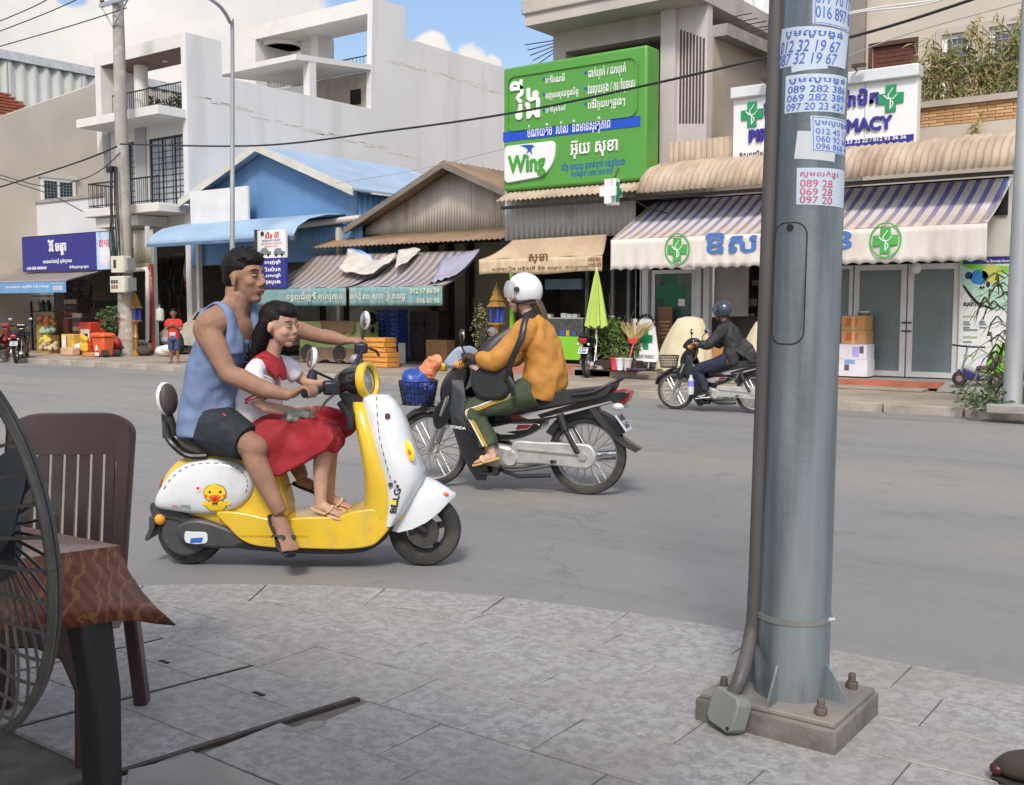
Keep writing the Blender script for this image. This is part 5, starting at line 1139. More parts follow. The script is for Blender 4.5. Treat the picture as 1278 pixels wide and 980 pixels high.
# ---- dark interior behind the tan awning -----------------------------------------------------
ki=thing('kiosk','open-fronted kiosk under the tan awning, dark inside with lime corner posts','shop',(-12,18.2,.12))
k0=py_(640,400,18.2).x; k1=py_(798,400,18.2).x
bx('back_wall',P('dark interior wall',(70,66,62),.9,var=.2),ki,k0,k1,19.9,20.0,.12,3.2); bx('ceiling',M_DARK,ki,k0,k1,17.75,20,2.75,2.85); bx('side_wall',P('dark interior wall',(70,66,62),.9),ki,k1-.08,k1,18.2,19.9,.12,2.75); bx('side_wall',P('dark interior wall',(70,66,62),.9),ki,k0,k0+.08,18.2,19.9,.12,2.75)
M_LIME=mat('lime painted panel',(.22,.56,.035),.5,var=.08,vs=1.5)
bx('corner_post',M_LIME,ki,py_(636,380,18.0).x,py_(640,380,18.0).x,18.0,18.06,.12,2.6)
bx('red_step',mat('terracotta tiles',(.40,.16,.10),.8,var=.15,vs=4,dirt=(.42,.33,.25),ds=2,da=.4),ki,k0-.2,py_(722,460,17.3).x,17.2,17.9,.12,.30); bx('step',M_SIDE,ki,py_(722,460,17.3).x+.003,k1,17.1,17.9,.12,.28)
q=pr(690,345,790,450,19.2)
for px in (730,762,782): bx('metal_frame',M_GREYP,ki,py_(px,400,19.2).x,py_(px,400,19.2).x+.07,19.2,19.26,.28,2.7)
q=pr(680,349,726,361,18.9); bs_=bx('glass_canopy_sign',P('blue-grey display',(110,140,160),.4,var=.2,vs=5),ki,q[0],q[1],18.9,19.0,q[2],q[3])
# counter with display glass
co=thing('counter','bright lime green shop counter with a glass display top','counter',(py_(688,450,17.8).x,17.8,.3))
q=pr(650,419,727,450,17.9); bx('body',M_LIME,co,q[0],q[1],17.9,18.4,q[2],q[3],bevel=.01)
zt_g=py_(690,398,17.9).z
bx('glass_front',mat('display glass',(.06,.065,.065),.1,var=.4,vs=9,spec=.8),co,q[0],q[1],17.92,17.94,q[3]+.002,zt_g); bx('glass_top',P('glass top',(160,165,160),.15),co,q[0],q[1],17.91,18.4,zt_g,zt_g+.025)
for i in range(9):
    x=q[0]+.1+i*(q[1]-q[0]-.2)/9; bx('pack',rnd.choice(cols),co,x,x+rnd.uniform(.06,.13),17.895,17.915,q[3]+.01,q[3]+rnd.uniform(.06,.16))
for px,py0,py1,c in ((684,392,399,(220,215,205)),(703,391,399,(205,205,200)),(710,392,399,(190,200,200)),(717,392,399,(200,190,180))):
    a,b,c0_,d=pr(px-3,py0,px+3,py1,18.0); tag(bx('packet',P('pk%d'%px,c,.6),None,a,b,18.0,18.12,zt_g+.026,d),['white upright packet standing left on the green counter top','pale packet near the middle of the green counter top','small grey packet right of the middle on the green counter','beige packet at the right end of the green counter'][(684,703,710,717).index(px)],'packet')
# folded umbrella
ub=py_(744,455,17.0); um=thing('umbrella','folded lime green market umbrella standing on a white pole','umbrella',(ub.x,17.0,.28))
zt_=py_(743,338,17).z; zb_=py_(743,408,17).z; rs_=[]
for k in range(9):
    t=k/8; z=zt_-(zt_-zb_)*t; r=.02+.17*t**.9
    rs_.append([V((ub.x+(r*(1+.22*math.cos(8*a)))*math.cos(a),17+(r*(1+.22*math.cos(8*a)))*math.sin(a),z+(.03*math.cos(8*a) if k==8 else 0))) for a in [2*PI*j/64 for j in range(64)]])
MB().rings(rs_).build('canopy',mat('lime fabric',(.42,.56,.12),.8,var=.12,vs=3,st=(1,1,.2)),um); MB().tube([V((ub.x,17,.28)),V((ub.x,17,zt_+.06))],[.02]*2,8).build('pole',M_WHITE,um); MB().cyl(V((ub.x,17,.28)),V((ub.x,17,.34)),.18,.14,12).build('foot',M_CONC,um)
# bush beside it
b=py_(765,455,17.3); plant('bush','leafy green bush in a dark planter between the lime umbrella and the cross board',(b.x,17.3,.28),[((-.15,0,.45),(.42,.3,.38),1),((.25,0,.35),(.35,.3,.33),.7),((.0,0,.8),(.22,.2,.2),.25)],mat('mid green leaves',(.10,.16,.035),.55,var=.45,vs=3),[((0,0,0),(-.1,0,.6),.02),((.1,0,0),(.3,0,.6),.02),((.0,0,.3),(.55,0,1.25),.008),((.0,0,.3),(-.1,0,1.4),.008),((.0,0,.3),(.3,0,1.1),.008)],.055,750)
b0=py_(765,452,17.0); tag(bx('planter',P('dark planter',(60,45,40),.8),None,b0.x-.45,b0.x+.5,16.98,17.28,.28,.45,bevel=.02),'low dark planter box under the green bush','planter')
# A-frame sign
ab=py_(805,455,17.3); af=thing('sandwich_board','white folding pavement sign with a green cross and arched black lettering','sign',(ab.x,17.3,.28))
q=pr(787,398,818,452,17.3); lean=.16
fl=lambda a,b,d:V((a+.10*(1-(b-q[2])/(q[3]-q[2])),17.3+lean*(b-q[2])/(q[3]-q[2])-d,b))
MB().prism([(q[0],q[2]),(q[1],q[2]),(q[1]-.12,q[3]),(q[0]-.02,q[3])],fl,0,.03).build('front_board',M_SWHITE,af)
fl2=lambda a,b,d:V((a-.25*(1-(b-q[2])/(q[3]-q[2])),17.8-lean*2*(b-q[2])/(q[3]-q[2])+d,b))
MB().prism([(q[0]-.1,q[2]),(q[1]-.2,q[2]),(q[1]-.2,q[3]),(q[0]-.1,q[3])],fl2,0,.03).build('rear_board',P('board back',(150,148,140),.7),af)
zc_=q[2]+.42; xc_=(q[0]+q[1])/2-.02
MB().prism([(xc_+x*.17,zc_+y*.2) for x,y in cr_],lambda a,b,d:fl(a,b,d+.03),0,.004).build('green_cross',M_GRN2,af,sharp=0)
for i in range(9):
    a=R(160-17.5*i); x=xc_+.2*math.cos(a); z=zc_+.2+.24*math.sin(a)
    MB().prism([(x-.022,z-.035),(x+.022,z-.035),(x+.028,z+.035),(x-.022,z+.03)],lambda p,e,d:fl(p,e,d+.03),0,.003).build('arched_letter',M_DARK,af,sharp=0)
text('lettering','PIRAMIT PHARMACY',M_BLACK,af,(q[0]+.08,q[2]+.06,q[1]-.1,q[2]+.13),lambda a,b,d:fl(a,b,d+.03),.002,.02)
for dx in (.05,.4): MB().tube([V((q[0]+dx,17.27,.28)),V((q[0]+dx,17.3,q[2]+.02))],[.015]*2,6).build('leg',M_GALV2,af)
# broom leaning upside down
bb_=py_(781,464,16.9); bt=py_(791,428,17.15); bm=thing('broom','straw broom with a red handle leaning head-up before the cross board','broom',(bb_.x,16.9,.25))
MB().tube([V((bb_.x,16.9,.25)),bt],[.016,.016],8).build('handle',P('red plastic',(205,70,62),.5),bm)
mb=MB(); mb.prism([(bt.x-.07,bt.z-.02),(bt.x+.07,bt.z-.02),(bt.x+.11,bt.z+.10),(bt.x-.13,bt.z+.08)],lambda a,b,d:V((a,17.15+d,b)),-.03,.03); mb.build('collar',P('red plastic',(205,70,62),.5),bm,bevel=.01)
mb=MB()
for i in range(70):
    f_=rnd.uniform(-1,1); p=V((bt.x+f_*.1,17.15+rnd.uniform(-.02,.02),bt.z+.07)); mb.tube([p,p+V((f_*.30+.06+rnd.uniform(-.03,.03),rnd.uniform(-.04,.04),.24+rnd.uniform(0,.10)))],[.007,.004],4,False)
mb.build('bristles',P('straw',(185,165,105),.9,var=.2),bm)
# pots & pan on the step
for i,(px,c,l) in enumerate(((767,(200,70,80),'small pink striped pot on the step by the umbrella'),(774,(215,215,225),'small white and red pot on the step, middle of three'),(783,(200,195,190),'small grey pot on the step next to the red broom'))):
    p=py_(px,462,16.9); t=thing('flower_pot',l,'pot',(p.x,16.9,.28)); MB().lathe([(.06,0),(.085,.2),(.095,.2),(.095,.23),(.08,.23)],12,M4.Translation(V((p.x,16.9,.28)))).build('pot',P('pot%d'%i,c,.6),t); mb=MB(); leaves(mb,(p.x,16.9,.56),(.08,.08,.07),25,.035); mb.build('foliage',M_LEAF2,t,sharp=0,recalc=False)
p=py_(796,466,16.9); tag(bx('dustpan',P('dark purple plastic',(62,50,72),.5),None,p.x-.2,p.x+.2,16.8,17.0,.285,.33,bevel=.015),'flat dark purple dustpan lying beside the red broom','dustpan')
# cartons by the sliding door
CT=[('large white carton with printed panels at the bottom of the stack by the glass door',(215,215,222),.42,.40),('white carton with a lilac label, second from the bottom of the stack',(218,216,226),.44,.34),('brown carton with a red print resting on the two white cartons',(188,145,98),.40,.26),('topmost brown carton of the stack by the glass door',(192,148,100),.40,.27)]
z=zd
ctz=[zd,py_(1066,448,17.9).z,py_(1066,429.5,17.9).z,py_(1066,412,17.9).z,py_(1066,394,17.9).z]
for i,(l,c,w,h_) in enumerate(CT):
    x0=py_(1046 if i<2 else 1050,450,17.75).x; x1=py_((1083,1082,1080,1079)[i],450,17.75).x
    t=thing('carton',l,'carton',((x0+x1)/2,17.95,ctz[i]),group='cartons stacked by the pharmacy door'); z0_=ctz[i]+.002; z1_=ctz[i+1]
    bx('box',P('cardboard%d'%i,c,.8,var=.06,vs=4),t,x0,x1,17.72,18.12,z0_,z1_,bevel=.006)
    if i==0: bx('printed_panel',P('blue print',(120,165,210),.7),t,x0+.12,x0+.30,17.717,17.719,z1_-.08,z1_-.01); bx('printed_panel',P('grey print',(90,90,95),.7),t,x0+.12,x0+.2,17.717,17.719,z0_+.1,z0_+.2)
    if i==1: bx('printed_panel',P('lilac print',(165,160,215),.7),t,x0+.25,x0+.36,17.717,17.719,z0_+.04,z1_-.04); bx('printed_panel',P('grey print',(90,90,95),.7),t,x1-.12,x1-.05,17.717,17.719,z0_+.1,z0_+.22)
    if i>=2: MB().prism([(x0+.06,z0_+.06),(x0+.26,z0_+.06),(x0+.28,z1_-.05),(x0+.1,z1_-.04)],lambda a,b,d:V((a,17.719-d,b)),0,.002).build('printed_mark',P('orange-red print',(195,95,62),.7),t,sharp=0); bx('tape',P('tape',(205,170,120),.5),t,(x0+x1)/2-.03,(x0+x1)/2+.03,17.716,17.7195,z0_,z1_-.01)
tt=thing('tin','small round tin with a pale lid on top of the carton stack','tin',((x0+x1)/2+.1,17.95,ctz[4])); MB().cyl(V(tt.location),V(tt.location)+V((0,0,.05)),.10,n=16).build('body',P('brown tin',(110,90,70),.5),tt); MB().cyl(V(tt.location)+V((0,0,.051)),V(tt.location)+V((0,0,.075)),.105,n=16).build('lid',P('pale lid',(190,188,180),.5),tt)
# covered motorbikes
M_COVER=mat('cream dust cover',(.60,.53,.37),.85,var=.08,vs=2,bump=.2,bs=7)
def covered(label,px0,px1,pyt,pyb,Y,parts):
    a=py_(px0,pyb,Y); b=py_(px1,pyb,Y); zt=py_((px0+px1)/2,pyt,Y).z; w=b.x-a.x; t=thing('covered_motorbike',label,'motorbike',((a.x+b.x)/2,Y,.25)); n=36; rs_=[]
    for k in range(10):
        f=k/9; z=a.z+(zt-a.z)*f; s=(1-.55*f**2.2); ss=[]
        for j in range(n):
            an=2*PI*j/n; fold=1+.06*math.sin(an*7+k*.2)*(1-f)+.03*math.sin(an*13+2)
            ss.append(V(((a.x+b.x)/2+parts*f*w+w/2*s*fold*math.copysign(abs(math.cos(an))**.7,math.cos(an)),Y+.36*s*fold*math.sin(an),z+(.05*math.sin(an*5) if k==0 else 0))))
        rs_.append(ss)
    rs_.append([((rs_[-1][j]-V(((a.x+b.x)/2+parts*w,Y,zt)))*.4)+V(((a.x+b.x)/2+parts*w,Y,zt+.04)) for j in range(n)])
    MB().rings(rs_).build('dust_cover',M_COVER,t,sharp=80)
    for dx in (-.3,.3): MB().tube([V(((a.x+b.x)/2+dx*w,Y-.0,.25+.0)),V(((a.x+b.x)/2+dx*w,Y,.62))],[.05,.05],8).build('tyre_bottom',M_RUB,t)
    return t
covered('motorbike under a cream dust cover, left of the dark-jacketed rider',823,886,398,462,17.0,.10)
covered('motorbike under a cream dust cover, partly hidden behind the steel pole',924,985,402,465,17.1,.05)
q=py_(902,440,17.0); tag(bx('carton',P('tan carton',(176,130,80),.8),None,q.x-.3,q.x+.35,17.2,17.6,zd-.02,q.z+.22,bevel=.008),'open tan carton standing between the two covered motorbikes','carton')
# child's three-wheeled scooter
kz=py_(1220,476,17.3); ks=thing('toy_scooter','small grey child\'s three-wheeler parked before the fish banner','toy',(kz.x,17.3,.22))
kx=kz.x; kzz=.22
for dx,dy,l in ((-.26,0,''),(.28,-.12,''),(.28,.12,'')): 
    w_=MB(); w_.lathe([(.05,-.035),(.10,-.035),(.115,-.015),(.115,.015),(.10,.035),(.05,.035)],16,M4.Translation(V((kx+dx,17.3+dy,kzz+.115)))@M4.Rotation(PI/2,4,'X')); o=w_.build('wheel',M_RUB,ks); MB().cyl(V((kx+dx,17.3+dy-.04,kzz+.115)),V((kx+dx,17.3+dy+.04,kzz+.115)),.05,n=10).build('hub',P('pink-grey hub',(150,120,135),.5),o)
mb=MB(); mb.tube([V((kx-.26,17.3,kzz+.13)),V((kx-.18,17.3,kzz+.5)),V((kx-.16,17.3,kzz+.62))],[.016]*3,8); mb.build('steering_column',M_GALV2,ks)
MB().tube([V((kx-.34,17.12,kzz+.64)),V((kx-.16,17.3,kzz+.61)),V((kx+.05,17.48,kzz+.60))],[.014]*3,8).build('handlebar',M_BLACK,ks)
MB().tube([V((kx-.2,17.3,kzz+.3)),V((kx,17.3,kzz+.22)),V((kx+.28,17.3,kzz+.14))],[(.04,.05)]*3,8).build('frame',M_GREYP,ks); MB().cbox((kx+.12,17.3,kzz+.29),(.26,.2,.06)).build('seat',P('mauve seat',(88,78,84),.6),ks,bevel=.02); MB().cbox((kx+.26,17.3,kzz+.40),(.04,.2,.22),(0,.25,0)).build('seat_back',P('mauve seat',(88,78,84),.6),ks,bevel=.015)
ORD=['lowest','second up','third up','fourth up','fifth up','sixth up','seventh up','eighth up','ninth up','tenth up','eleventh up']
# ---- crate shop goods ---------------------------------------------------------------------
M_BCR=mat('blue plastic crate',(.035,.085,.40),.5,var=.12,vs=4); M_KCR=mat('black-brown plastic crate',(.035,.028,.03),.55,var=.2,vs=4); M_OCR=mat('orange cardboard',(.55,.24,.045),.75,var=.1,vs=4)
def crate(m,label,grp,c,w,d,h,name='crate',rz=0.):
    t=thing(name,label,'crate',c,rz,grp); mb=MB(); t_=.02
    mb.box(-w/2,w/2,-d/2,d/2,0,t_); mb.box(-w/2,w/2,-d/2,-d/2+t_,t_+.001,h*.35); mb.box(-w/2,w/2,-d/2,-d/2+t_,h*.72,h); mb.box(-w/2,-w/2+.06,-d/2+.001,-d/2+t_-.001,h*.35+.001,h*.72-.001); mb.box(w/2-.06,w/2,-d/2+.001,-d/2+t_-.001,h*.35+.001,h*.72-.001); mb.box(-.03,.03,-d/2+.001,-d/2+t_-.001,h*.35+.001,h*.72-.001)
    mb.box(-w/2,-w/2+t_,-d/2+t_+.001,d/2,t_+.001,h); mb.box(w/2-t_,w/2,-d/2+t_+.001,d/2,t_+.001,h); mb.box(-w/2+t_+.001,w/2-t_-.001,d/2-t_,d/2,t_+.001,h)
    mb.build('shell',m,t,world=False); MB().box(-w*.22,w*.22,-d/2-.003,-d/2-.001,h*.75,h*.92).build('pale_mark',P('pale mark',(120,135,190),.6) if m is M_BCR else P('grey mark',(70,66,70),.6),t,world=False); MB().box(-w/2-.004,w/2+.004,-d/2-.004,d/2+.004,h*.94,h+.002).box(-w/2+.02,w/2-.02,-d/2+.021,d/2-.02,.03,h*.9).build('bottles' if m is M_BCR else 'rim',m if m is not M_BCR else P('navy crate content',(24,36,92),.6),t,world=False)
    return t
p0=None; rows=11; q=pr(472,386,500,457,18.6); hh=(q[3]-q[2])/rows; ww=(q[1]-q[0])/2
for c_ in range(2):
    for r_ in range(rows-(c_==1)*0):
        lbl='blue plastic crate, %s in the %s column of the blue stack'%(ORD[r_],('left','right')[c_]); l='blue drinks crates in one tall double stack under the teal valance'
        loc=(q[0]+ww*(c_+.5)+rnd.uniform(-.012,.012),18.7+rnd.uniform(-.02,.02),.146+hh*1.0*r_*((q[3]-.146)/(q[3]-q[2])))
        if p0 is None: p0=crate(M_BCR,lbl,l,loc,ww-.015,.36,hh*((q[3]-.146)/(q[3]-q[2]))-.006)
        else: copy_tree(p0,V(loc),rnd.uniform(-.03,.03),lbl)
p0=None; q=pr(514,388,551,459,19.0); rows=10; hk=(q[3]-.146)/rows; ww=(q[1]-q[0])/2
for c_ in range(2):
    for r_ in range(rows):
        lbl='dark brown crate, %s in the %s column of the dark stack'%(ORD[r_],('left','right')[c_]); loc=(q[0]+ww*(c_+.5)+rnd.uniform(-.015,.015),19.1+rnd.uniform(-.02,.02),.146+hk*r_)
        if p0 is None: p0=crate(M_KCR,lbl,'dark crates in a tall stack right of the blue crates',loc,ww-.02,.36,hk-.005)
        else: copy_tree(p0,V(loc),rnd.uniform(-.03,.03),lbl)
q=pr(454,421,486,468,16.9); ro=['lowest','second from the bottom','third from the bottom','fourth from the bottom','second from the top','topmost']; hk=(q[3]-.121)/6
for r_ in range(6):
    x0=q[0]+(.0 if r_<3 else -.10)+rnd.uniform(0,.02); x1=x0+(q[1]-q[0])*.97; t=thing('carton','orange carton, %s in the orange stack near the kerb'%ro[r_],'carton',((x0+x1)/2,17.0,.121+hk*r_),group='orange cartons in one stack'); mb=MB(); mb.cbox(((x0+x1)/2,17.05,.121+hk*(r_+.5)),(x1-x0,.4,hk-.008),(0,0,rnd.uniform(-.06,.06))); mb.build('box',M_OCR,t,bevel=.012); bx('tape',P('pale orange tape',(240,190,110),.6),t,x0+.02,x1-.03,16.836,16.84,.121+hk*(r_+.45),.121+hk*(r_+.55))
q=pr(535,424,561,452,18.3); tag(bx('cardboard',P('plain cardboard',(160,125,85),.85,var=.1),None,q[0],q[1],18.2,18.5,.146,q[3],bevel=.01),'plain brown cardboard box right of the dark crates','carton')
q=pr(499,428,505,456,18.3); tag(bx('white_board',P('off-white board',(205,200,190),.7),None,q[0],q[1]+.05,18.25,18.29,.146,q[3]),'narrow off-white board leaning by the blue crates','board')
q=pr(526,441,541,449,17.4)
gb=thing('cart','pale green painted food cart with a brown sack draped on its front','cart',(py_(412,446,17.6).x,17.6,.12))
q=pr(374,401,450,438,17.6); bx('body',mat('pale green board',(.33,.42,.16),.7,var=.15,vs=2,dirt=(.33,.28,.2),ds=2,da=.5),gb,q[0],q[1],17.6,18.2,q[2],q[3]); 
sheetmb((py_(398,404,17.55).x,17.58,q[3]+.02),(py_(442,404,17.55).x,17.58,q[3]+.03),(py_(402,424,17.5).x,17.52,q[3]-.30),(py_(440,420,17.5).x,17.54,q[3]-.26),14,10,0,.05).build('sack',P('brown sack',(140,118,88),.9,var=.15),gb,solid=.01)
for dx in (.1,1.2): MB().lathe([(.15,-.03),(.2,-.03),(.22,0),(.2,.03),(.15,.03)],18,M4.Translation(V((q[0]+dx+.2,17.55,.34)))@M4.Rotation(PI/2,4,'X')).build('wheel',M_RUB,gb)
for dx in (.05,(q[1]-q[0])-.1): bx('post',P('green post',(120,150,80),.7),gb,q[0]+dx,q[0]+dx+.05,17.62,17.67,.14,q[2]); 
sheetmb((q[0],17.57,q[2]+.05),(q[1],17.57,q[2]+.05),(q[0]+.1,17.5,.2),(q[1]-.1,17.5,.2),14,8,.1,.04).build('brown_cover',P('brown cover',(118,98,78),.9,var=.2),gb,solid=.01)
hk_=py_(461,402,17.9)
for i,(px,py,r) in enumerate(((462,398,.16),(460,412,.15))):
    c=py_(px,py,18.0); tag(MB().ell(c,(r,.15,r),14,10).build('helmet',P('black helmet',(26,26,28),.3),None),['black helmet hung higher on the post beside the blue crates','black helmet hung lower on the post beside the blue crates'][i],'helmet')
# leaning planks, small spirit shrine of the tan shop, thin climber
def shrine(label,px,pyt,pyb,Y):
    b=py_(px,pyb,Y); t=thing('spirit_house',label,'shrine',(b.x,Y,.13)); zt=py_(px,pyt,Y).z; H=zt-.13; G_=mat('gilded wood',(.36,.19,.05),.5,metal=.15,var=.25,vs=6); x=b.x; k_=.62
    mb=MB(); T_=lambda z:M4.Translation(V((x,Y,.13+z)))
    mb.lathe([(.12,0),(.12,.05*H),(.06,.08*H),(.05,.25*H),(.08,.28*H),(.05,.31*H),(.05,.48*H),(.10,.52*H)],12,T_(0)); mb.build('pedestal',G_,t)
    mb=MB(); z=.13+.52*H; mb.box(x-.14,x+.14,Y-.12,Y+.12,z,z+.03); mb.build('platform',G_,t)
    mb=MB(); 
    for sx in (-.09,.09):
        for sy in (-.08,.08): mb.box(x+sx-.015,x+sx+.015,Y+sy-.015,Y+sy+.015,z+.031,z+.2*H)
    mb.box(x-.11,x+.11,Y+.0801,Y+.10,z+.032,z+.2*H); mb.build('house_wall',P('blue niche',(60,80,170),.6),t)
    mb=MB(); zz=z+.2*H
    for k in range(3):
        s=.15-.04*k; mb.rings([[V((x-s,Y-s,zz)),V((x+s,Y-s,zz)),V((x+s,Y+s,zz)),V((x-s,Y+s,zz))],[V((x-s*.4,Y-s*.4,zz+.09*H)),V((x+s*.4,Y-s*.4,zz+.09*H)),V((x+s*.4,Y+s*.4,zz+.09*H)),V((x-s*.4,Y+s*.4,zz+.09*H))]]); zz+=.07*H
    mb.cyl(V((x,Y,zz)),V((x,Y,.13+H)),.03,.004,8); mb.build('tiered_roof',G_,t)
    return t
shrine('gilded spirit house on a turned pedestal beside the tan awning post',620,352,446,17.6)
shrine('gilded spirit house standing behind the concrete utility pole',170,362,432,17.2)
b=py_(600,440,17.9); plant('climber','thin pale climbing plant against the olive wall by the shrine',(b.x,17.9,.14),[((0,0,.9),(.28,.15,.5),1)],mat('pale leaves',(.24,.25,.10),.7,var=.35,vs=3),[((0,0,0),(-.2,0,1.5),.008),((.05,0,0),(.2,0,1.3),.008),((0,0,0),(0,0,1.2),.01)],.035,200)
# ---- workshop contents -----------------------------------------------------------------------
tyre_spots=[(208,335,.32),(206,372,.34),(232,325,.36),(228,382,.25),(246,372,.22),(222,352,.3)]
lb=['hung high by the left post','hung low by the left post','hung at the middle top','hung low in the middle','hung lowest near the car bonnet','hung in the centre']
for i,(px,py,r) in enumerate(tyre_spots):
    c=py_(px,py,20.2); pts=[c+V((r*math.cos(a)*.75,rnd.uniform(-.02,.02),r*math.sin(a)*(1.25+.2*(i%2)))) for a in [2*PI*k/18 for k in range(19)]]
    tag(MB().tube(pts,[.045]*19,7,False).build('rubber_seal',M_BLACK,None),'loop of black rubber door seal '+lb[i]+' of the workshop','rubber seal',group='rubber loops hanging in the workshop')
c=py_(242,348,19.6); bp_=MB().tube([c+V((-.35,0,-.25)),c+V((-.05,-.05,.0)),c+V((.38,0,.12))],[(.12,.08),(.2,.1),(.12,.08)],10,smooth=4).build('car_bumper',P('dull red panel',(150,50,45),.45),None); tag(bp_,'red car bumper hanging in the dark workshop','car part')
c=py_(235,332,19.8); tag(MB().ell(c,(.22,.05,.5),14,10,(0,.3,0)).build('hanging_bodywork',P('cream panel',(180,175,150),.4),None),'cream car panel hanging behind the red bumper','car part')
c=py_(246,362,19.5); tag(MB().ell(c,(.26,.08,.36),14,10,(0,.4,0)).build('hanging_bodywork',P('white panel',(190,195,205),.3),None),'white car panel hanging under the red bumper','car part')
c=py_(252,385,19.7); tag(MB().cbox(c,(.9,.05,.5),(0,.5,0)).build('hanging_bodywork',P('grey panel',(120,115,105),.5),None,bevel=.05),'grey slanting car panel low in the workshop','car part')
c=py_(258,375,19.3); tag(MB().cbox(c,(.35,.06,.7),(0,.4,0)).build('seat_back',P('black trim',(28,26,26),.6),None,bevel=.08),'black car trim piece leaning in the workshop','car part')
q=pr(262,340,276,420,20.4); tag(bx('blue_sheet',P('blue sheet',(60,110,150),.6,var=.15),None,q[0],q[1],20.4,20.45,.2,q[3]),'tall blue sheet standing at the back of the workshop','sheet')
c=py_(199,393,18.0); ca_=thing('water_canister','small white canister hung on the workshop post','canister',(c.x,18.0,c.z-.2)); MB().lathe([(.10,-.18),(.13,-.15),(.13,.12),(.10,.17),(.03,.19),(.03,.23)],14,M4.Translation(c)).build('body',P('greenish white plastic',(200,208,198),.4),ca_); MB().tube([c+V((-.03,0,.2)),c+V((0,0,.3)),c+V((.03,0,.2))],[.01]*3,5).build('handle',M_GREYP,ca_)
# pale car behind the boy: bonnet, wing and wheel arch facing the street
cx=py_(226,440,18.2); M_CLEAR0=P('old lamp glass',(190,190,180),.2); cr0=thing('car','pale old car standing nose-out inside the workshop behind the boy','car',(cx.x,19,.14))
X=lambda px:py_(px,430,18.0).x
CL=4.0; x0=X(194); bodyp=[(x0,.42),(x0-.02,.62),(x0+.08,.80),(x0+.55,.90),(x0+1.05,.97),(x0+1.45,1.30),(x0+1.8,1.43),(x0+2.6,1.45),(x0+3.2,1.30),(x0+3.6,1.02),(x0+3.98,.95),(x0+4.05,.6),(x0+4.0,.40)]
M_CAR=mat('pale car paint',(.46,.43,.36),.35,var=.1,coat=.3,dirt=(.30,.26,.2),ds=2,da=.4)
MB().prism([(p.x,p.y) for p in cat_rom([V((a,b,0)) for a,b in bodyp],4)],lambda a,b,d:V((a,18.15+d+(.10 if b>1.02 else 0)*(1 if d<.8 else -1),b)),0,1.6).build('body',M_CAR,cr0,bevel=.07,seg=3)
for xw in (x0+.75,x0+3.2):
    MB().prism([(xw+.36*math.cos(R(a)),.46+.36*math.sin(R(a))) for a in range(-20,201,20)],lambda a,b,d:V((a,18.135+d,b)),0,.014).build('wheel_arch',M_DARK,cr0)
    w_=MB().lathe([(.17,-.09),(.28,-.09),(.305,-.04),(.305,.08),(.17,.08)],24,M4.Translation(V((xw,18.16,.445)))@M4.Rotation(PI/2,4,'X')).build('wheel',M_RUB,cr0); MB().lathe([(.02,.075),(.10,.06),(.17,.07)],20,M4.Translation(V((xw,18.16,.445)))@M4.Rotation(PI/2,4,'X')).build('rim',M_ALU,w_)
MB().prism([(x0+1.30,1.03),(x0+1.62,1.32),(x0+2.15,1.36),(x0+2.15,1.03)],lambda a,b,d:V((a,18.235+d,b)),0,.02).build('side_window',M_GLASS,cr0); MB().prism([(x0+2.22,1.03),(x0+2.22,1.36),(x0+2.75,1.34),(x0+3.15,1.05)],lambda a,b,d:V((a,18.235+d,b)),0,.02).build('side_window',M_GLASS,cr0)
dr_=MB().prism([(x0+1.25,.45),(x0+1.25,.99),(x0+2.18,.99),(x0+2.18,.45)],lambda a,b,d:V((a,18.143+d,b)),0,.012).build('door',M_CAR,cr0,bevel=.006); bx('handle',M_BLACK,dr_,x0+1.98,x0+2.12,18.125,18.142,.86,.89)
bx('bumper',M_GREYP,cr0,x0-.07,x0+.36,18.10,18.3,.46,.60,bevel=.04); MB().ell((x0+.04,18.2,.70),(.06,.09,.07)).build('headlight',M_CLEAR0,cr0)
c=py_(205,440,17.4); wb_=MB(); wb_.ell((c.x,17.4,.27),(.33,.2,.15),14,8); wb_.ell((c.x+.2,17.35,.33),(.2,.15,.12),12,8); tag(wb_.build('sack',P('white sack',(215,212,210),.8,var=.1,bump=.4,bs=6),None,remesh=.02,smooth=2),'crumpled white sack on the ground left of the boy','sack')
for i,(px,py) in enumerate(((174,440),(182,441),(178,437))):
    c=py_(px,py,17.3); tag(MB().ell((c.x,17.3,.24+.05*(i==2)),(.22,.15,.12),12,8,(0,0,i)).build('scrap_bundle',P('dark scrap',(70,58,50),.9,var=.3),None,sharp=80),['dark scrap bundle left at the foot of the red board','dark scrap bundle right at the foot of the red board','dark scrap bundle on top at the foot of the red board'][i],'scrap')
# workshop sign on a post behind the man
wsg=thing('sign','upright workshop sign, white upper half with two small cars, navy lower half','sign',(py_(340,345,16.6).x,16.6,.12))
q=pr(321,288,357,340,16.6); zm=py_(340,322,16.6).z; bx('board',M_SWHITE,wsg,q[0],q[1],16.6,16.66,zm,q[3]); nv=bx('navy_board',M_NAVY,wsg,q[0],q[1],16.6,16.66,q[2]-.35,zm-.002); bx('edge',M_IRON,wsg,q[0]-.05,q[0]-.002,16.55,16.7,q[2]-.35,q[3]+.02); bx('post',M_IRON,wsg,q[0]+.1,q[0]+.18,16.67,16.75,.12,q[2])
rp_=P('red print',(205,50,55),.5); ft(wsg,'ស៊ីន ម៉ែ',rp_,331,290,348,297,16.6,.004,.03)
for k,(y0,y1,x0,x1) in enumerate(((299,301.5,327,350),(303,305,326,352),(306.5,308.5,330,347))): ft(wsg,'ទទួលជួសជុល គ្រប់ប្រភេទ',rp_ if k else M_NAVYL,x0,y0,x1,y1,16.6,.003,.01)
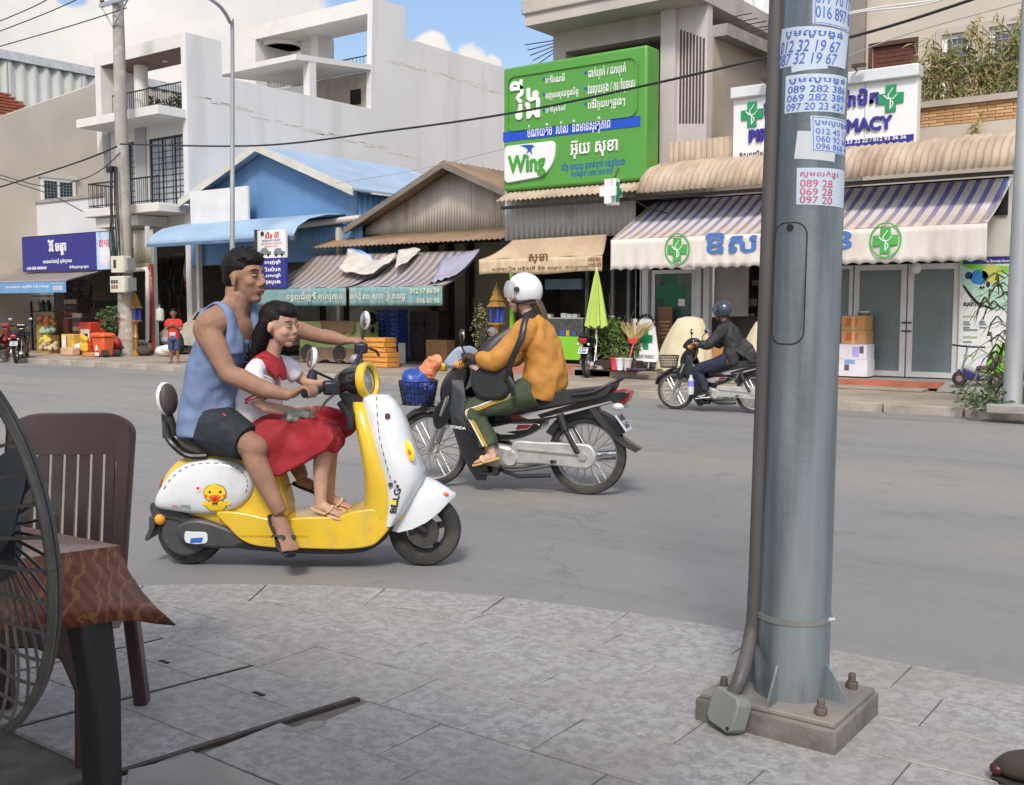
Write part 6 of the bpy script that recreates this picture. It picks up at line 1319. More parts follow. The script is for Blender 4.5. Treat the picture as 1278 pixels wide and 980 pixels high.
for px in (331,348):
    c=py_(px,315,16.59); car=MB().prism([(c.x-.18,c.z-.06),(c.x+.2,c.z-.06),(c.x+.2,c.z+.02),(c.x+.1,c.z+.03),(c.x+.05,c.z+.10),(c.x-.1,c.z+.10),(c.x-.18,c.z+.03)],lambda a,b,d:V((a,16.598-d,b)),0,.003).build('printed_car',P('grey print',(120,125,130),.6),wsg,sharp=0)
    for s_ in (-.1,.1): MB().cyl(V((c.x+s_,16.593,c.z-.06)),V((c.x+s_,16.597,c.z-.06)),.04,n=10).build('printed_wheel',M_DARK,car)
c=py_(327,292,16.59); MB().cyl(V((c.x,16.595,c.z)),V((c.x,16.599,c.z)),.06,n=14).build('printed_badge',M_BLACK,wsg)
for k in range(4): ft(nv,('បាញ់ថ្នាំ','ប៉ះសំបក','លាបថ្នាំ','ដូរប្រេង')[k],M_LETW,330,325+8.4*k,350,330+8.4*k,16.6,.003,.03)
# ---- left shop goods ---------------------------------------------------------------------------
rk=thing('shelf_rack','black wire shelf rack with bottles by the white wall, far left','shelf',(py_(48,440,17.8).x,17.8,.12))
q=pr(38,376,62,440,17.8)
for x in (q[0],q[1]): bx('post',M_RAIL,rk,x-.025,x+.025,17.8,17.85,.12,q[3])
for k in range(4): bx('shelf_board',M_RAIL,rk,q[0]+.026,q[1]-.026,17.8,18.1,.35+.48*k,.38+.48*k)
for k in range(3):
    for j in range(3):
        x=q[0]+.2+j*.28; MB().lathe([(.09,0),(.10,.2),(.04,.30),(.04,.34)],10,M4.Translation(V((x,17.95,.381+.48*k)))).build('jug',P('jug%d'%((k+j)%3),((40,70,95),(90,100,105),(170,180,175))[(k+j)%3],.4),rk)
def simple(name,label,catg,px0,py0,px1,py1,Y,d,c,bev=.02,z0=None,rough=.75):
    q=pr(px0,py0,px1,py1,Y); return tag(bx(name,P(name+str(c),c,rough,var=.14,vs=3),None,q[0],q[1],Y,Y+d,.122 if z0 is None else z0,q[3],bevel=bev),label,catg)
simple('crate_of_goods','beige heap box of goods standing left of the dark stack','box',50,389,68,409,17.5,.5,(150,135,110),z0=None)
for i,(px,py,c,l,r) in enumerate(((58,400,(175,110,70),'orange-brown fruit heap, upper of the two heaps by the rack',.3),(60,413,(150,185,160),'pale green melon heap under the orange fruit',.33),(58,424,(205,185,80),'yellow fruit heap on a low stand near the kerb',.28),(60,433,(190,170,140),'beige heap of sacks below the yellow fruit',.3))):
    c0=py_(px,py,16.9-.1*i); mb=MB(); 
    for k in range(16): mb.ell(c0+V((rnd.uniform(-r,r),rnd.uniform(-.12,.12),rnd.uniform(-.10,.10))),(.085,.085,.08),8,6)
    ph_=thing('produce_stand',l,'produce',(c0.x,16.9-.1*i,.122)); tag(mb.build('produce',P('produce%d'%i,c,.6,var=.2),ph_,sharp=80),kind='stuff')
    bx('stand',P('wooden stand',(150,120,60),.8),ph_,c0.x-r,c0.x+r,16.75-.1*i,17.05-.1*i,.122,c0.z-.12)
# dark hanging stock and piles in the open shop
for k in range(6):
    x=py_(86+5*(k%6),385,18.6+.3*(k//6)).x; z=2.35-.0*k
    mb=MB()
    for j in range(8): mb.cbox((x+rnd.uniform(-.03,.03),18.6+.3*(k//6),z-.14*j),(.26,.1,.11),(0,rnd.uniform(-.2,.2),0))
    tag(mb.build('packet_strip',P('strip%d'%(k%3),((62,50,52),(48,52,72),(80,72,66))[k%3],.5),None),'strip of small packets hanging in the left shop, %s from the left'%(('first','second','third','fourth','fifth','last')[k]),'packets',group='packet strips hanging in the left shop')
for i,(px0,py0,px1,py1,Y,c,l) in enumerate(((82,373,99,445,17.4,(72,56,52),'tall dark pile of shrink-wrapped cans in front of the left shop'),(93,392,104,440,17.0,(58,50,50),'narrower dark pile of cans beside the tall pile'),(78,398,85,420,17.1,(120,62,55),'dull red bundle standing on the yellow carton'),(100,385,118,402,17.8,(84,76,64),'brown carton on the dark table behind the red cabinet'),(118,375,133,404,18.4,(60,70,58),'dark green sack pile at the back of the left shop'))):
    gp=simple('goods_pile',l,'goods',px0,py0,px1,py1,Y,.45,c)
    if i in (0,1):
        q=pr(px0,py0,px1,py1,Y); n=9
        for k in range(n):
            z=.13+(q[3]-.13)*k/n; mb=MB()
            for j in range(5): mb.cyl(V((q[0]+(q[1]-q[0])*(j+.5)/5,Y-.03,z+.02)),V((q[0]+(q[1]-q[0])*(j+.5)/5,Y-.03,z+.15)),.06,n=8)
            mb.build('can_row',P('cans%d'%(k%3),((120,60,55),(62,58,66),(150,140,130))[k%3],.35,metal=.3),gp)
simple('yellow_carton','yellow carton with a white panel standing before the can pile','carton',76,417,92,446,16.5,.3,(200,165,70)); simple('paper_sheet','white paper panel leaning on the yellow carton','paper',77,419,82,440,16.44,.03,(225,215,215),.005); simple('carton','beige carton lying at the foot of the yellow carton','carton',75,434,90,447,16.2,.25,(205,165,135))
simple('carton','small brown carton on the pavement left of the orange bin','carton',102,440,115,450,16.0,.3,(185,125,80))
yb=py_(107,437,16.25); mb=MB(); [mb.ell((yb.x+rnd.uniform(-.12,.12),16.2,.45+rnd.uniform(-.15,.22)),(.09,.08,.09),8,6) for _ in range(10)]; tag(mb.build('yellow_bag',P('yellow bag',(215,170,50),.6,var=.15),None,remesh=.025,smooth=2),'yellow plastic bag leaning on the orange wheelie bin','bag')
wbn=py_(100,432,16.6); tag(MB().ell((wbn.x,16.6,.35),(.2,.15,.10),12,8).build('white_bag',P('white bag',(215,215,220),.6),None),'white bag on the ground left of the yellow bag','bag')
rc=thing('cabinet','red drinks cabinet with a white and black glass front','cabinet',(py_(105,430,16.9).x,16.9,.12)); q=pr(98,402,113,432,16.9); bx('body',P('red cabinet paint',(205,62,42),.5),rc,q[0],q[1],16.9,17.4,.122,q[3],bevel=.02); bx('white_front',M_WHITE,rc,q[0]+.12,q[1]-.03,16.88,16.899,.5,q[3]-.2); bx('glass',M_GLASS,rc,q[0]+.3,q[1]-.08,16.87,16.879,.55,q[3]-.32)
simple('red_box','flat red cool box lid on the shop table behind the bin','box',115,399,129,404,17.6,.4,(215,70,45),z0=py_(120,404,17.6).z)
# orange wheelie bin
bp=py_(122,448,16.1); bn2=thing('wheelie_bin','bright orange plastic wheelie bin with a white emblem on the pavement','bin',(bp.x,16.1,.12)); q=pr(111,416,133,448,16.1); w=(q[1]-q[0])*.8; x=(q[0]+q[1])/2; zt=q[3]
M_ORNG=mat('orange bin plastic',(.66,.12,.035),.45,var=.05)
def rect(cx,cy,a,b,z): return [V((cx-a,cy-b,z)),V((cx+a,cy-b,z)),V((cx+a,cy+b,z)),V((cx-a,cy+b,z))]
MB().rings([rect(x+.03,16.26,w*.36,.13,.15),rect(x,16.26,w*.46,.17,zt-.10)]).build('body',M_ORNG,bn2,bevel=.03); MB().rings([rect(x,16.26,w*.5,.2,zt-.098),rect(x,16.26,w*.5,.2,zt-.04),rect(x,16.26,w*.4,.15,zt+.02)]).build('lid',M_ORNG,bn2,bevel=.02)
for k in range(6): MB().cbox((x-.2+.08*k,16.05,zt-.07),(.02,.04,.05)).build('lid_rib',M_ORNG,bn2)
for s_ in (-.16,.16): MB().cyl(V((x+.24,16.26+s_-.03,.22)),V((x+.28,16.35+s_+.03,.22)),.1,n=14).build('wheel',M_RUB,bn2)
c=V((x-.04,16.09,zt-.45)); 
MB().prism([(c.x-.09,c.z),(c.x+.09,c.z),(c.x,c.z+.16)],lambda a,b,d:V((a,16.09-d,b)),0,.004).build('emblem',M_SWHITE,bn2,sharp=0); MB().box(c.x-.1,c.x+.1,16.088,16.092,c.z-.15,c.z-.06).build('emblem_bar',M_SWHITE,bn2)
pp_=py_(141,446,16.9); pt_=thing('potted_tree','bushy green shrub in a tall grey cement pot beside the utility pole','plant',(pp_.x,16.9,.12)); zt=py_(141,420,16.9).z
MB().lathe([(.24,0),(.34,.1),(.36,zt-.4),(.33,zt-.18),(.37,zt-.14),(.33,zt-.12)],20,M4.Translation(V((pp_.x,16.9,.12)))).build('pot',M_CONC,pt_); mb=MB(); c=py_(140,398,16.9); leaves(mb,c,(.5,.4,.36),520,.07); leaves(mb,c+V((.1,0,-.25)),(.35,.3,.2),120,.06); mb.build('foliage',M_LEAF,pt_,sharp=0,recalc=False); mb=MB(); [mb.tube([V((pp_.x+s_,16.9,zt)),V((pp_.x+s_*2.5,16.9,c.z))],[.03,.015],6) for s_ in (-.1,.0,.1)]; mb.build('stem',M_STEM,pt_)
ob=py_(147,425,16.8); tag(MB().ell((ob.x,16.75,ob.z-.1),(.16,.14,.2),12,8).build('red_bag',P('dark red bag',(150,35,40),.6),None),'small dark red bag between the pot and the utility pole','bag')
# ---- utility pole, street lamp, cables -----------------------------------------------------------
M_PCON=mat('old pole concrete',(.34,.315,.28),.9,var=.15,vs=2.5,st=(1,1,.3),dirt=(.50,.48,.46),ds=2.2,da=.5,dr=(.52,.6))
ub=gz(159,444,.12); up_=thing('utility_pole','old concrete utility pole hung with meter boxes and cable bundles','pole',ub)
Yp=ub.y; topp=py_(146,-40,Yp)
MB().tube([ub,ub.lerp(topp,.5),topp],[.235,.18,.14],16).build('shaft',M_PCON,up_)
for i in range(26): # torn paper scraps pasted low on the pole
    a=rnd.uniform(-2.6,-.2); z=rnd.uniform(.5,2.2); r=.235-.012*z; w=rnd.uniform(.05,.11); hh=rnd.uniform(.06,.16); c=ub.lerp(topp,(z-.12)/(topp.z-.12)); mb=MB(); mb.grid(lambda u,v:V((c.x+(r+.003)*math.cos(a+(u-.5)*w/r*2),c.y+(r+.003)*math.sin(a+(u-.5)*w/r*2),z+(v-.5)*hh)),3,1); mb.build('paper_scrap',P('scrap%d'%(i%3),((205,198,190),(188,176,166),(170,140,128))[i%3],.9),up_,sharp=0,recalc=False)
for (x0,y0,x1,y1,nm) in ((138,320,154,340,'meter_box'),(137,345,155,365,'meter_box')):
    q=pr(x0,y0,x1,y1,Yp-.45); o=bx(nm,P('cream meter box',(205,200,185),.6,var=.05),up_,q[0],q[1],Yp-.45,Yp-.2,q[2],q[3],bevel=.012)
    if y0>340:
        for k in range(3): bx('meter_window',M_GLASS,o,q[0]+.06+k*.11,q[0]+.14+k*.11,Yp-.455,Yp-.4505,q[3]-.2,q[3]-.1); bx('breaker',M_RUST,o,q[0]+.06+k*.11,q[0]+.14+k*.11,Yp-.455,Yp-.4505,q[2]+.1,q[2]+.2)
    else: bx('meter_window',M_GLASS,o,q[0]+.12,q[0]+.25,Yp-.455,Yp-.4505,q[2]+.12,q[3]-.1)
    MB().box(q[1]+.001,q[1]+.12,Yp-.4,Yp-.15,q[2]+.05,q[3]-.05).build('bracket',M_GALV2,o)
mb=MB()
for k in range(7):
    x=rnd.uniform(-.2,.28); z0=rnd.uniform(1.9,2.6); pts=[ub+V((x*.8,-.25,5.1)),ub+V((x,-.28,4.)),ub+V((x+rnd.uniform(-.1,.25),-.3,3.)),ub+V((x*.6+.1,-.27,z0))]; mb.tube(pts,[.018]*4,5,smooth=3)
mb.tube([ub+V((.2,-.3,3.1)),ub+V((.33,-.33,2.2)),ub+V((.1,-.35,1.8)),ub+V((-.25,-.33,2.0))],[.02]*4,5,smooth=4); mb.tube([ub+V((-.3,-.3,1.0)),ub+V((-.55,-.3,.5)),ub+V((-.2,-.32,.05)),ub+V((.3,-.3,.25))],[.02]*4,5,smooth=4)
tag(mb.build('cable_bundle',M_BLACK,up_,sharp=80),kind='stuff')
c=ub.lerp(topp,.86); cz=py_(165,1,Yp).z
MB().box(c.x-.55,c.x+1.25,Yp-.22,Yp-.13,cz-.02,cz+.08).build('cross_arm',M_GALV2,up_); mb=MB(); mb.tube([V((c.x+.75,Yp-.18,cz)),V((c.x+.02,Yp-.18,cz-.6))],[.025]*2,6); mb.tube([V((c.x-.5,Yp-.18,cz)),V((c.x+.0,Yp-.18,cz-.6))],[.025]*2,6); mb.build('arm_brace',M_GALV2,up_); 
for dx in (-.45,.5,1.2): MB().lathe([(.03,0),(.07,.04),(.05,.08),(.07,.12),(.04,.17)],10,M4.Translation(V((c.x+dx,Yp-.18,cz+.08)))).build('insulator',P('brown insulator',(110,70,50),.3),up_)
c=ub.lerp(topp,.51); MB().cbox(ub+V((-.12,-.25,5.05)),(.25,.15,.16)).build('cable_clamp',M_BLACK,up_)
lb_=gz(290,458,.12); lp_=thing('street_lamp','slim galvanised street lamp post with a curved arm, behind the seated man','street lamp',lb_)
YL2=lb_.y; tp2=py_(290,45,YL2); pts=[lb_,lb_.lerp(tp2,.5),tp2,py_(287,28,YL2-.1),py_(277,11,YL2-.4),py_(262,-1,YL2-.9),py_(225,-22,YL2-2)]
MB().tube(pts,[.062,.052,.042,.04,.038,.036,.034],12,smooth=5).build('shaft',M_GALV2,lp_); MB().cyl(lb_,lb_+V((0,0,.5)),.10,n=14).build('base_sleeve',M_GALV2,lp_); e=pts[-1]; MB().ell(e+V((-.4,-.2,.05)),(.45,.16,.08),14,8).build('lamp_head',M_GALV2,lp_)
def cable(label,pts,r,m=M_BLACK,sm=8): return tag(MB().tube(pts,[r]*len(pts),5,smooth=sm).build('cable',m,None,sharp=80),label,'cable')
YCb=Yp-.3
cable('thick black cable sagging from the utility pole past the green sign to the right',[py_(150,180,YCb),py_(320,182,YCb-.2),py_(480,164,YCb-.5),py_(640,141,YCb-.8),py_(800,108,YCb-1.1),py_(965,70,YCb-1.4),py_(1110,33,YCb-1.7),py_(1300,-30,YCb-2)],.022)
cable('black cable running left from the pole at the height of the balcony',[py_(146,183,YCb),py_(90,205,YCb-.3),py_(-30,243,YCb-.6)],.024)
cable('thinner black cable drooping left under the main one',[py_(150,191,YCb),py_(125,213,YCb-.2),py_(98,225,YCb-.5),py_(50,232,YCb-.8),py_(-40,205,YCb-1.2)],.014)
cable('lowest thin cable crossing the beige wall to the balcony',[py_(103,264,YCb+.1),py_(55,240,YCb-.2),py_(-30,214,YCb-.6)],.014)
for (x0,y0,x1,y1,l) in ((8,22,60,-1,'topmost overhead wire in the left sky'),(8,35,95,0,'middle overhead wire in the left sky'),(8,55,158,10,'lowest overhead wire in the left sky, ending at the cross arm')):
    d=V((x1-x0,y1-y0,0)); cable(l,[py_(x0-40,y0-40*(y1-y0)/(x1-x0),Yp-.6),py_((x0+x1)/2,(y0+y1)/2+1.5,Yp-.3),py_(x1,y1,Yp-.18)],.016)
cable('thin grey wire crossing in front of the white wall above the grey shed',[py_(420,229,18.0),py_(520,212,17.6),py_(628,186,17.4)],.008,M_GREYP)
cable('pair of pale wires crossing the upper right house, upper one',[py_(980,40,18.2),py_(1064,15,18),py_(1170,0,17.6),py_(1230,-10,17.4)],.014,M_WHITE)
cable('pair of pale wires crossing the upper right house, lower one',[py_(980,42,18.2),py_(1064,17,18),py_(1140,8,17.6),py_(1190,-4,17.4)],.014,M_WHITE)
cable('thin wire slanting over the cream upper wall',[py_(980,105,18.2),py_(1110,50,18),py_(1278,2,17.6)],.009,M_GREYP)
# ================================================================== vehicles
M_BLKP=mat('gloss black paint',(.013,.013,.015),.16,var=.1,coat=.6,dirt=(.12,.10,.085),ds=3,da=.16)
M_SEAT=mat('black seat vinyl',(.022,.023,.027),.5,var=.15,vs=6,bump=.15,bs=60)
M_SILV=mat('silver engine alloy',(.50,.49,.46),.38,metal=.6,var=.14,vs=9,dirt=(.22,.18,.14),ds=6,da=.5)
M_SPOKE=mat('steel spokes',(.45,.45,.45),.3,metal=.9,var=.05)
M_REDL=mat('red lamp lens',(.42,.02,.025),.15,var=.1,coat=.5); M_AMB=mat('amber lens',(.75,.30,.02),.2,var=.1,coat=.4); M_CLEAR=mat('clear lamp lens',(.62,.64,.66),.1,var=.1,coat=.5)
M_REDS=P('dull red stripe',(105,28,36),.3); M_SILS=P('silver stripe',(160,158,160),.3)
M_PLATE=P('number plate',(205,208,215),.5); M_PLINK=P('plate ink',(60,70,110),.6)
def framef(r,f):
    """local frame of a vehicle from its two wheel contact points on the road"""
    a=gz(*r); b=gz(*f); h=(b-a); L=h.length; h/=L; n=V((-h.y,h.x,0)); m=(a+b)/2
    def S(px,py,y=0.):
        o=m+n*y; q=ray(px,py); e=o-V((0,0,CAMH)); t=n.dot(e)/n.dot(q); p=V((0,0,CAMH))+q*t
        return V(((p-m).dot(h),y,p.z))
    return S,m,math.atan2(h.y,h.x)
def RX(x,z,y=0.): return M4.Translation(V((x,y,z)))@M4.Rotation(PI/2,4,'X')
def wheel(t,x,R_,tw,spoked=True,dark=False,y=0.):
    z=R_; ri=R_-tw*1.55
    rim=MB(); rim.lathe([(ri-.012,-tw*.55),(ri+.004,-tw*.6),(ri+.004,tw*.6),(ri-.012,tw*.55),(ri-.016,0)],40,RX(x,z,y),cap=False); rim.rings([[RX(x,z,y)@V((r*math.cos(2*PI*k/40),r*math.sin(2*PI*k/40),d)) for k in range(40)] for r,d in ((ri-.012,-tw*.55),(ri-.016,0),(ri-.012,tw*.55))],cap=False)
    w=rim.build('wheel',M_BLACK if dark else M_CHROME,t,world=False,sharp=50)
    prof=[(ri,-tw*.75),(ri+tw*.5,-tw*1.0),(R_-tw*.25,-tw*.86),(R_-tw*.03,-tw*.4),(R_,0),(R_-tw*.03,tw*.4),(R_-tw*.25,tw*.86),(ri+tw*.5,tw*1.0),(ri,tw*.75)]
    MB().lathe(prof,56,RX(x,z,y),cap=False).build('tyre',M_RUB,w,world=False,sharp=50,bevel=0)
    hb=MB(); hb.lathe([(.02,-tw*1.1),(.05,-tw),(.055,-tw*.5),(.03,-tw*.2),(.03,tw*.2),(.055,tw*.5),(.05,tw),(.02,tw*1.1)],16,RX(x,z,y)); hb.build('hub',M_ALU if not dark else M_BLACK,w,world=False)
    mb=MB()
    if spoked:
        for k in range(28):
            a=2*PI*k/28; b=a+(.5 if k%2 else -.5); s_=(.03 if k%4<2 else -.03)
            mb.tube([V((x+.05*math.cos(b),y+s_,z+.05*math.sin(b))),V((x+ri*math.cos(a),y,z+ri*math.sin(a)))],[.0032]*2,4,False)
        tag(mb.build('spokes',M_SPOKE,w,world=False),kind='stuff')
    else:
        for k in range(5):
            a=2*PI*k/5+.3; p=V((-math.sin(a),0,math.cos(a))); q0=V((x+.03*math.cos(a),y,z+.03*math.sin(a))); q1=V((x+ri*math.cos(a),y,z+ri*math.sin(a)))
            sp=MB(); sp.rings([[q+p*sg*ww+V((0,yy,0)) for sg,yy in ((-1,-.02),(1,-.02),(1,.02),(-1,.02))] for q,ww in ((q0,.022),(q1,.014))]); sp.build('wheel_spoke',M_BLACK,w,world=False,bevel=.004)
    return w
def outline(pts,k=6): return [(p.x,p.z) for p in cat_rom([V((p[0],0,p[1])) for p in pts],k)]
def plate_part(name,m,t,pts,y0,y1,bevel=.012,k=6,parent=None,seg=2):
    """closed side outline in the vehicle's own (x, z), given real thickness across it"""
    return MB().prism(outline(pts,k) if k else pts,lambda a,b,d:V((a,d,b)),y0,y1).build(name,m,parent or t,world=False,bevel=bevel,seg=seg)
def mirror(t,stem,c,m,r=(.03,.07,.05),rot=(0,0,0),back=None):
    o=MB().tube(stem,[.007]*len(stem),6,smooth=3).build('mirror',M_BLACK,t,world=False)
    MB().ell(c,r,14,10,rot).build('mirror_shell',back or m,o,world=False); d=V((-1,0,0)); 
    from mathutils import Euler
    mx=Euler(rot).to_matrix(); MB().ell(V(c)+mx@V((-r[0]*.55,0,0)),(r[0]*.5,r[1]*.88,r[2]*.88),14,8,rot).build('mirror_glass',m,o,world=False); return o
def moto(label,loc,rz,scale=1.,paint=None,cover=None,basket=True,stripes=True,group=None,word=None,shell=None,plate='1AB 2647',wire=M_BLACK):
    """underbone motorbike: x forward, y left, z up, origin on the road between the wheels"""
    t=thing('motorbike',label,'motorbike',loc,rz,group,scale); B=paint or M_BLKP; kw=dict(world=False)
    wheel(t,.638,.305,.036); wheel(t,-.638,.305,.040)
    for s in (-1,1):
        f=MB(); f.tube([V((.638,s*.075,.31)),V((.52,s*.075,.60))],[.022,.022],10); f.tube([V((.53,s*.075,.575)),V((.47,s*.075,.72))],[.028,.03],10); f.build('fork_leg',M_CHROME if s>0 else M_ALU,t,**kw)
    fen=[]
    for k in range(15):
        a=R(12+k*11); r=.335+.02*(k<3); c=V((.638+r*math.cos(a),0,.31+r*math.sin(a))); n=V((math.cos(a),0,math.sin(a))); w=.062*(1-.5*max(0,(2-k)/2))
        fen.append([c+V((0,-w,0))-n*.04,c+V((0,-w*.8,0))-n*.005,c+n*.008,c+V((0,w*.8,0))-n*.005,c+V((0,w,0))-n*.04,c+V((0,w*.7,0))-n*.018,c-n*.006,c+V((0,-w*.7,0))-n*.018])
    MB().rings(fen).build('front_fender',B,t,**kw)
    plate_part('fork_cover',B,t,[(.46,.74),(.56,.66),(.60,.56),(.57,.47),(.50,.50),(.43,.6)],-.10,.10,.02)
    # steering head, cowl and leg shield
    plate_part('headlight_cowl',shell or B,t,[(.30,1.10),(.38,1.12),(.47,1.04),(.49,.98),(.43,.95),(.33,.98),(.27,1.03)],-.12,.12,.035)
    plate_part('headlight',M_CLEAR,t,[(.44,1.07),(.49,1.02),(.50,.985),(.465,.975),(.43,1.0)],-.085,.085,.02)
    plate_part('front_cowl',B,t,[(.34,1.0),(.43,.96),(.52,.86),(.55,.74),(.52,.62),(.45,.60),(.36,.74),(.29,.92)],-.085,.085,.03)
    for s in (-1,1):
        rs=[]
        for (x0,x1,z,yo,yi) in ((.46,.34,.86,.10,.085),(.46,.31,.76,.14,.11),(.45,.29,.66,.18,.14),(.42,.25,.55,.21,.17),(.38,.19,.42,.215,.18),(.33,.14,.28,.21,.18),(.27,.10,.16,.19,.165),(.22,.13,.09,.165,.15)):
            rs.append([V((x0,s*(yo-.055),z)),V(((x0+x1)/2+.03,s*yo,z)),V((x1,s*(yo-.01),z)),V((x1+.01,s*(yo-.03),z)),V(((x0+x1)/2+.02,s*(yo-.022),z)),V((x0-.02,s*(yo-.075),z))])
        MB().rings(rs).build('leg_shield',B,t,**kw,sharp=60)
        if s>0 and word:
            text('lettering',word,M_SWHITE,t,(.0,.0,.125,.022),lambda a,b,d:V((.395-a,.2105+.012*math.sin(PI*min(1,a/.13))+.004+d,.50-.1*a+b)),.002,.04,world=False)
    plate_part('centre_cover',B,t,[(.36,.74),(.42,.6),(.34,.40),(.2,.34),(.05,.42),(-.02,.55),(.05,.64),(.2,.62)],-.075,.075,.02)
    mb=MB(); mb.tube([V((.22,-.30,1.03)),V((.27,-.18,1.05)),V((.33,0,1.02)),V((.27,.18,1.05)),V((.22,.30,1.03))],[.014]*5,8,smooth=4); hb=mb.build('handlebar',M_BLACK,t,**kw)
    for s in (-1,1):
        MB().tube([V((.25,s*.22,1.045)),V((.20,s*.335,1.02))],[.021,.02],10).build('grip',M_BLACK,hb,**kw); MB().tube([V((.29,s*.20,1.05)),V((.30,s*.29,1.02)),V((.27,s*.35,.99))],[.008]*3,5).build('brake_lever',M_CHROME,hb,**kw); MB().cbox((.27,s*.2,1.05),(.07,.06,.06)).build('switch_box',M_BLACK,hb,**kw,bevel=.01)
        MB().ell((.33,s*.19,.99),(.05,.04,.035),10,8).build('turn_signal',M_AMB,t,**kw)
    mirror(t,[V((.27,.21,1.06)),V((.30,.22,1.13)),V((.28,.27,1.19))],(.28,.27,1.22),M_CHROME,(.022,.062,.045),(0,0,.35),M_BLACK); mirror(t,[V((.27,-.21,1.06)),V((.30,-.22,1.13)),V((.25,-.27,1.2))],(.24,-.27,1.23),M_CHROME,(.022,.062,.045),(0,0,-.35),M_BLACK)
    # seat and tail
    plate_part('seat',M_SEAT,t,[(-.03,.655),(.02,.70),(-.10,.735),(-.28,.77),(-.50,.80),(-.70,.825),(-.80,.83),(-.83,.855),(-.86,.85),(-.80,.77),(-.60,.72),(-.35,.67),(-.12,.625)],-.125,.125,.035,seg=3)
    MB().tube([V((-.55,.13,.77)),V((-.72,.135,.80)),V((-.88,.09,.885)),V((-.92,0,.90)),V((-.88,-.09,.885)),V((-.72,-.135,.80)),V((-.55,-.13,.77))],[.013]*7,8,smooth=4).build('grab_rail',M_BLACK,t,**kw)
    sf=plate_part('tail_fairing',B,t,[(-.02,.64),(-.15,.66),(-.40,.71),(-.66,.76),(-.86,.80),(-.97,.80),(-.94,.75),(-.80,.70),(-.55,.63),(-.30,.56),(-.10,.53),(-.02,.57)],-.105,.105,.03)
    plate_part('side_cover',B,t,[(.18,.50),(.02,.55),(-.18,.56),(-.30,.54),(-.26,.48),(-.12,.42),(.05,.40),(.15,.43)],-.115,.115,.02)
    if stripes:
        for s in (-1,1):
            y=s*.106; q=(lambda a,b:(min(a,b),max(a,b)))(y,y+s*.003)
            for nm,m,pts in (('silver_stripe',M_SILS,[(-.10,.655),(-.42,.715),(-.80,.785),(-.80,.778),(-.42,.703),(-.14,.64)]),('red_stripe',M_REDS,[(-.04,.595),(-.10,.615),(-.15,.605),(-.12,.59),(-.18,.58),(-.08,.565)]),('silver_stripe',M_SILS,[(-.12,.60),(-.20,.625),(-.30,.645),(-.60,.715),(-.42,.66),(-.27,.61),(-.30,.585),(-.2,.575)]),('silver_stripe',M_SILS,[(-.30,.585),(-.50,.64),(-.84,.73),(-.86,.725),(-.50,.62)])):
                MB().prism(pts,lambda a,b,d:V((a,d,b)),*q).build(nm,m,sf,**kw,sharp=0)
            q=(lambda a,b:(min(a,b),max(a,b)))(s*.1155,s*.1185); MB().prism([(.10,.50),(-.05,.535),(-.24,.54),(-.20,.50),(-.02,.47),(-.1,.455),(.02,.45),(.08,.47)],lambda a,b,d:V((a,d,b)),*q).build('silver_stripe',M_SILS,t,**kw,sharp=0); MB().prism([(-.12,.53),(-.23,.535),(-.2,.505),(-.1,.49)],lambda a,b,d:V((a,d,b)),q[0]-.001*s,q[1]+.001*s).build('red_stripe',M_REDS,t,**kw,sharp=0)
    plate_part('tail_light',M_REDL,t,[(-.84,.80),(-.97,.81),(-.975,.76),(-.94,.71),(-.86,.71),(-.82,.75)],-.075,.075,.02)
    for s in (-1,1): MB().ell((-.90,s*.11,.69),(.045,.03,.03),10,8).build('turn_signal',M_CLEAR,t,**kw)
    rf=[]
    for k in range(9):
        f=k/8; c=V((-.70-.36*f,0,.70-.33*f-.05*math.sin(PI*f))); w=.075*(1-.35*f); n=V((-.6,0,.8)) if f<.5 else V((-.75,0,.55)); rf.append([c+V((0,-w,0))-n*.05,c+V((0,-w*.85,0)),c+n*.01,c+V((0,w*.85,0)),c+V((0,w,0))-n*.05,c+V((0,w*.8,0))-n*.02,c-n*.004,c+V((0,-w*.8,0))-n*.02])
    MB().rings(rf).build('rear_fender',B,t,**kw)
    pm=M4.Translation(V((-.918,0,.565)))@M4.Rotation(.62,4,'Y'); np_=MB().box(-.006,.006,-.10,.10,-.075,.075,0,pm).build('number_plate',M_PLATE,t,**kw,bevel=.003)
    for k,(s_,z0,z1) in enumerate((('%s'%plate[:4],.01,.06),(plate[4:].strip(),-.055,-.005))): text('lettering',s_,M_PLINK,np_,(-.075,z0,.075,z1),lambda a,b,d:pm@V((-.0065-d,-a,b)),.001,.03,world=False)
    text('lettering',plate[4:].strip(),M_PLINK,np_,(-.07,-.03,.07,.03),lambda a,b,d:pm@V((-.02,0,0))if 0 else pm@V((-.0062,-a*.001,b*.001)),.0,.0,world=False) if 0 else None
    rf=[]
    for k in range(13):
        a=R(28+k*10); r=.345; c=V((-.638+r*math.cos(a),0,.305+r*math.sin(a))); n=V((math.cos(a),0,math.sin(a))); rf.append([c+V((0,-.06,0))-n*.05,c+V((0,-.06,0))+n*.01,c+V((0,.06,0))+n*.01,c+V((0,.06,0))-n*.05,c+V((0,.052,0))-n*.05,c+V((0,.05,0))-n*.003,c+V((0,-.05,0))-n*.003,c+V((0,-.052,0))-n*.05])
    MB().rings(rf).build('inner_fender',M_BLACK,t,**kw)
    plate_part('under_seat_cover',M_BLACK,t,[(.0,.63),(-.3,.67),(-.62,.73),(-.84,.77),(-.80,.71),(-.62,.66),(-.40,.63),(-.25,.5),(-.05,.5)],-.09,.09,.02)
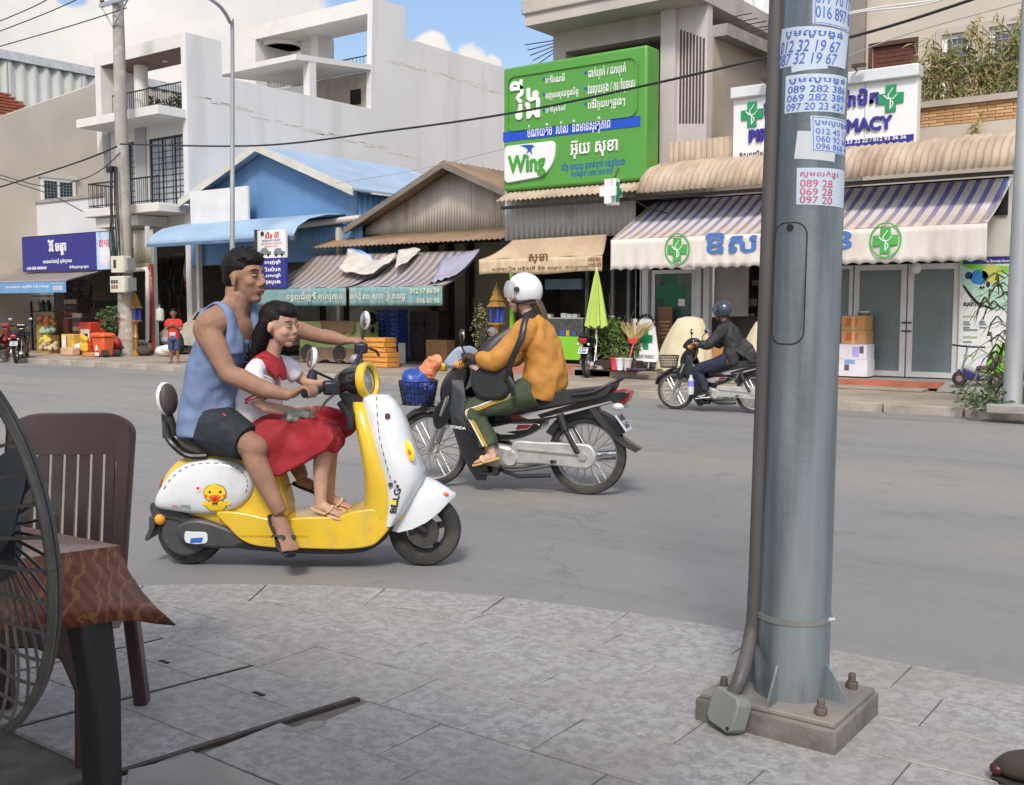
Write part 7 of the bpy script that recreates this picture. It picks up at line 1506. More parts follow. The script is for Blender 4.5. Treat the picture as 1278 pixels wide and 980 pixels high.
    # engine, chain case, suspension, exhaust
    plate_part('engine',M_SILV,t,[(.30,.36),(.34,.30),(.24,.22),(.05,.19),(-.18,.20),(-.22,.30),(-.05,.36),(.12,.38)],-.12,.12,.03); MB().tube([V((.12,.125,.30)),V((.12,.155,.30))],[.085,.075],20).build('crank_cover',M_ALU,t,**kw); MB().tube([V((-.06,.125,.27)),V((-.06,.15,.27))],[.065,.055],18).build('clutch_cover',M_ALU,t,**kw)
    MB().tube([V((.30,0,.34)),V((.40,0,.33))],[.07,.065],14).build('cylinder_head',M_SILV,t,**kw)
    plate_part('chain_case',M_ALU,t,[(-.08,.395),(-.30,.405),(-.62,.405),(-.70,.385),(-.735,.31),(-.70,.235),(-.62,.215),(-.30,.235),(-.10,.24)],.085,.13,.012,k=5)
    mb=MB(); mb.tube([V((-.12,.132,.345)),V((-.45,.136,.33)),V((-.66,.136,.32))],[.012]*3,6); mb.cyl(V((-.638,.13,.31)),V((-.638,.15,.31)),.03,n=10); mb.build('swing_arm',M_SILV,t,**kw)
    for s in (-1,1):
        mb=MB(); mb.tube([V((-.45,s*.115,.62)),V((-.50,s*.125,.50))],[.034,.034],10); mb.tube([V((-.50,s*.125,.50)),V((-.60,s*.135,.33))],[.02,.02],10); mb.build('rear_shock',M_BLACK if s>0 else M_CHROME,t,**kw)
        MB().tube([V((.02,s*.12,.20)),V((.02,s*.25,.20))],[.014,.018],8).build('footpeg',M_BLACK,t,**kw); MB().tube([V((-.42,s*.12,.26)),V((-.42,s*.22,.27))],[.013,.016],8).build('rear_footpeg',M_BLACK,t,**kw)
    MB().tube([V((.3,-.10,.24)),V((.05,-.14,.14)),V((-.3,-.15,.20)),V((-.45,-.155,.25)),V((-.85,-.16,.30))],[.022,.022,.03,.05,.045],12,smooth=4).build('exhaust',M_CHROME,t,**kw)
    mb=MB(); mb.tube([V((.1,.05,.18)),V((-.12,.12,.13)),V((-.38,.12,.15))],[.016]*3,8); mb.tube([V((.13,.13,.2)),V((.16,.19,.15)),V((.02,.2,.15))],[.011]*3,6); mb.build('stand',M_BLACK,t,**kw)
    MB().tube([V((.14,.16,.30)),V((.10,.2,.25)),V((.06,.21,.26))],[.012]*3,6).build('gear_pedal',M_CHROME,t,**kw)
    if basket:
        bs=thing0=MB(); N=9
        def ringp(z,a,b): return [V((.76+a*math.cos(q),b*math.sin(q),z)) for q in [2*PI*k/28 for k in range(28)]]
        for z,a,b in ((.84,.155,.17),(.80,.15,.165),(.76,.145,.16),(.72,.14,.155),(.68,.13,.145),(.655,.12,.135)): 
            p=ringp(z,a,b); bs.tube(p+[p[0]],[.0065 if z>.83 else .0045]*29,5,False)
        for k in range(28): bs.tube([ringp(.655,.12,.135)[k],ringp(.84,.155,.17)[k]],[.004]*2,4,False)
        for k in range(5): bs.tube([V((.66+.05*k,-.11,.655)),V((.66+.05*k,.11,.655))],[.004]*2,4,False)
        o=tag(bs.build('basket',wire,t,**kw),kind='stuff'); MB().tube([V((.60,.05,.68)),V((.50,.06,.66)),V((.66,.06,.60))],[.008]*3,6).build('basket_stay',M_CHROME,t,**kw)
    return t
# ---- second rider's black motorbike
SB,mB,aB=framef((733,617),(540,606))
bike2=moto('black underbone motorbike carrying a rider in a mustard jacket, bags in its wire basket',mB,aB,1.0,word='HONDA',shell=P('silver-blue cowl',(150,165,185),.3,coat=.3))
def inb(t,v): return WM[t]@V(v)
bg=thing('plastic_bag','bulging blue plastic bag stuffed in the front basket of the black motorbike','bag',inb(bike2,(.76,0,.665)),aB,None,.88)
def crumple(mb,amp,sc_,seed=0):
    """push the surface about with noise so that a bag hangs in folds"""
    for p in mb.v:
        q=p*sc_+V((seed,seed*.7,0)); p+=V((NZ.noise(q),NZ.noise(q+V((9,0,0))),NZ.noise(q+V((0,9,0)))))*amp+V((NZ.noise(q*2.6),NZ.noise(q*2.6+V((7,0,0))),NZ.noise(q*2.6+V((0,7,0)))))*amp*.45
    return mb
mb=MB(); mb.tube([V((0,0,-.0)),V((0,0,.06)),V((.0,0,.15)),V((-.01,0,.23)),V((-.05,.01,.29)),V((-.08,.02,.33))],[(.11,.12),(.13,.145),(.145,.155),(.115,.13),(.06,.07),(.02,.03)],40,True,0,6); crumple(mb,.036,8,3).build('bag',mat('blue plastic bag',(.02,.065,.33),.38,var=.25,vs=8,bump=.7,bs=14),bg,world=False,sharp=180)
bo=thing('plastic_bag','orange plastic bag tied on top of the blue one in the basket','bag',inb(bike2,(.69,-.02,.875)),aB,None,.66)
mb=MB(); mb.tube([V((.02,.02,-.03)),V((.0,.02,.04)),V((-.04,.03,.10)),V((-.09,.04,.15)),V((-.14,.05,.20)),V((-.17,.05,.25))],[(.07,.09),(.10,.12),(.085,.12),(.06,.10),(.035,.09),(.008,.05)],36,True,0,6); crumple(mb,.034,8,8).build('bag',mat('orange plastic bag',(.66,.22,.10),.4,var=.2,vs=8,bump=.7,bs=14),bo,world=False,sharp=180)
yc=inb(bike2,(.62,-.14,.95)); tag(MB().cbox(yc,(.10,.08,.06),(0,.2,.3)).build('snack_pack',P('yellow pack',(225,185,40),.4),None,bevel=.01),'small yellow packet peeping over the orange bag','packet')
# ---- third motorbike across the road
SC,mC,aC=framef((940,516),(845,511))
bike3=moto('dark motorbike with bottle and wire basket, ridden along the far side of the road',mC,aC,.90,paint=P('navy-black paint',(20,21,28),.25,coat=.4),plate='1CD 0153')
bt_=inb(bike3,(.30,.22,.42)); bo_=thing('water_bottle','clear water bottle with a violet label hung on the far motorbike','bottle',bt_); MB().lathe([(.04,-.14),(.045,-.1),(.045,.05),(.02,.10),(.02,.13)],12,M4.Translation(bt_)).build('body',mat('clear plastic',(.55,.57,.60),.1,var=.1,spec=.7),bo_); MB().cyl(bt_+V((0,0,-.03)),bt_+V((0,0,.05)),.0465,n=12).build('paper_label',P('violet label',(130,125,210),.5),bo_)
# ---- parked motorbikes on the far side
g=gz(735,471,.12); moto('parked black motorbike seen from behind in front of the green counter',V((g.x-.1,g.y+.45,.12)),R(104),.92,basket=False,stripes=False,plate='1EF 3388',group=None)
g=gz(30,452,.0); moto('parked motorbike with a front basket and white plate at the kerb, far left',V((g.x,g.y-.1,0)),R(142),.92,plate='1GH 5201')
g=gz(2,452,.0); moto('dull red motorbike half out of frame at the far left kerb',V((g.x,g.y-.05,0)),R(120),.92,paint=P('dull red paint',(120,45,38),.3,coat=.3),basket=False,plate='1JK 7714')
g=gz(585,455,.12); moto('silver fronted motorbike parked behind the mustard rider, by the cardboard box',V((g.x+.1,g.y+1.6,.12)),R(80),.95,basket=False,shell=P('pale cowl',(170,172,170),.4),paint=P('grey paint',(95,95,92),.4),plate='1LM 4420')
# ---- yellow and white electric scooter
SA,mA,aA=framef((240,703),(531,705))
sctr=thing('scooter','yellow and white electric scooter with a cartoon chick on its rear panel','scooter',mA,aA)
M_YEL=mat('yellow scooter plastic',(.70,.47,.035),.24,var=.06,vs=3,coat=.4,dirt=(.42,.32,.13),ds=5,da=.5)
M_WHT=mat('white scooter plastic',(.66,.69,.73),.2,var=.03,coat=.5,dirt=(.50,.49,.46),ds=5,da=.4)
M_GRYP=mat('grey plastic trim',(.055,.055,.06),.5,var=.15,vs=8)
def AP(pts,y,yy=None): 
    return [((lambda q:(q.x,q.z))(SA(p[0],p[1],y))) for p in pts]
def apart(name,m,pts,y0,y1,bevel=.012,k=6,parent=None,seg=2): return plate_part(name,m,sctr,AP(pts,y0),y0,y1,bevel,k,parent,seg)
wheel(sctr,.653,.20,.05,False,True); wheel(sctr,-.653,.185,.052,False,True)
MB().tube([V((-.66,-.10,.19)),V((-.66,.09,.19))],[.13,.13],28).build('hub_motor',M_GRYP,sctr,world=False,bevel=.015); 
apart('motor_cover',M_GRYP,[(222,655),(245,648),(275,655),(305,670),(300,684),(265,685),(232,680),(220,668)],-.15,-.09,.02)
bd=apart('motor_badge',M_WHT,[(231,664),(240,664),(249,664),(258,666),(258,677),(249,679),(240,679),(231,676)],-.1545,-.1495,.002,4)
apart('blue_mark',P('blue mark',(45,100,190),.4),[(238,672),(253,671),(252,677),(237,678)],-.157,-.1545,0,0,bd)
# floor and under-tray
apart('under_tray',M_BLACK,[(296,684),(340,689),(400,692),(450,690),(478,676),(492,655),(482,650),(466,668),(440,680),(380,682),(330,680),(300,676)],-.15,.15,.015)
fl_=apart('floorboard',M_YEL,[(270,640),(300,640),(340,648),(380,646),(420,645),(444,638),(470,636),(492,640),(488,656),(476,672),(462,682),(430,686),(380,685),(330,683),(304,676),(284,658)],-.175,.175,.028,seg=3)
apart('crease',P('deep yellow',(205,165,30),.35),[(300,667),(340,668),(385,668),(385,670),(340,670.5),(300,669.5)],-.178,-.174,0,0,fl_)
# rear body
rb_=apart('rear_body',M_YEL,[(197,612),(205,592),(222,575),(250,568),(285,570),(315,572),(336,582),(350,610),(356,645),(340,660),(316,668),(290,672),(262,655),(225,640),(200,632)],-.135,.135,.05,seg=3)
for sgn in (-1,1):
    y=-.145 if sgn<0 else .145; c=SA(256,608,-.15); pts=AP([(192,630),(205,600),(228,580),(258,573),(292,576),(313,590),(316,610),(304,628),(280,640),(250,642),(215,638)],-.15)
    o=[(p[0],p[1]) for p in outline(pts,6)]; cx=sum(p[0] for p in o)/len(o); cz=sum(p[1] for p in o)/len(o); rs=[[V((cx+(p[0]-cx)*k,sgn*(.128+d),cz+(p[1]-cz)*k)) for p in o] for k,d in ((1,0),(.985,.020),(.93,.034),(.82,.045),(.6,.055),(.3,.060),(.02,.061))]
    pan=MB().rings(rs).build('side_panel',M_WHT,sctr,world=False,sharp=60)
    TAB=((0,.061),(.02,.061),(.3,.060),(.6,.055),(.82,.045),(.93,.034),(.985,.020),(1,0))
    def on(a,b,d,cx=cx,cz=cz,o=o,sgn=sgn):
        """a point lying on the domed side panel, d proud of it"""
        th=math.atan2(b-cz,a-cx); rr0=math.hypot(a-cx,b-cz); R0=min(((abs((math.atan2(p[1]-cz,p[0]-cx)-th+PI)%(2*PI)-PI)),math.hypot(p[0]-cx,p[1]-cz)) for p in o)[1]; k=min(1,rr0/R0)
        for (k0,d0),(k1,d1) in zip(TAB,TAB[1:]):
            if k<=k1: h=d0+(d1-d0)*(k-k0)/(k1-k0); break
        return V((a,sgn*(.128+h+d),b))
    if sgn<0:
        onp=on; PAN=pan
        n=len(o); 
        for i in range(0,n,2):
            p=o[i]; q=o[(i+1)%n]
            if p[1]<cz-.02: continue
            k=.88; aa=V((cx+(p[0]-cx)*k,cz+(p[1]-cz)*k,0)); bb=V((cx+(q[0]-cx)*k,cz+(q[1]-cz)*k,0)); 
            mb=MB(); mb.tube([on(aa.x,aa.y,.003),on(bb.x,bb.y,.003)],[.0022]*2,4); mb.build('stitch_line',M_GRYP,pan,world=False)
# cartoon chick decal on the near panel (plain generic chick), heart bubble and lettering
def dec(name,m,pts,d,par,k=5,ref=-.18):
    w=outline(AP(pts,ref),k) if k else AP(pts,ref); cx=sum(p[0] for p in w)/len(w); cz=sum(p[1] for p in w)/len(w)
    return MB().rings([[onp(cx+(p[0]-cx)*s,cz+(p[1]-cz)*s,d) for p in w] for s in (1,.7,.4,.02)],cap=False).build(name,m,par,world=False,sharp=0)
M_CHK=P('chick yellow',(240,205,50),.4); M_CHO=P('chick outline',(120,85,30),.5); M_ORN=P('chick orange',(225,105,40),.4)
def blobp(cx,cy,rx,ry,n=12): return [(cx+rx*math.cos(2*PI*i/n),cy+ry*math.sin(2*PI*i/n)) for i in range(n)]
ch=dec('chick_outline',M_CHO,blobp(270,631,12.5,9),.0025,PAN); dec('chick_body',M_CHK,blobp(270,631,11.5,8),.004,ch); dec('chick_wing',M_CHK,blobp(257,628,4.5,3),.0042,ch); dec('chick_wing',M_CHK,blobp(284,628,4.5,3),.0042,ch)
dec('chick_outline',M_CHO,blobp(269,615,14.3,11.3),.0048,ch); dec('chick_head',M_CHK,blobp(269,615,13.4,10.4)+[],.0062,ch); dec('chick_tuft',M_CHK,[(263,606),(266,603),(273,605),(273,608)],.0063,ch)
dec('chick_beak',M_ORN,[(262,619),(269,617),(276,619),(274,624),(269,627),(264,624)],.0085,ch); dec('chick_mouth',P('mouth red',(190,50,45),.4),[(266,621),(272,621),(270,625),(268,625)],.0105,ch)
for x in (263,276): dec('chick_eye',M_DARK,blobp(x,613.5,1.6,1.5,8),.0085,ch)
for x in (258,281): dec('chick_cheek',M_ORN,blobp(x,618.5,2.4,1.8,8),.0085,ch)
dec('bow_tie',M_DARK,[(266,626.5),(269,628),(272,626.5),(272,630),(269,628.6),(266,630)],.0075,ch,0)
hb_=dec('heart_bubble',P('pale pink',(235,215,220),.4),blobp(248,609,4,4.5),.004,PAN); dec('heart',P('heart red',(205,45,60),.4),[(248,611.5),(245.5,608.5),(247,607),(248,608),(249,607),(250.5,608.5)],.006,hb_,0)
c=SA(216,637,-.17); e=SA(239,631,-.17)
for s_,x0,x1,m in (('My',216,224,P('print red',(205,70,80),.5)),('LITTLE',226,238,M_GRYP)): 
    a_=SA(x0,634,-.17); b_=SA(x1,630,-.17); text('lettering',s_,m,PAN,(a_.x,a_.z-.0,b_.x,b_.z+.0),lambda p,q,d:onp(p,q,.004+d),.001,.02,world=False)
# rear fender, tail lamp, seat, backrest
apart('rear_fender',M_GRYP,[(187,632),(196,628),(230,642),(262,655),(292,672),(300,680),(262,672),(236,655),(215,648),(192,645)],-.11,.11,.02)
MB().ell(SA(200,648,-.10),(.032,.03,.032),14,10).build('turn_signal',M_AMB,sctr,world=False); apart('mud_flap',M_GRYP,[(186,645),(194,648),(192,662),(184,675),(180,672),(185,660)],-.07,.07,.01); apart('tail_lamp',M_REDL,[(200,603),(205,597),(203,612),(198,616)],-.05,.05,.01)
apart('seat',mat('brown-grey seat vinyl',(.075,.062,.055),.55,var=.15,vs=6),[(219,541),(226,534),(245,540),(275,548),(315,552),(345,556),(352,566),(320,572),(280,571),(245,566),(226,557)],-.13,.13,.04,seg=3)
rl=MB(); q=[SA(206,528,-.02),SA(210,548,-.15),SA(232,568,-.16),SA(258,569,-.15)]; rl.tube(q,[.017]*4,8,smooth=4); q=[SA(206,528,.02),SA(212,545,.15),SA(235,563,.16),SA(258,565,.15)]; rl.tube(q,[.017]*4,8,smooth=4); grab=rl.build('grab_rail',M_BLACK,sctr,world=False); MB().tube([SA(214,545,0),SA(211,530,0),SA(208,515,0)],[(.03,.05),(.03,.04),(.02,.03)],10).build('backrest_stem',M_BLACK,grab,world=False)
c=SA(207,498,0); bk=MB().ell(c,(.035,.065,.095),18,12,(0,-.12,-.5)).build('backrest',M_WHT,sctr,world=False); MB().ell(c+V((.020,-.014,0)),(.032,.060,.088),18,12,(0,-.12,-.5)).build('backrest_pad',mat('brown pad',(.075,.055,.048),.6,var=.12),bk,world=False)
# front: leg shield, white apron, fender
def vshape(name,m,stations,parent=None,n=28,ex=2.6):
    rs=[]
    for (x,z,hx,hy,tilt) in stations:
        ring=[]
        for k in range(n):
            a=2*PI*k/n; cx_=math.copysign(abs(math.cos(a))**(2/ex),math.cos(a)); sy=math.copysign(abs(math.sin(a))**(2/ex),math.sin(a)); ring.append(V((x+hx*cx_*math.cos(tilt),hy*sy,z+hx*cx_*math.sin(tilt))))
        rs.append(ring)
    return MB().rings(rs).build(name,m,parent or sctr,world=False,sharp=60)
def st_of(l,y):
    out=[]
    for (xa,xb,py,hy) in l:
        a=SA(xa,py,y); b=SA(xb,py,y); out.append(((a.x+b.x)/2,(a.z+b.z)/2,(b.x-a.x)/2,hy,0))
    return out
vshape('inner_shield',M_YEL,st_of([(434,454,504,.07),(436,460,518,.11),(441,470,540,.15),(446,480,565,.175),(450,490,590,.185),(452,500,615,.185),(450,508,635,.18),(445,506,650,.175)],-.15))
ap_=vshape('front_apron',M_WHT,st_of([(446,480,495,.06),(447,488,502,.095),(451,499,518,.13),(456,508,540,.165),(462,516,562,.19),(467,524,582,.20),(472,529,598,.20),(476,520,618,.197),(478,508,638,.19),(478,494,656,.185)],-.15))
text('lettering','BEILG',P('print black',(35,35,38),.5),ap_,(0,0,.13,.034),lambda a,b,d:(lambda q:V((q.x+.035-b+.22*a,-.193-.05*a-d,q.z+a)))(SA(486,640,-.2)),.002,.03,world=False)
q=SA(488,627,-.2); MB().cbox(V((q.x+.012,-.201,q.z)),(.030,.003,.026),(0,.25,0)).build('yellow_print',M_CHK,ap_,world=False)
for k in range(12):
    a=SA(466+1.2*k+.25*k*k*.35,497+9.5*k,-.19); b=SA(466.6+1.2*k+.25*k*k*.35,502+9.5*k,-.19); f=min(1,k/5); yy=-(.062+.142*min(1,(k+1)/5.5)); MB().tube([V((a.x,yy,a.z)),V((b.x,yy-.004,b.z))],[.0022]*2,4).build('stitch_line',M_GRYP,ap_,world=False)
dq=SA(509,564,-.2); MB().ell((dq.x+.005,-.165,dq.z),(.03,.012,.06),10,8,(0,-.35,-.6)).build('chick_sticker',M_CHK,ap_,world=False); MB().ell((dq.x+.008,-.174,dq.z-.005),(.014,.010,.02),8,6,(0,-.35,-.6)).build('sticker_mark',M_ORN,ap_,world=False)
for (px,py,r) in ((487,605,.012),(493,601,.006),(496,607,.009)): 
    q=SA(px,py,-.2); MB().cyl(V((q.x,-.198,q.z)),V((q.x,-.2055,q.z)),r,n=10).build('bubble_print',M_GRYP,ap_,world=False)
q=SA(484,519,-.12); MB().cyl(V((q.x,-.13,q.z)),V((q.x,-.145,q.z)),.016,n=12).build('apron_badge',P('dark red badge',(95,60,65),.4),ap_,world=False)
fr=[]
for (px0,py0,px1,py1,w) in ((486,662,498,602,.10),(498,664,512,597,.115),(515,660,528,600,.115),(532,652,542,606,.11),(548,640,554,613,.095),(560,628,562,619,.06),(567,622,567,621,.02)):
    a=SA(px0,py0,-.1); b=SA(px1,py1,-.1); fr.append([V((a.x,-w,a.z)),V(((a.x+2*b.x)/3,-w*1.0,(a.z+2*b.z)/3)),V((b.x,-w*.6,b.z)),V((b.x,0,b.z+.012)),V((b.x,w*.6,b.z)),V(((a.x+2*b.x)/3,w,(a.z+2*b.z)/3)),V((a.x,w,a.z)),V(((a.x+2*b.x)/3,w*.8,(a.z+2*b.z)/3-.02)),V((b.x,0,b.z-.02)),V(((a.x+2*b.x)/3,-w*.8,(a.z+2*b.z)/3-.02))])
ff=MB().rings(fr).build('front_fender',M_WHT,sctr,world=False,sharp=70)
q=SA(560,618,-.09); MB().ell((q.x-.02,-.073,q.z),(.022,.006,.012),8,6).build('orange_print',M_ORN,ff,world=False)
MB().tube([SA(531,664,-.08),SA(505,640,-.09),SA(490,600,-.05)],[.024,.026,.03],10).build('fork',M_BLACK,sctr,world=False); MB().tube([SA(531,664,.08),SA(505,640,.09),SA(490,600,.05)],[.024,.026,.03],10).build('fork',M_BLACK,sctr,world=False); MB().cyl(V((.653,-.075,.2)),V((.653,-.06,.2)),.085,n=24).build('brake_disc',M_IRON,sctr,world=False)
# headlight, bars, mirrors
a=SA(425,482,0); b=SA(452,478,0); c=SA(459,476,0)
dirx=(SA(461,475.5,0)-SA(425,480,0)).normalized(); dirx=(dirx+V((0,-.30,0))).normalized()
c0=SA(461,475,0); H_=MB().tube([c0-dirx*.215,c0-dirx*.17,c0-dirx*.10,c0-dirx*.03],[(.03,.035),(.068,.07),(.092,.092),(.097,.097)],26,smooth=3).build('headlight_housing',M_BLKP,sctr,world=False)
rot=dirx.to_track_quat('Z','Y').to_matrix().to_4x4(); mx=M4.Translation(c0)@rot
MB().lathe([(.075,-.03),(.100,-.035),(.106,-.012),(.101,.012),(.086,.014),(.076,-.005)],36,mx,cap=False).build('yellow_ring',M_YEL,H_,world=False); MB().lathe([(.0,.004),(.045,.001),(.080,-.010)],28,mx).build('lens',mat('headlamp lens',(.30,.32,.33),.1,metal=.5,var=.3,vs=20,coat=.6),H_,world=False)
apart('steering_neck',M_BLACK,[(424,490),(450,488),(455,498),(440,512),(432,512),(426,500)],-.05,.05,.015); MB().tube([SA(416,478,-.03),SA(436,463,0),SA(452,462,0)],[.004]*3,5).build('brake_cable',M_SPOKE,sctr,world=False)
MB().tube([SA(425,502,-.06),SA(440,520,-.08),SA(438,535,-.1)],[(.02,.035),(.03,.05),(.02,.03)],10).build('indicator_pod',M_BLACK,sctr,world=False)
gn=V((.105,-.28,.985)); gf=V((.275,.27,1.205)); ctr=SA(430,478,0)
hb_=MB().tube([gn+V((-.04,-.08,-.01)),gn+V((.05,.08,.015)),ctr+V((0,0,.01)),gf+V((.01,-.1,-.02)),gf+V((-.03,.09,.01))],[.014]*5,8,smooth=4).build('handlebar',M_BLACK,sctr,world=False)
MB().tube([gn+V((-.035,-.075,-.008)),gn+V((.02,.04,.005))],[.02,.02],10).build('grip',M_BLACK,hb_,world=False); MB().tube([gf+V((.0,-.04,-.008)),gf+V((-.03,.085,.01))],[.02,.02],10).build('grip',M_BLACK,hb_,world=False)
MB().cbox(SA(413,484,-.2),(.085,.09,.075),(0,0,.3)).build('switch_box',P('navy-black switch',(28,30,44),.4),hb_,world=False,bevel=.015); MB().cbox(gf+V((.0,-.08,-.01)),(.07,.07,.06)).build('switch_box',P('navy-black switch',(28,30,44),.4),hb_,world=False,bevel=.012)
MB().tube([SA(420,490,-.22),SA(408,500,-.26),SA(397,514,-.30)],[.008,.008,.006],6,smooth=3).build('brake_lever',M_IRON,hb_,world=False); MB().tube([gf+V((.04,-.05,-.01)),gf+V((.07,.03,-.03)),gf+V((.07,.12,-.06))],[.008]*3,6).build('brake_lever',M_IRON,hb_,world=False)
m1=SA(390,447,-.26); mirror(sctr,[SA(425,478,-.10),SA(402,468,-.2),SA(390,462,-.26)],m1,M_CHROME,(.024,.060,.058),(0,.15,.5),M_WHT); MB().tube([SA(389,473,-.26),SA(391,462,-.26)],[.03,.02],10).build('mirror_base',P('navy-black switch',(28,30,44),.4),sctr,world=False)
m2=SA(456,400,.28); mirror(sctr,[gf+V((0,-.04,.01)),SA(452,425,.27),SA(455,412,.28)],m2,M_CHROME,(.022,.035,.055),(0,.1,.9),M_WHT)
MB().ell(SA(444,449,.16),(.035,.03,.03),12,8).build('speedometer',P('grey pod',(150,150,165),.3),sctr,world=False)
# ================================================================== people
def skinmat(name,c): return mat(name,c,.64,var=.14,vs=9,spec=.3,bump=.12,bs=120,dirt=tuple(q*.72 for q in c),ds=5,da=.25)
SK_MAN=skinmat('tanned skin',(.30,.168,.115)); SK_GIRL=skinmat('light brown skin',(.48,.295,.215)); SK_WOM=skinmat('fair skin',(.55,.34,.25)); SK_BOY=skinmat('brown skin',(.25,.125,.08))
M_HAIR=mat('black hair',(.009,.008,.008),.6,var=.3,vs=30,st=(1,1,.2),bump=.35,bs=90,spec=.2); M_EYEW=P('eye white',(168,158,150),.3); M_EYED=P('dark iris',(22,15,12),.2); M_BROW=P('eyebrow',(28,20,17),.7)
def hmx(c,yaw,pitch=0.,s=1.,roll=0.): return M4.Translation(V(c))@M4.Rotation(yaw,4,'Z')@M4.Rotation(pitch,4,'Y')@M4.Rotation(roll,4,'X')@M4.Scale(s,4)
def el(mb,mx,c,r,rot=(0,0,0),n=14,m=10):
    from mathutils import Euler
    t=MB(); t.ell(c,r,n,m,rot); mb.add([mx@p for p in t.v],t.f)
def tb(mb,mx,pts,rad,n=10,**k):
    t=MB(); t.tube(pts,rad,n,**k); mb.add([mx@p for p in t.v],t.f)
def head(mb,mx,child=False):
    """skull, jaw, nose, brow, cheeks and ears in the head's own frame (x to the front, head height .23)"""
    if child:
        el(mb,mx,(-.016,0,.03),(.097,.080,.090)); el(mb,mx,(.026,0,-.028),(.058,.062,.066)); el(mb,mx,(.054,0,-.080),(.022,.026,.019)); tb(mb,mx,[V((.074,0,.016)),V((.087,0,-.004)),V((.095,0,-.021))],[.009,.0095,.0115],8); el(mb,mx,(.075,0,-.050),(.013,.022,.011))
        for s in (-1,1): el(mb,mx,(.052,s*.036,-.022),(.026,.025,.025)); el(mb,mx,(-.008,s*.080,-.006),(.017,.010,.027),(0,0,s*.3))
        return
    el(mb,mx,(-.018,0,.03),(.096,.077,.088)); el(mb,mx,(.022,0,-.035),(.064,.060,.078)); el(mb,mx,(.055,0,-.092),(.026,.030,.022)); el(mb,mx,(.018,0,-.075),(.05,.05,.038))
    tb(mb,mx,[V((.072,0,.030)),V((.090,0,.0)),V((.106,0,-.026))],[.010,.0115,.014],8); el(mb,mx,(.091,.012,-.030),(.013,.009,.009)); el(mb,mx,(.091,-.012,-.030),(.013,.009,.009))
    el(mb,mx,(.062,0,.036),(.016,.052,.012)); el(mb,mx,(.082,0,-.060),(.012,.024,.012))
    for s in (-1,1): el(mb,mx,(.050,s*.040,-.018),(.028,.022,.026)); el(mb,mx,(-.008,s*.078,-.004),(.018,.011,.031),(0,0,s*.3)); el(mb,mx,(-.005,s*.081,-.028),(.012,.009,.014))
def face(o,mx,lipc,brow=True,eyes=1.):
    if eyes>1: mx=mx@M4.Translation(V((-.002,0,-.004)))
    for s in (-1,1):
        mb=MB(); el(mb,mx,(.0725,s*.031,.013),(.012,.0135,.0052*eyes),(0,0,s*.35)); e=mb.build('eye',M_EYEW,o,world=False); mb=MB(); el(mb,mx,(.0812,s*.030,.013),(.005,.0060,.0050*eyes**.5)); mb.build('iris',M_EYED,o,world=False)
        if brow: mb=MB(); tb(mb,mx,[V((.083,s*.014,.034)),V((.080,s*.032,.040)),V((.064,s*.050,.035))],[.0035*eyes**-3,.0038*eyes**-3,.002],6); mb.build('eyebrow',M_BROW,o,world=False)
        mb=MB(); tb(mb,mx,[V((.0845,s*.018,.0205)),V((.083,s*.031,.0225)),V((.071,s*.045,.018))],[.0018]*3,5); mb.build('eyelid',M_BROW if eyes<=1 else P('soft lid',(95,62,50),.6),o,world=False)
    mb=MB(); tb(mb,mx,[V((.078,-.024,-.058)),V((.0935,-.008,-.0545)),V((.0935,.008,-.0545)),V((.078,.024,-.058))],[.0045,.0055,.0055,.0045],6,smooth=3); tb(mb,mx,[V((.078,-.022,-.062)),V((.0915,0,-.066)),V((.078,.022,-.062))],[.004,.0065,.004],6,smooth=3); mb=mb if eyes<=1 else MB().add([mx@(M4.Translation(V((-.006,0,.012)))@(mx.inverted()@p)) for p in mb.v],mb.f); mb.build('lips',lipc,o,world=False)
def limb(mb,pts,rad,n=12,sm=4,up=None): mb.tube([V(p) for p in pts],rad,n,True,0,sm,up)
def grip_hand(mb,w,c,axis,s=1.,thumb=1,up=(0,0,1)):
    """palm and five separate fingers closed round a bar through c"""
    w,c=V(w),V(c); a=V(axis).normalized(); f=(c-w); f=(f-a*f.dot(a)).normalized(); u=a.cross(f); u=u if u.dot(V(up))>0 else -u
    kn=c+u*.030*s-f*.012*s
    mb.tube([w,w.lerp(kn,.45),kn],[(.020*s,.027*s),(.019*s,.038*s),(.013*s,.040*s)],12,True,0,3,up=u)
    for i,(o,l) in enumerate(((-.030,.92),(-.010,1.0),(.010,.96),(.030,.80))):
        b=c+a*o*s; pts=[b+(u*math.sin(q)+f*math.cos(q))*.029*s for q in [R(118),R(78),R(38),R(-2),R(-42*l),R(-85*l)]]
        mb.tube(pts,[.0098*s,.0098*s,.0092*s,.0088*s,.0082*s,.0065*s],8,True,0,2)
    t0=c+a*(-.040*thumb)*s-f*.022*s+u*.012*s; mb.tube([w.lerp(kn,.45)+a*(-.026*thumb)*s,t0,c+a*(-.034*thumb)*s-u*.022*s-f*.006*s,c+a*(-.018*thumb)*s-u*.030*s+f*.012*s],[.014*s,.0125*s,.0105*s,.008*s],8,True,0,3)
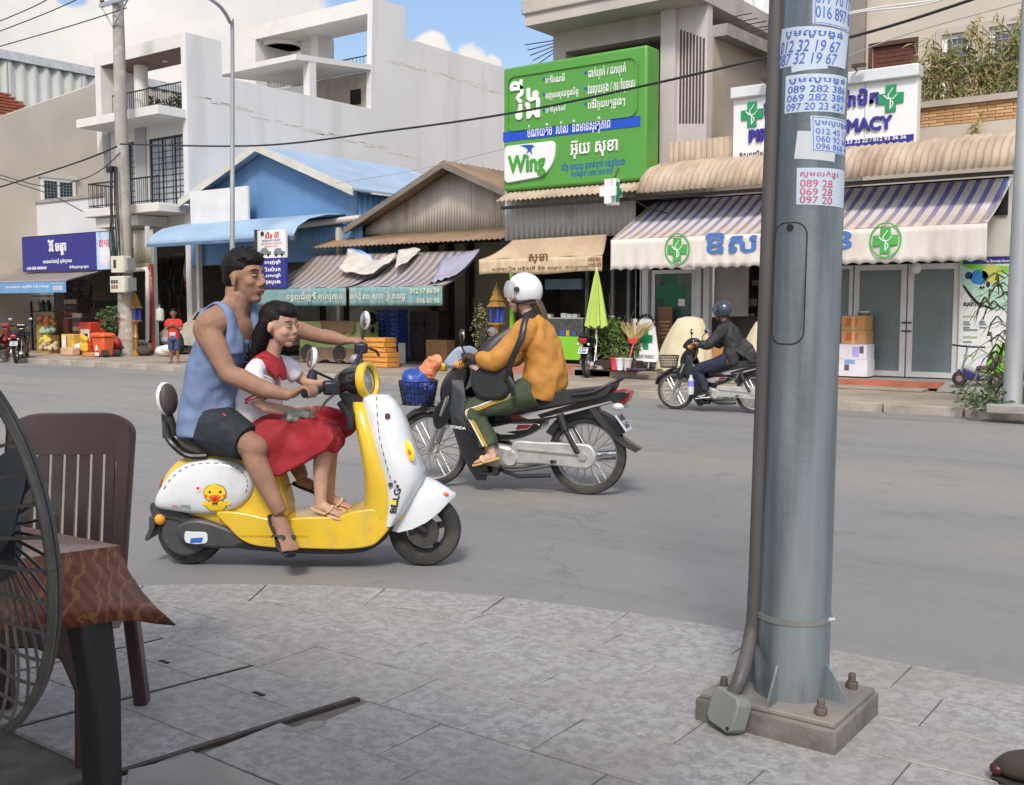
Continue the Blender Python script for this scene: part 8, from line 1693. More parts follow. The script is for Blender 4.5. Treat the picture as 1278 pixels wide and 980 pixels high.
def free_hand(mb,w,d,nrm,s=1.,curl=.5,thumb=1):
    """a relaxed, slightly curled hand: palm, four fingers of different lengths, thumb off the palm's side"""
    w,d,n=V(w),V(d).normalized(),V(nrm).normalized(); a=d.cross(n).normalized(); k=w+d*.085*s
    mb.tube([w,w.lerp(k,.5),k],[(.017*s,.025*s),(.015*s,.038*s),(.011*s,.038*s)],12,True,0,3,up=n)
    for o,l in ((-.029,.85),(-.010,1.0),(.010,.94),(.028,.74)):
        p=k+a*o*s; pts=[p-d*.01]; ang=curl*.35
        for q in (.036,.026,.02): ang+=curl*.55; p=p+(d*math.cos(ang)-n*math.sin(ang))*q*l*s; pts.append(p)
        mb.tube(pts,[.0095*s,.009*s,.0082*s,.0065*s],8,True,0,2)
    b=w+d*.03*s+a*.026*thumb*s; mb.tube([b,b+(d*.5+a*.75*thumb-n*.2)*.035*s,b+(d*.95+a*.75*thumb-n*.45)*.056*s],[.013*s,.0108*s,.0075*s],8,True,0,2)
def foot(mb,an,toe,s=1.,up=(0,0,1)):
    an,toe=V(an),V(toe); d=(toe-an); hl=an-d.normalized()*.035*s; u=V(up)
    mb.tube([hl-u*.03*s,an.lerp(toe,.25)-u*.01*s,an.lerp(toe,.62)-u*.008*s,toe-u*.002*s],[(.030*s,.030*s),(.036*s,.034*s),(.022*s,.042*s),(.012*s,.040*s)],12,True,0,3,up=u); mb.tube([an,an-u*.035*s+d*.1],[.034*s,.034*s],10)
    side=d.normalized().cross(u).normalized()
    for i,(o,l) in enumerate(((-.033,.02),(-.016,.024),(0.0,.026),(.016,.026),(.033,.030))): mb.tube([toe+side*o*s-d.normalized()*.012*s,toe+side*o*s*1.05+d.normalized()*l*s-u*.004*s],[.011*s,.0085*s],7)
def sandal(o,an,toe,sole_m,strap_m,s=1.,up=(0,0,1),thong=True,drop=.05):
    an,toe=V(an),V(toe); u=V(up).normalized(); d=(toe-an).normalized(); a0=an-d*.05*s-u*drop*s; a1=toe+d*.035*s-u*.020*s
    so=MB().tube([a0-d*.01*s,a0.lerp(a1,.2),a0.lerp(a1,.5),a0.lerp(a1,.8),a1],[(.011*s,.030*s),(.011*s,.040*s),(.011*s,.037*s),(.011*s,.048*s),(.010*s,.026*s)],14,True,0,3,up=u).build('sandal',sole_m,o,world=False)
    side=d.cross(u).normalized(); m=a0.lerp(a1,.58)
    for s2 in (-1,1):
        e=m+side*.043*s*s2-d*.02*s; mid=m+side*.024*s2*s+u*.040*s+d*.015*s; tp=(m+d*.055*s+u*.028*s) if thong else (m+u*.048*s)
        MB().tube([e,mid,tp],[(.004*s,.016*s)]*3,8,True,0,4,up=u).build('strap',strap_m,so,world=False)
def person(label,loc,rz,scale=1.,group=None): return thing('person',label,'person',loc,rz,group,scale)
def fuse(mb,name,m,t,vox=.0075,sm=4,fold=0.):
    """weld overlapping pieces into one continuous surface; fold raises soft creases in cloth"""
    o=mb.build(name,m,t,world=False,remesh=vox,smooth=sm)
    if fold:
        for sz,k in ((.20,1.),(.13,.42)):
            tx=bpy.data.textures.new('folds','CLOUDS' if k==1 else 'WOOD'); tx.noise_scale=sz
            if k<1: tx.wood_type='BANDNOISE'; tx.turbulence=6; tx.noise_basis_2='SIN'
            d=o.modifiers.new('folds','DISPLACE'); d.texture=tx; d.texture_coords='LOCAL'; d.strength=fold*k; d.mid_level=.5
    return o
# ---------------------------------------------------------------- man on the scooter (scooter frame)
man=person('man in a blue tank top and dark shorts driving the yellow scooter',mA,aA)
hm=hmx((-.312,-.02,1.585),R(-24),R(2),1.19); B=MB(); head(B,hm)
CH=V((math.cos(R(-27)),math.sin(R(-27)),0)); shn=V((-.475,-.205,1.305)); shf=V((-.245,.165,1.345))
limb(B,[(-.40,-.02,1.34),(-.375,-.02,1.43),(-.335,-.02,1.50)],[.095,.078,.071]); limb(B,[(-.372,-.02,1.46),(-.41,-.09,1.40),shn+V((.0,.02,.045))],[.050,.062,.060]); limb(B,[(-.36,-.01,1.46),(-.33,.06,1.405),shf+V((-.01,-.02,.03))],[.050,.060,.058]); 
B.tube([V((-.50,0,.76)),V((-.505,0,.90)),V((-.475,-.01,1.05)),V((-.43,-.02,1.20)),V((-.385,-.025,1.32)),V((-.375,-.02,1.385))],[(.12,.165),(.125,.158),(.122,.160),(.120,.180),(.098,.175),(.06,.09)],24,True,0,4,up=CH)
limb(B,[(-.38,-.03,1.37),shn+V((.02,.02,.03)),shn,shn.lerp(V((-.345,-.285,1.085)),.45),(-.345,-.285,1.085)],[.07,.078,.074,.064,.050]); B.ell((-.345,-.285,1.083),(.052,.050,.052)); limb(B,[(-.350,-.285,1.08),(-.27,-.292,1.052),(-.16,-.29,1.0),(-.02,-.285,.965)],[.049,.054,.046,.030])
grip_hand(B,(-.015,-.285,.965),gn+V((-.02,-.03,.0)),(gn+V((.05,.08,.015)))-(gn+V((-.04,-.08,-.01))),1.05,-1)
limb(B,[(-.33,.05,1.37),shf+V((.0,-.02,.02)),shf,(-.10,.235,1.30),(.02,.275,1.262)],[.07,.073,.066,.052,.043]); limb(B,[(.02,.275,1.262),(.09,.28,1.252),(.17,.272,1.235)],[.043,.042,.029])
grip_hand(B,(.172,.270,1.232),gf+V((-.02,.02,.005)),V((-.03,.17,.02)),1.05,1)
for s,kn,an in ((-1,(-.225,-.225,.675),(-.085,-.255,.335)),(1,(-.16,.19,.72),(-.05,.10,.47))):
    hp=V((-.50,s*.10,.775)); limb(B,[hp,hp.lerp(V(kn),.5)+V((0,s*.01,.02)),kn],[.105,.092,.070]); B.ell(V(kn)+V((.004,0,.004)),(.069,.067,.069),14,10); limb(B,[V(kn)+V((-.012,0,-.02)),V(kn).lerp(V(an),.35)+V((-.022,0,0)),an],[.064,.062,.038])
ta=V((-.085,-.255,.335)); tt_=V((-.015,-.365,.185)); fu=V((.45,-.45,.75)).normalized(); foot(B,ta+V((0,0,-.03)),tt_,1.22,up=fu); fa=V((-.05,.10,.46)); ft_=V((.075,.085,.395)); foot(B,fa,ft_,1.0)
el(B,hm,(-.055,0,-.065),(.052,.056,.075)); MANB=fuse(B,'body',SK_MAN,man,.0065,9); face(MANB,hm,P('man lips',(122,80,68),.5))
sandal(MANB,ta+V((0,0,-.03)),tt_,P('black sandal sole',(28,28,32),.7),P('dark sandal strap',(58,54,56),.6),1.25,up=fu); sandal(MANB,fa,ft_,P('black sandal sole',(28,28,32),.7),P('dark sandal strap',(58,54,56),.6),1.0)
M_TANK=mat('blue tank fabric',(.155,.215,.37),.85,var=.12,vs=7,bump=.55,bs=11,dirt=(.10,.15,.29),ds=6,da=.5)
T=MB(); T.tube([V((-.515,0,.735)),V((-.515,0,.82)),V((-.51,0,.92)),V((-.48,-.01,1.06)),V((-.435,-.02,1.19)),V((-.405,-.022,1.275))],[(.166,.205),(.168,.20),(.164,.194),(.154,.19),(.145,.19),(.124,.165)],28,True,0,4,up=CH)
sd=V((-CH.y,CH.x,0))
for s in (-1,1):
    b=V((-.385,-.02,1.415))+sd*s*.108; T.tube([b-CH*.115+V((0,0,-.22)),b-CH*.095+V((0,0,-.04)),b-CH*.01+V((0,0,.03)),b+CH*.075+V((0,0,-.03)),b+CH*.112+V((0,0,-.24))],[(.022,.075),(.022,.060),(.024,.045),(.022,.046),(.022,.060)],10,True,0,4,up=CH)
TK=fuse(T,'tank_top',M_TANK,man,.0075,4,.03)
pc=V((-.40,-.02,1.16))+CH*.150; mb=MB()
for k in range(11): a0=2*PI*k/11; mb.tube([pc+sd*.075*math.cos(a0)+V((0,0,.09*math.sin(a0)))+CH*.004*-abs(math.cos(a0)),pc+sd*.045*math.cos(a0+.4)+V((0,0,.05*math.sin(a0+.4)))+CH*.004],[.006,.004],5)
mb.tube([pc+sd*.0+V((0,0,-.1)),pc+V((0,0,.1))],[.005]*2,5); tag(mb.build('dark_print',P('navy print',(38,48,80),.8),TK,world=False),kind='stuff')
M_SHORT=mat('dark navy shorts',(.017,.022,.032),.85,var=.2,vs=6,bump=.4,bs=12); S=MB(); S.tube([V((-.52,0,.69)),V((-.51,0,.80)),V((-.50,0,.87))],[(.135,.185),(.150,.195),(.140,.18)],20,True,0,3)
for s,kn in ((-1,(-.235,-.225,.69)),(1,(-.17,.19,.73))): hp=V((-.50,s*.105,.785)); S.tube([hp,hp.lerp(V(kn),.5)+V((0,s*.012,.012)),hp.lerp(V(kn),.86)+V((0,s*.008,.004))],[.125,.116,.100],16,True,0,3)
SH=fuse(S,'shorts',M_SHORT,man,.009,3,.03); MB().tube([V((-.40,-.205,.86)),V((-.355,-.225,.835)),V((-.33,-.22,.82))],[.005]*3,5).build('drawstring',P('red cord',(190,70,70),.6),SH,world=False)
Hh=MB(); el(Hh,hm,(-.030,0,.050),(.100,.084,.086)); el(Hh,hm,(.012,0,.088),(.070,.070,.044),(0,.15,0)); el(Hh,hm,(-.055,0,.0),(.062,.074,.060)); el(Hh,hm,(.040,.0,.093),(.040,.056,.026),(0,.35,0))
for k in range(46):
    a=rnd.uniform(-1.3,1.3); e=rnd.uniform(.25,1.4); p=V((-.02+.098*math.cos(e)*math.cos(a+PI*(k%3==0)),.086*math.cos(e)*math.sin(a),.055+.086*math.sin(e))); tb(Hh,hm,[p,p+V((.010+rnd.uniform(-.008,.008),rnd.uniform(-.008,.008),.006))],[.006,.003],4)
fuse(Hh,'hair',M_HAIR,MANB,.0055,1)
# ---------------------------------------------------------------- girl in front of him
girl=person('girl in a white sailor blouse and long red skirt seated in front of the man',mA,aA)
hg=hmx((-.118,-.055,1.322),R(-24),R(6),1.08); B=MB(); head(B,hg,True)
limb(B,[(-.185,-.04,1.12),(-.165,-.045,1.19),(-.14,-.05,1.25)],[.055,.042,.043]); CG=V((math.cos(R(-18)),math.sin(R(-18)),0)); B.tube([V((-.25,0,.76)),V((-.245,-.02,.90)),V((-.225,-.03,1.02)),V((-.195,-.04,1.11))],[(.085,.115),(.08,.105),(.08,.115),(.05,.10)],18,True,0,3,up=CG)
gs1=V((-.235,-.155,1.085)); limb(B,[(-.2,-.06,1.10),gs1,(-.225,-.215,.975),(-.185,-.225,.90)],[.045,.042,.035,.030]); limb(B,[(-.185,-.225,.90),(-.10,-.205,.885),(-.02,-.17,.875)],[.030,.030,.021]); grip_hand(B,(-.02,-.17,.875),(.05,-.15,.868),(0.2,.9,.1),.78,-1)
gs2=V((-.13,.09,1.095)); limb(B,[(-.18,0,1.10),gs2,(-.04,.12,1.02),(.05,.06,1.0)],[.045,.04,.033,.028]); limb(B,[(.05,.06,1.0),(.12,-.04,1.01)],[.028,.021]); free_hand(B,(.12,-.04,1.01),(.6,-.7,.05),(0,0,1),.8,.8)
for s,kn,an,toe in ((-1,(.135,-.10,.70),(.095,-.105,.36),(.20,-.145,.315)),(1,(.135,.06,.71),(.11,.05,.37),(.22,.03,.325))):
    hp=V((-.24,s*.07,.76)); limb(B,[hp,hp.lerp(V(kn),.5),kn],[.085,.075,.058]); B.ell(V(kn)+V((.003,0,.002)),(.058,.056,.058),12,8); limb(B,[V(kn)+V((-.01,0,-.015)),V(kn).lerp(V(an),.4)+V((-.016,0,0)),an],[.051,.048,.031]); foot(B,an,toe,.86)
GB=fuse(B,'body',SK_GIRL,girl,.0062,5); face(GB,hg,P('pink-brown lips',(172,118,104),.5),eyes=1.15)
for s,an,toe in ((-1,(.095,-.105,.36),(.20,-.145,.315)),(1,(.11,.05,.37),(.22,.03,.325))): sandal(GB,an,toe,P('beige sandal sole',(196,166,130),.7),P('beige strap',(205,180,148),.6),.92,thong=False)
M_BLOU=mat('white blouse',(.66,.65,.70),.8,var=.05,vs=6,bump=.5,bs=12); T=MB()
T.tube([V((-.262,0,.80)),V((-.258,-.01,.88)),V((-.245,-.025,.99)),V((-.215,-.035,1.085)),V((-.19,-.042,1.13))],[(.125,.155),(.112,.142),(.102,.132),(.085,.122),(.055,.075)],22,True,0,3,up=CG); T.tube([V((-.21,-.07,1.09)),gs1+V((0,-.005,.005)),V((-.228,-.205,1.0)),V((-.205,-.222,.94))],[.055,.058,.060,.062],14,True,0,3); T.tube([V((-.18,0,1.10)),gs2,V((-.07,.115,1.045))],[.055,.055,.055],14,True,0,3)
BL=fuse(T,'blouse',M_BLOU,girl,.007,4,.03)
M_REDC=mat('red cotton',(.30,.014,.022),.8,var=.12,vs=6,bump=.45,bs=12)
C=MB(); C.tube([V((-.32,-.04,1.06)),V((-.26,-.04,1.135)),V((-.185,-.045,1.165)),V((-.125,-.055,1.10)),V((-.105,-.06,1.03))],[(.012,.10),(.018,.105),(.030,.085),(.016,.06),(.010,.022)],16,True,0,4,up=(1,0,.6)); C.tube([V((-.27,-.155,1.10)),V((-.23,-.14,1.125)),V((-.18,-.12,1.12)),V((-.13,-.09,1.06))],[(.014,.035)]*4,10,True,0,3,up=(0,-.6,.8))
fuse(C,'sailor_collar',M_REDC,BL,.006,2)
for dz in (0,.020): MB().tube([V((-.262,-.172-dz*.3,1.082-dz)),V((-.235,-.205-dz*.2,1.065-dz)),V((-.195,-.19,1.07-dz)),V((-.15,-.135,1.04-dz))],[.0045]*4,5,smooth=4).build('white_piping',M_SWHITE,BL,world=False)
for dz in (0,.016):
    c=V((-.207,-.224,.955-dz)); ax=V((.25,-.12,-.75)).normalized(); q=ax.orthogonal().normalized(); w_=ax.cross(q); MB().tube([c+ (q*math.cos(a)+w_*math.sin(a))*.066 for a in [2*PI*k/24 for k in range(25)]],[.0045]*25,5).build('cuff_stripe',M_REDC,BL,world=False)
S=MB(); S.tube([V((-.29,0,.72)),V((-.285,0,.80)),V((-.25,0,.855))],[(.14,.16),(.135,.155),(.11,.135)],20,True,0,3); S.tube([V((-.30,0,.74)),V((-.12,-.02,.765)),V((.05,-.02,.735)),V((.155,-.015,.70)),V((.185,-.015,.65))],[(.11,.165),(.105,.175),(.085,.175),(.065,.165),(.02,.15)],20,True,0,4,up=(0,0,1))
sp=outline([((lambda q:(q.x,q.z))(SA(px,py,-.15))) for px,py in ((322,530),(360,520),(405,524),(420,541),(416,553),(398,566),(370,582),(345,594),(338,580),(330,556))],5); S.prism(sp,lambda a,b,d:V((a,d-.04*math.sin((b-.5)*9),b)),-.195,-.13); S.prism([(p[0]+.05,p[1]+.02) for p in sp],lambda a,b,d:V((a,d,b)),.10,.16)
fuse(S,'skirt',M_REDC,girl,.0085,5,.035)
Hh=MB(); el(Hh,hg,(-.028,0,.042),(.099,.086,.089)); el(Hh,hg,(.022,0,.082),(.066,.068,.046),(0,.2,0)); el(Hh,hg,(-.060,0,-.02),(.058,.074,.075))
for (a,b,c,d,w) in (((-.05,-.055,.02),(-.095,-.06,-.12),(-.14,-.065,-.25),(-.20,-.05,-.36),.050),((-.06,.03,.02),(-.12,.0,-.12),(-.17,-.02,-.24),(-.235,-.03,-.34),.055),((-.04,-.078,.03),(-.065,-.088,-.08),(-.11,-.09,-.19),(-.155,-.08,-.29),.036),((-.05,.06,.02),(-.09,.06,-.12),(-.13,.05,-.24),(-.18,.03,-.32),.045)):
    w*=.8; tb(Hh,hg,[V(a),V(b),V(c),V(d)],[w,w*.95,w*.6,w*.15],10,smooth=3)
for k in range(26):
    a=rnd.uniform(-.08,.05); p=V((-.06+rnd.uniform(-.03,.02),a,.0)); tb(Hh,hg,[p,p+V((-.07,rnd.uniform(-.02,.02),-.14)),p+V((-.15+rnd.uniform(-.03,.02),rnd.uniform(-.04,.03),-.33+rnd.uniform(-.06,.03)))],[.016,.012,.004],5,smooth=2)
fuse(Hh,'hair',M_HAIR,GB,.0055,1)
cl=thing('cloth_bundle','crumpled grey-green cloth held in the girl\'s lap','cloth',inb(sctr,(-.005,-.165,.855)),aA); mb=MB()
for k in range(14): mb.ell((rnd.uniform(-.075,.075),rnd.uniform(-.04,.03),rnd.uniform(-.04,.03)),(rnd.uniform(.02,.05),.025,rnd.uniform(.015,.03)),8,6,(rnd.uniform(0,3),rnd.uniform(0,3),0))
mb.build('cloth',mat('grey-green cloth',(.25,.26,.235),.85,var=.35,vs=16,bump=.5,bs=18),cl,world=False,remesh=.007,smooth=1)
# ---------------------------------------------------------------- riders of the underbone bikes (bike frame)
def rider(label,loc,rz,sc_,top_m,leg_m,foot_kind,helmet_m,skin,jacket_extra=False,bulk=1.,gloves=None,yaw=0.,stripe=None,lean=0.):
    t=person(label,loc,rz,sc_); X0=lean
    hd=hmx((-.115+X0,.0,1.515),yaw,R(4),1.10); B=MB(); head(B,hd); limb(B,[(-.19+X0*.8,0,1.30),(-.165+X0,0,1.38),(-.135+X0,0,1.44)],[.07,.055,.055])
    B.tube([V((-.27,0,.78)),V((-.26+X0*.3,0,1.0)),V((-.21+X0*.7,0,1.25))],[(.10,.14),(.10,.14),(.09,.15)],18,True,0,3,up=(1,0,0))
    arms={}
    for s in (-1,1):
        sh=V((-.19+X0*.8,s*.185,1.245)); eb=V((.03+X0*.4,s*.275,1.045)); wr=V((.175,s*.285,1.03)); limb(B,[(-.19+X0*.8,s*.08,1.27),sh,sh.lerp(eb,.5),eb],[.06,.062,.05,.04]); limb(B,[eb,eb.lerp(wr,.5),wr],[.04,.037,.026]); arms[s]=(sh,eb,wr)
        if not gloves: grip_hand(B,wr,(.232,s*.275,1.032),(-.05,s*.115,-.025),1.,-s)
        kn=V((.215,s*.165,.625)); an=V((.065,s*.185,.30)); hp=V((-.25,s*.10,.785)); limb(B,[hp,hp.lerp(kn,.5),kn],[.10,.085,.06]); limb(B,[kn,kn.lerp(an,.4)+V((-.01,0,0)),an],[.056,.05,.034]); foot(B,an,(.185,s*.205,.245),1.0)
    body=fuse(B,'body',skin,t,.0075,4); face(body,hd,P('rose lips',(170,95,92),.5))
    T=MB(); k=bulk; T.tube([V((-.285,0,.735)),V((-.30,0,.84)),V((-.30+X0*.3,0,.98)),V((-.265+X0*.5,0,1.13)),V((-.215+X0*.8,0,1.26)),V((-.185+X0*.9,0,1.345))],[(.135*k,.185*k),(.155*k,.20*k),(.150*k,.195*k),(.138*k,.19*k),(.115*k,.185*k),(.072,.078)],24,True,0,4,up=(1,0,0))
    for s in (-1,1): sh,eb,wr=arms[s]; T.tube([V((-.2+X0*.8,s*.10,1.27)),sh,sh.lerp(eb,.5)+V((-.01,0,-.015)),eb+V((0,0,-.012)),eb.lerp(wr,.5)+V((0,0,-.01)),wr-V((.02,0,0))],[.085*k,.088*k,.082*k,.075*k,.065*k,.046],16,True,0,4)
    if jacket_extra:
        T.tube([V((-.38,.02,.98)),V((-.50,.03,.92)),V((-.62,.03,.80))],[(.03,.16),(.03,.17),(.015,.12)],14,True,0,3,up=(.7,0,.7)); T.tube([V((-.36,.02,1.05)),V((-.52,.0,.88)),V((-.58,-.02,.76))],[(.06,.14),(.05,.14),(.02,.10)],14,True,0,3,up=(.7,0,.7))
    jk=fuse(T,'jacket',top_m,t,.009,3,.04); MB().tube([V((-.20+X0*.9,0,1.315)),V((-.16+X0,0,1.385))],[(.085,.085),(.082,.08)],16).build('collar',P('black scarf',(26,24,26),.8),jk,world=False)
    L=MB(); L.tube([V((-.27,0,.73)),V((-.275,0,.80)),V((-.28,0,.86))],[(.13,.18),(.14,.185),(.12,.165)],20,True,0,3)
    for s in (-1,1):
        kn=V((.215,s*.165,.625)); an=V((.065,s*.185,.30)); hp=V((-.25,s*.105,.79)); L.tube([hp,hp.lerp(kn,.5)+V((0,0,.005)),kn+V((.005,0,.005)),kn.lerp(an,.4)+V((-.005,0,0)),kn.lerp(an,.80 if foot_kind=='sandal' else .93)],[.122,.108,.086,.080,.078 if foot_kind=='sandal' else .06],16,True,0,4)
    tr=fuse(L,'trousers',leg_m,t,.009,3,.025)
    if stripe:
        for s in (-1,1):
            kn=V((.215,s*.165,.625)); an=V((.065,s*.185,.30)); hp=V((-.25,s*.105,.79)); 
            for off,m in ((0,stripe),(.014,M_SWHITE),(-.014,stripe)):
                u=V((0,0,1)); pts=[hp.lerp(kn,f)+V((.0,s*(.117-.030*f),.012+off+.012*math.sin(PI*f))) for f in (.25,.45,.65,.85)]+[kn+V((.035+off*.5,s*.082,.01)),kn.lerp(an,.25)+V((.02+off,s*.082,0)),kn.lerp(an,.5)+V((.01+off,s*.080,0)),kn.lerp(an,.78)+V((.0+off,s*.078,0))]
                MB().tube(pts,[(.0065,.0075)]*len(pts),6,True,0,4).build('side_stripe',m,tr,world=False)
    for s in (-1,1):
        an=V((.065,s*.185,.30)); toe=V((.185,s*.205,.245))
        if foot_kind=='sandal': sandal(body,an,toe,P('tan sandal sole',(196,165,105),.7),P('tan strap',(206,178,120),.6),1.,thong=False)
        else:
            q=MB(); q.tube([an+V((-.04,0,-.035)),an.lerp(toe,.35)+V((0,0,-.012)),an.lerp(toe,.75)+V((0,0,-.015)),toe+V((.03,0,-.022))],[(.042,.042),(.048,.044),(.034,.048),(.022,.040)],14,True,0,4,up=(0,0,1)); q.tube([an+V((0,0,.02)),an+V((.01,0,-.03))],[.045,.048],12); sn=fuse(q,'sneaker',P('black sneaker',(24,24,27),.6),t,.006,2); MB().tube([an+V((-.055,0,-.072)),an.lerp(toe,.5)+V((0,0,-.055)),toe+V((.04,0,-.045))],[(.013,.040),(.013,.046),(.012,.034)],12,True,0,3,up=(0,0,1)).build('white_sole',M_SWHITE,sn,world=False); MB().tube([an+V((0,s*.046,-.03)),an.lerp(toe,.5)+V((0,s*.046,-.03)),an.lerp(toe,.8)+V((0,s*.047,-.01))],[.007]*3,6,smooth=3).build('white_mark',M_SWHITE,sn,world=False)
    if gloves:
        for s in (-1,1):
            g=MB(); wr=arms[s][2]; grip_hand(g,wr,(.232,s*.275,1.032),(-.05,s*.115,-.025),1.12,-s); g.tube([wr-V((.05,0,-.01)),wr+V((.012,0,0))],[.046,.036],12); fuse(g,'glove',gloves,body,.006,2)
    # open-face helmet: shell cut away at the face, visor, padding, side boss
    hv=MB(); rs=[]; nn=28
    for i in range(15):
        e=-PI/2*.52+ (PI/2+PI/2*.52)*i/14
        rs.append([hd@V((-.018+.130*math.cos(e)*math.cos(a),.112*math.cos(e)*math.sin(a),.036+.128*math.sin(e))) for a in [R(66 if e<.42 else max(0,66-(e-.42)*150))+ (2*PI-2*R(66 if e<.42 else max(0,66-(e-.42)*150)))*k/nn for k in range(nn+1)]])
    hv.rings(rs,False,0,False); he=hv.build('helmet',helmet_m,body,world=False,sharp=80,solid=.012,offset=-1,recalc=False)
    vs=MB(); rs=[]
    for i in range(6):
        e=.62-.92*i/5; rs.append([hd@V((-.008+.135*math.cos(e)*math.cos(a),.117*math.cos(e)*math.sin(a),.036+.130*math.sin(e))) for a in [R(-72)+R(144)*k/14 for k in range(15)]])
    vm=mat('visor '+label[:12],(.75,.78,.82),.06,var=.02,trans=.0,alpha=.30 if foot_kind=='sandal' else .85,spec=.8); 
    if foot_kind!='sandal': vm=mat('dark visor',(.05,.07,.10),.08,var=.1,spec=.9)
    vs.rings(rs,False,0,False).build('visor',vm,he,world=False,sharp=0,recalc=False,solid=.003)
    for s in (-1,1): c=hd@V((.012,s*.112,.045)); n=hd.to_3x3()@V((0,s,0)); MB().cyl(c,c+n.normalized()*.012,.022,n=14).build('visor_boss',P('dark boss',(50,50,56),.4),he,world=False)
    pd=MB(); tb(pd,hd,[V((.055,-.09,-.03)),V((.0,-.098,-.045)),V((-.08,-.07,-.035)),V((-.11,0,-.03)),V((-.08,.07,-.035)),V((.0,.098,-.045)),V((.055,.09,-.03))],[.013]*7,8,smooth=3); pd.build('helmet_lining',P('helmet lining',(40,36,38),.8),he,world=False); mb=MB(); tb(mb,hd,[V((.02,-.09,-.04)),V((.03,-.03,-.118)),V((.03,.03,-.118)),V((.02,.09,-.04))],[.007]*4,6,smooth=3); mb.build('chin_strap',M_BLACK,he,world=False)
    return t,body,hd,jk
M_MUST=mat('mustard jacket',(.47,.215,.042),.8,var=.1,vs=5,bump=.6,bs=8,dirt=(.36,.155,.03),ds=4,da=.45); M_OLIV=mat('olive trousers',(.050,.068,.036),.85,var=.12,vs=6,bump=.45,bs=10)
wom,wb,hw,wj=rider('rider in mustard jacket, olive trousers and white helmet on the black motorbike',mB,aB,1.0,M_MUST,M_OLIV,'sandal',mat('white helmet shell',(.68,.70,.73),.18,var=.03,coat=.6),SK_WOM,bulk=1.03,gloves=mat('dark brown glove',(.055,.026,.02),.8,var=.2,vs=8),yaw=R(6),stripe=P('yellow trouser stripe',(196,158,62),.7))
Hh=MB(); 
for k in range(7): p=V((-.09+rnd.uniform(-.02,.02),-.03+.012*k,-.04)); tb(Hh,hw,[p,p+V((-.04,0,-.10)),p+V((-.06+rnd.uniform(-.02,.02),0,-.23+rnd.uniform(-.03,.03)))],[.022,.018,.005],7,smooth=3)
fuse(Hh,'hair',mat('brown hair',(.085,.048,.03),.5,var=.3,vs=25,st=(1,1,.2),bump=.4,bs=60),wb,.006,1)
sb_=thing('shoulder_bag','black shoulder bag hanging across the mustard rider\'s front','bag',inb(bike2,(.05,.20,.86)),aB)
mb=MB(); mb.prism(outline([(-.12,.14),(.02,.16),(.14,.10),(.165,-.02),(.10,-.12),(-.06,-.135),(-.15,-.06)],5),lambda a,b,d:V((a,d,b)),-.07,.075); mb.build('bag',mat('black canvas',(.018,.018,.021),.75,var=.2,vs=8,bump=.3,bs=25),sb_,world=False,bevel=.035,seg=3)
MB().tube([V((-.13,.085,.02)),V((-.185,.105,.18)),V((-.25,.105,.33)),V((-.265,.06,.45)),V((-.26,-.02,.525)),V((-.22,-.10,.50))],[(.008,.024)]*6,8,True,0,4,up=(0,1,0)).build('strap',M_BLACK,sb_,world=False); MB().tube([V((-.14,.09,.05)),V((-.185,.1,-.02)),V((-.19,.1,-.1))],[(.005,.02)]*3,8,True,0,3,up=(0,1,0)).build('loose_strap',M_BLACK,sb_,world=False); MB().tube([V((.12,.05,.10)),V((.02,.0,.27)),V((-.12,-.07,.40))],[(.02,.07),(.02,.06),(.012,.03)],8,True,0,3,up=(0,1,0)).build('flap',M_BLACK,sb_,world=False)
MB().tube([V((.10,.078,.10)),V((.13,.085,.13)),V((.165,.08,.12))],[(.006,.02),(.006,.03),(.006,.015)],8,True,0,3,up=(0,1,0)).build('pink_patch',P('pale pink patch',(225,190,190),.7),sb_,world=False)
r3,r3b,h3,j3=rider('rider in a flapping black jacket, jeans and dark helmet crossing before the pharmacy',mC,aC,.90,mat('black jacket',(.026,.024,.026),.75,var=.2,vs=5,bump=.5,bs=8),mat('dark blue jeans',(.013,.018,.036),.85,var=.2,vs=7,bump=.3,bs=20),'sneaker',mat('dark blue helmet',(.028,.042,.062),.2,var=.1,coat=.6),SK_BOY,jacket_extra=True,lean=.02)
MB().ell(h3@V((-.02,.112,.0)),(.05,.012,.03),10,8).build('red_mark',P('red helmet mark',(150,50,55),.4),[c for c in r3b.children if c.name.startswith('helmet')][0],world=False) if 0 else None
# ---------------------------------------------------------------- boy standing on the far pavement
bp0=gz(218,453.5,.12); by=person('boy in a red T-shirt and blue knee shorts standing on the far pavement',bp0,R(-52),.90); hb2=hmx((.01,0,1.32),R(10),R(4),1.0); B=MB(); head(B,hb2); limb(B,[(-.01,0,1.14),(.0,0,1.24)],[.045,.045]); B.tube([V((0,0,.70)),V((0,0,.9)),V((-.01,0,1.14))],[(.09,.13),(.085,.12),(.06,.13)],16,True,0,3,up=(1,0,0))
for s in (-1,1):
    sh=V((-.01,s*.155,1.10)); eb=V((.05,s*.20,.88)); wr=V((.16,s*.06,1.0)); limb(B,[(-.01,s*.06,1.12),sh,eb],[.045,.045,.033]); limb(B,[eb,wr],[.033,.022]); free_hand(B,wr,(.25,-s*.6,.45),(.9,0,.2),.85,.7); hp=V((0,s*.075,.70)); kn=V((.02,s*.085,.39)); an=V((-.01,s*.09,.07)); limb(B,[hp,kn],[.08,.05]); limb(B,[kn,kn.lerp(an,.35)+V((-.01,0,0)),an],[.05,.047,.03]); foot(B,an,(.12,s*.11,.025),.85)
BB=fuse(B,'body',SK_BOY,by,.009,4); face(BB,hb2,P('brown lips',(120,66,56),.5)); 
for s in (-1,1): sandal(BB,(-.01,s*.09,.07),(.12,s*.11,.03),P('red-brown flip-flop',(130,50,40),.7),P('red-brown flip-flop',(130,50,40),.7),.85)
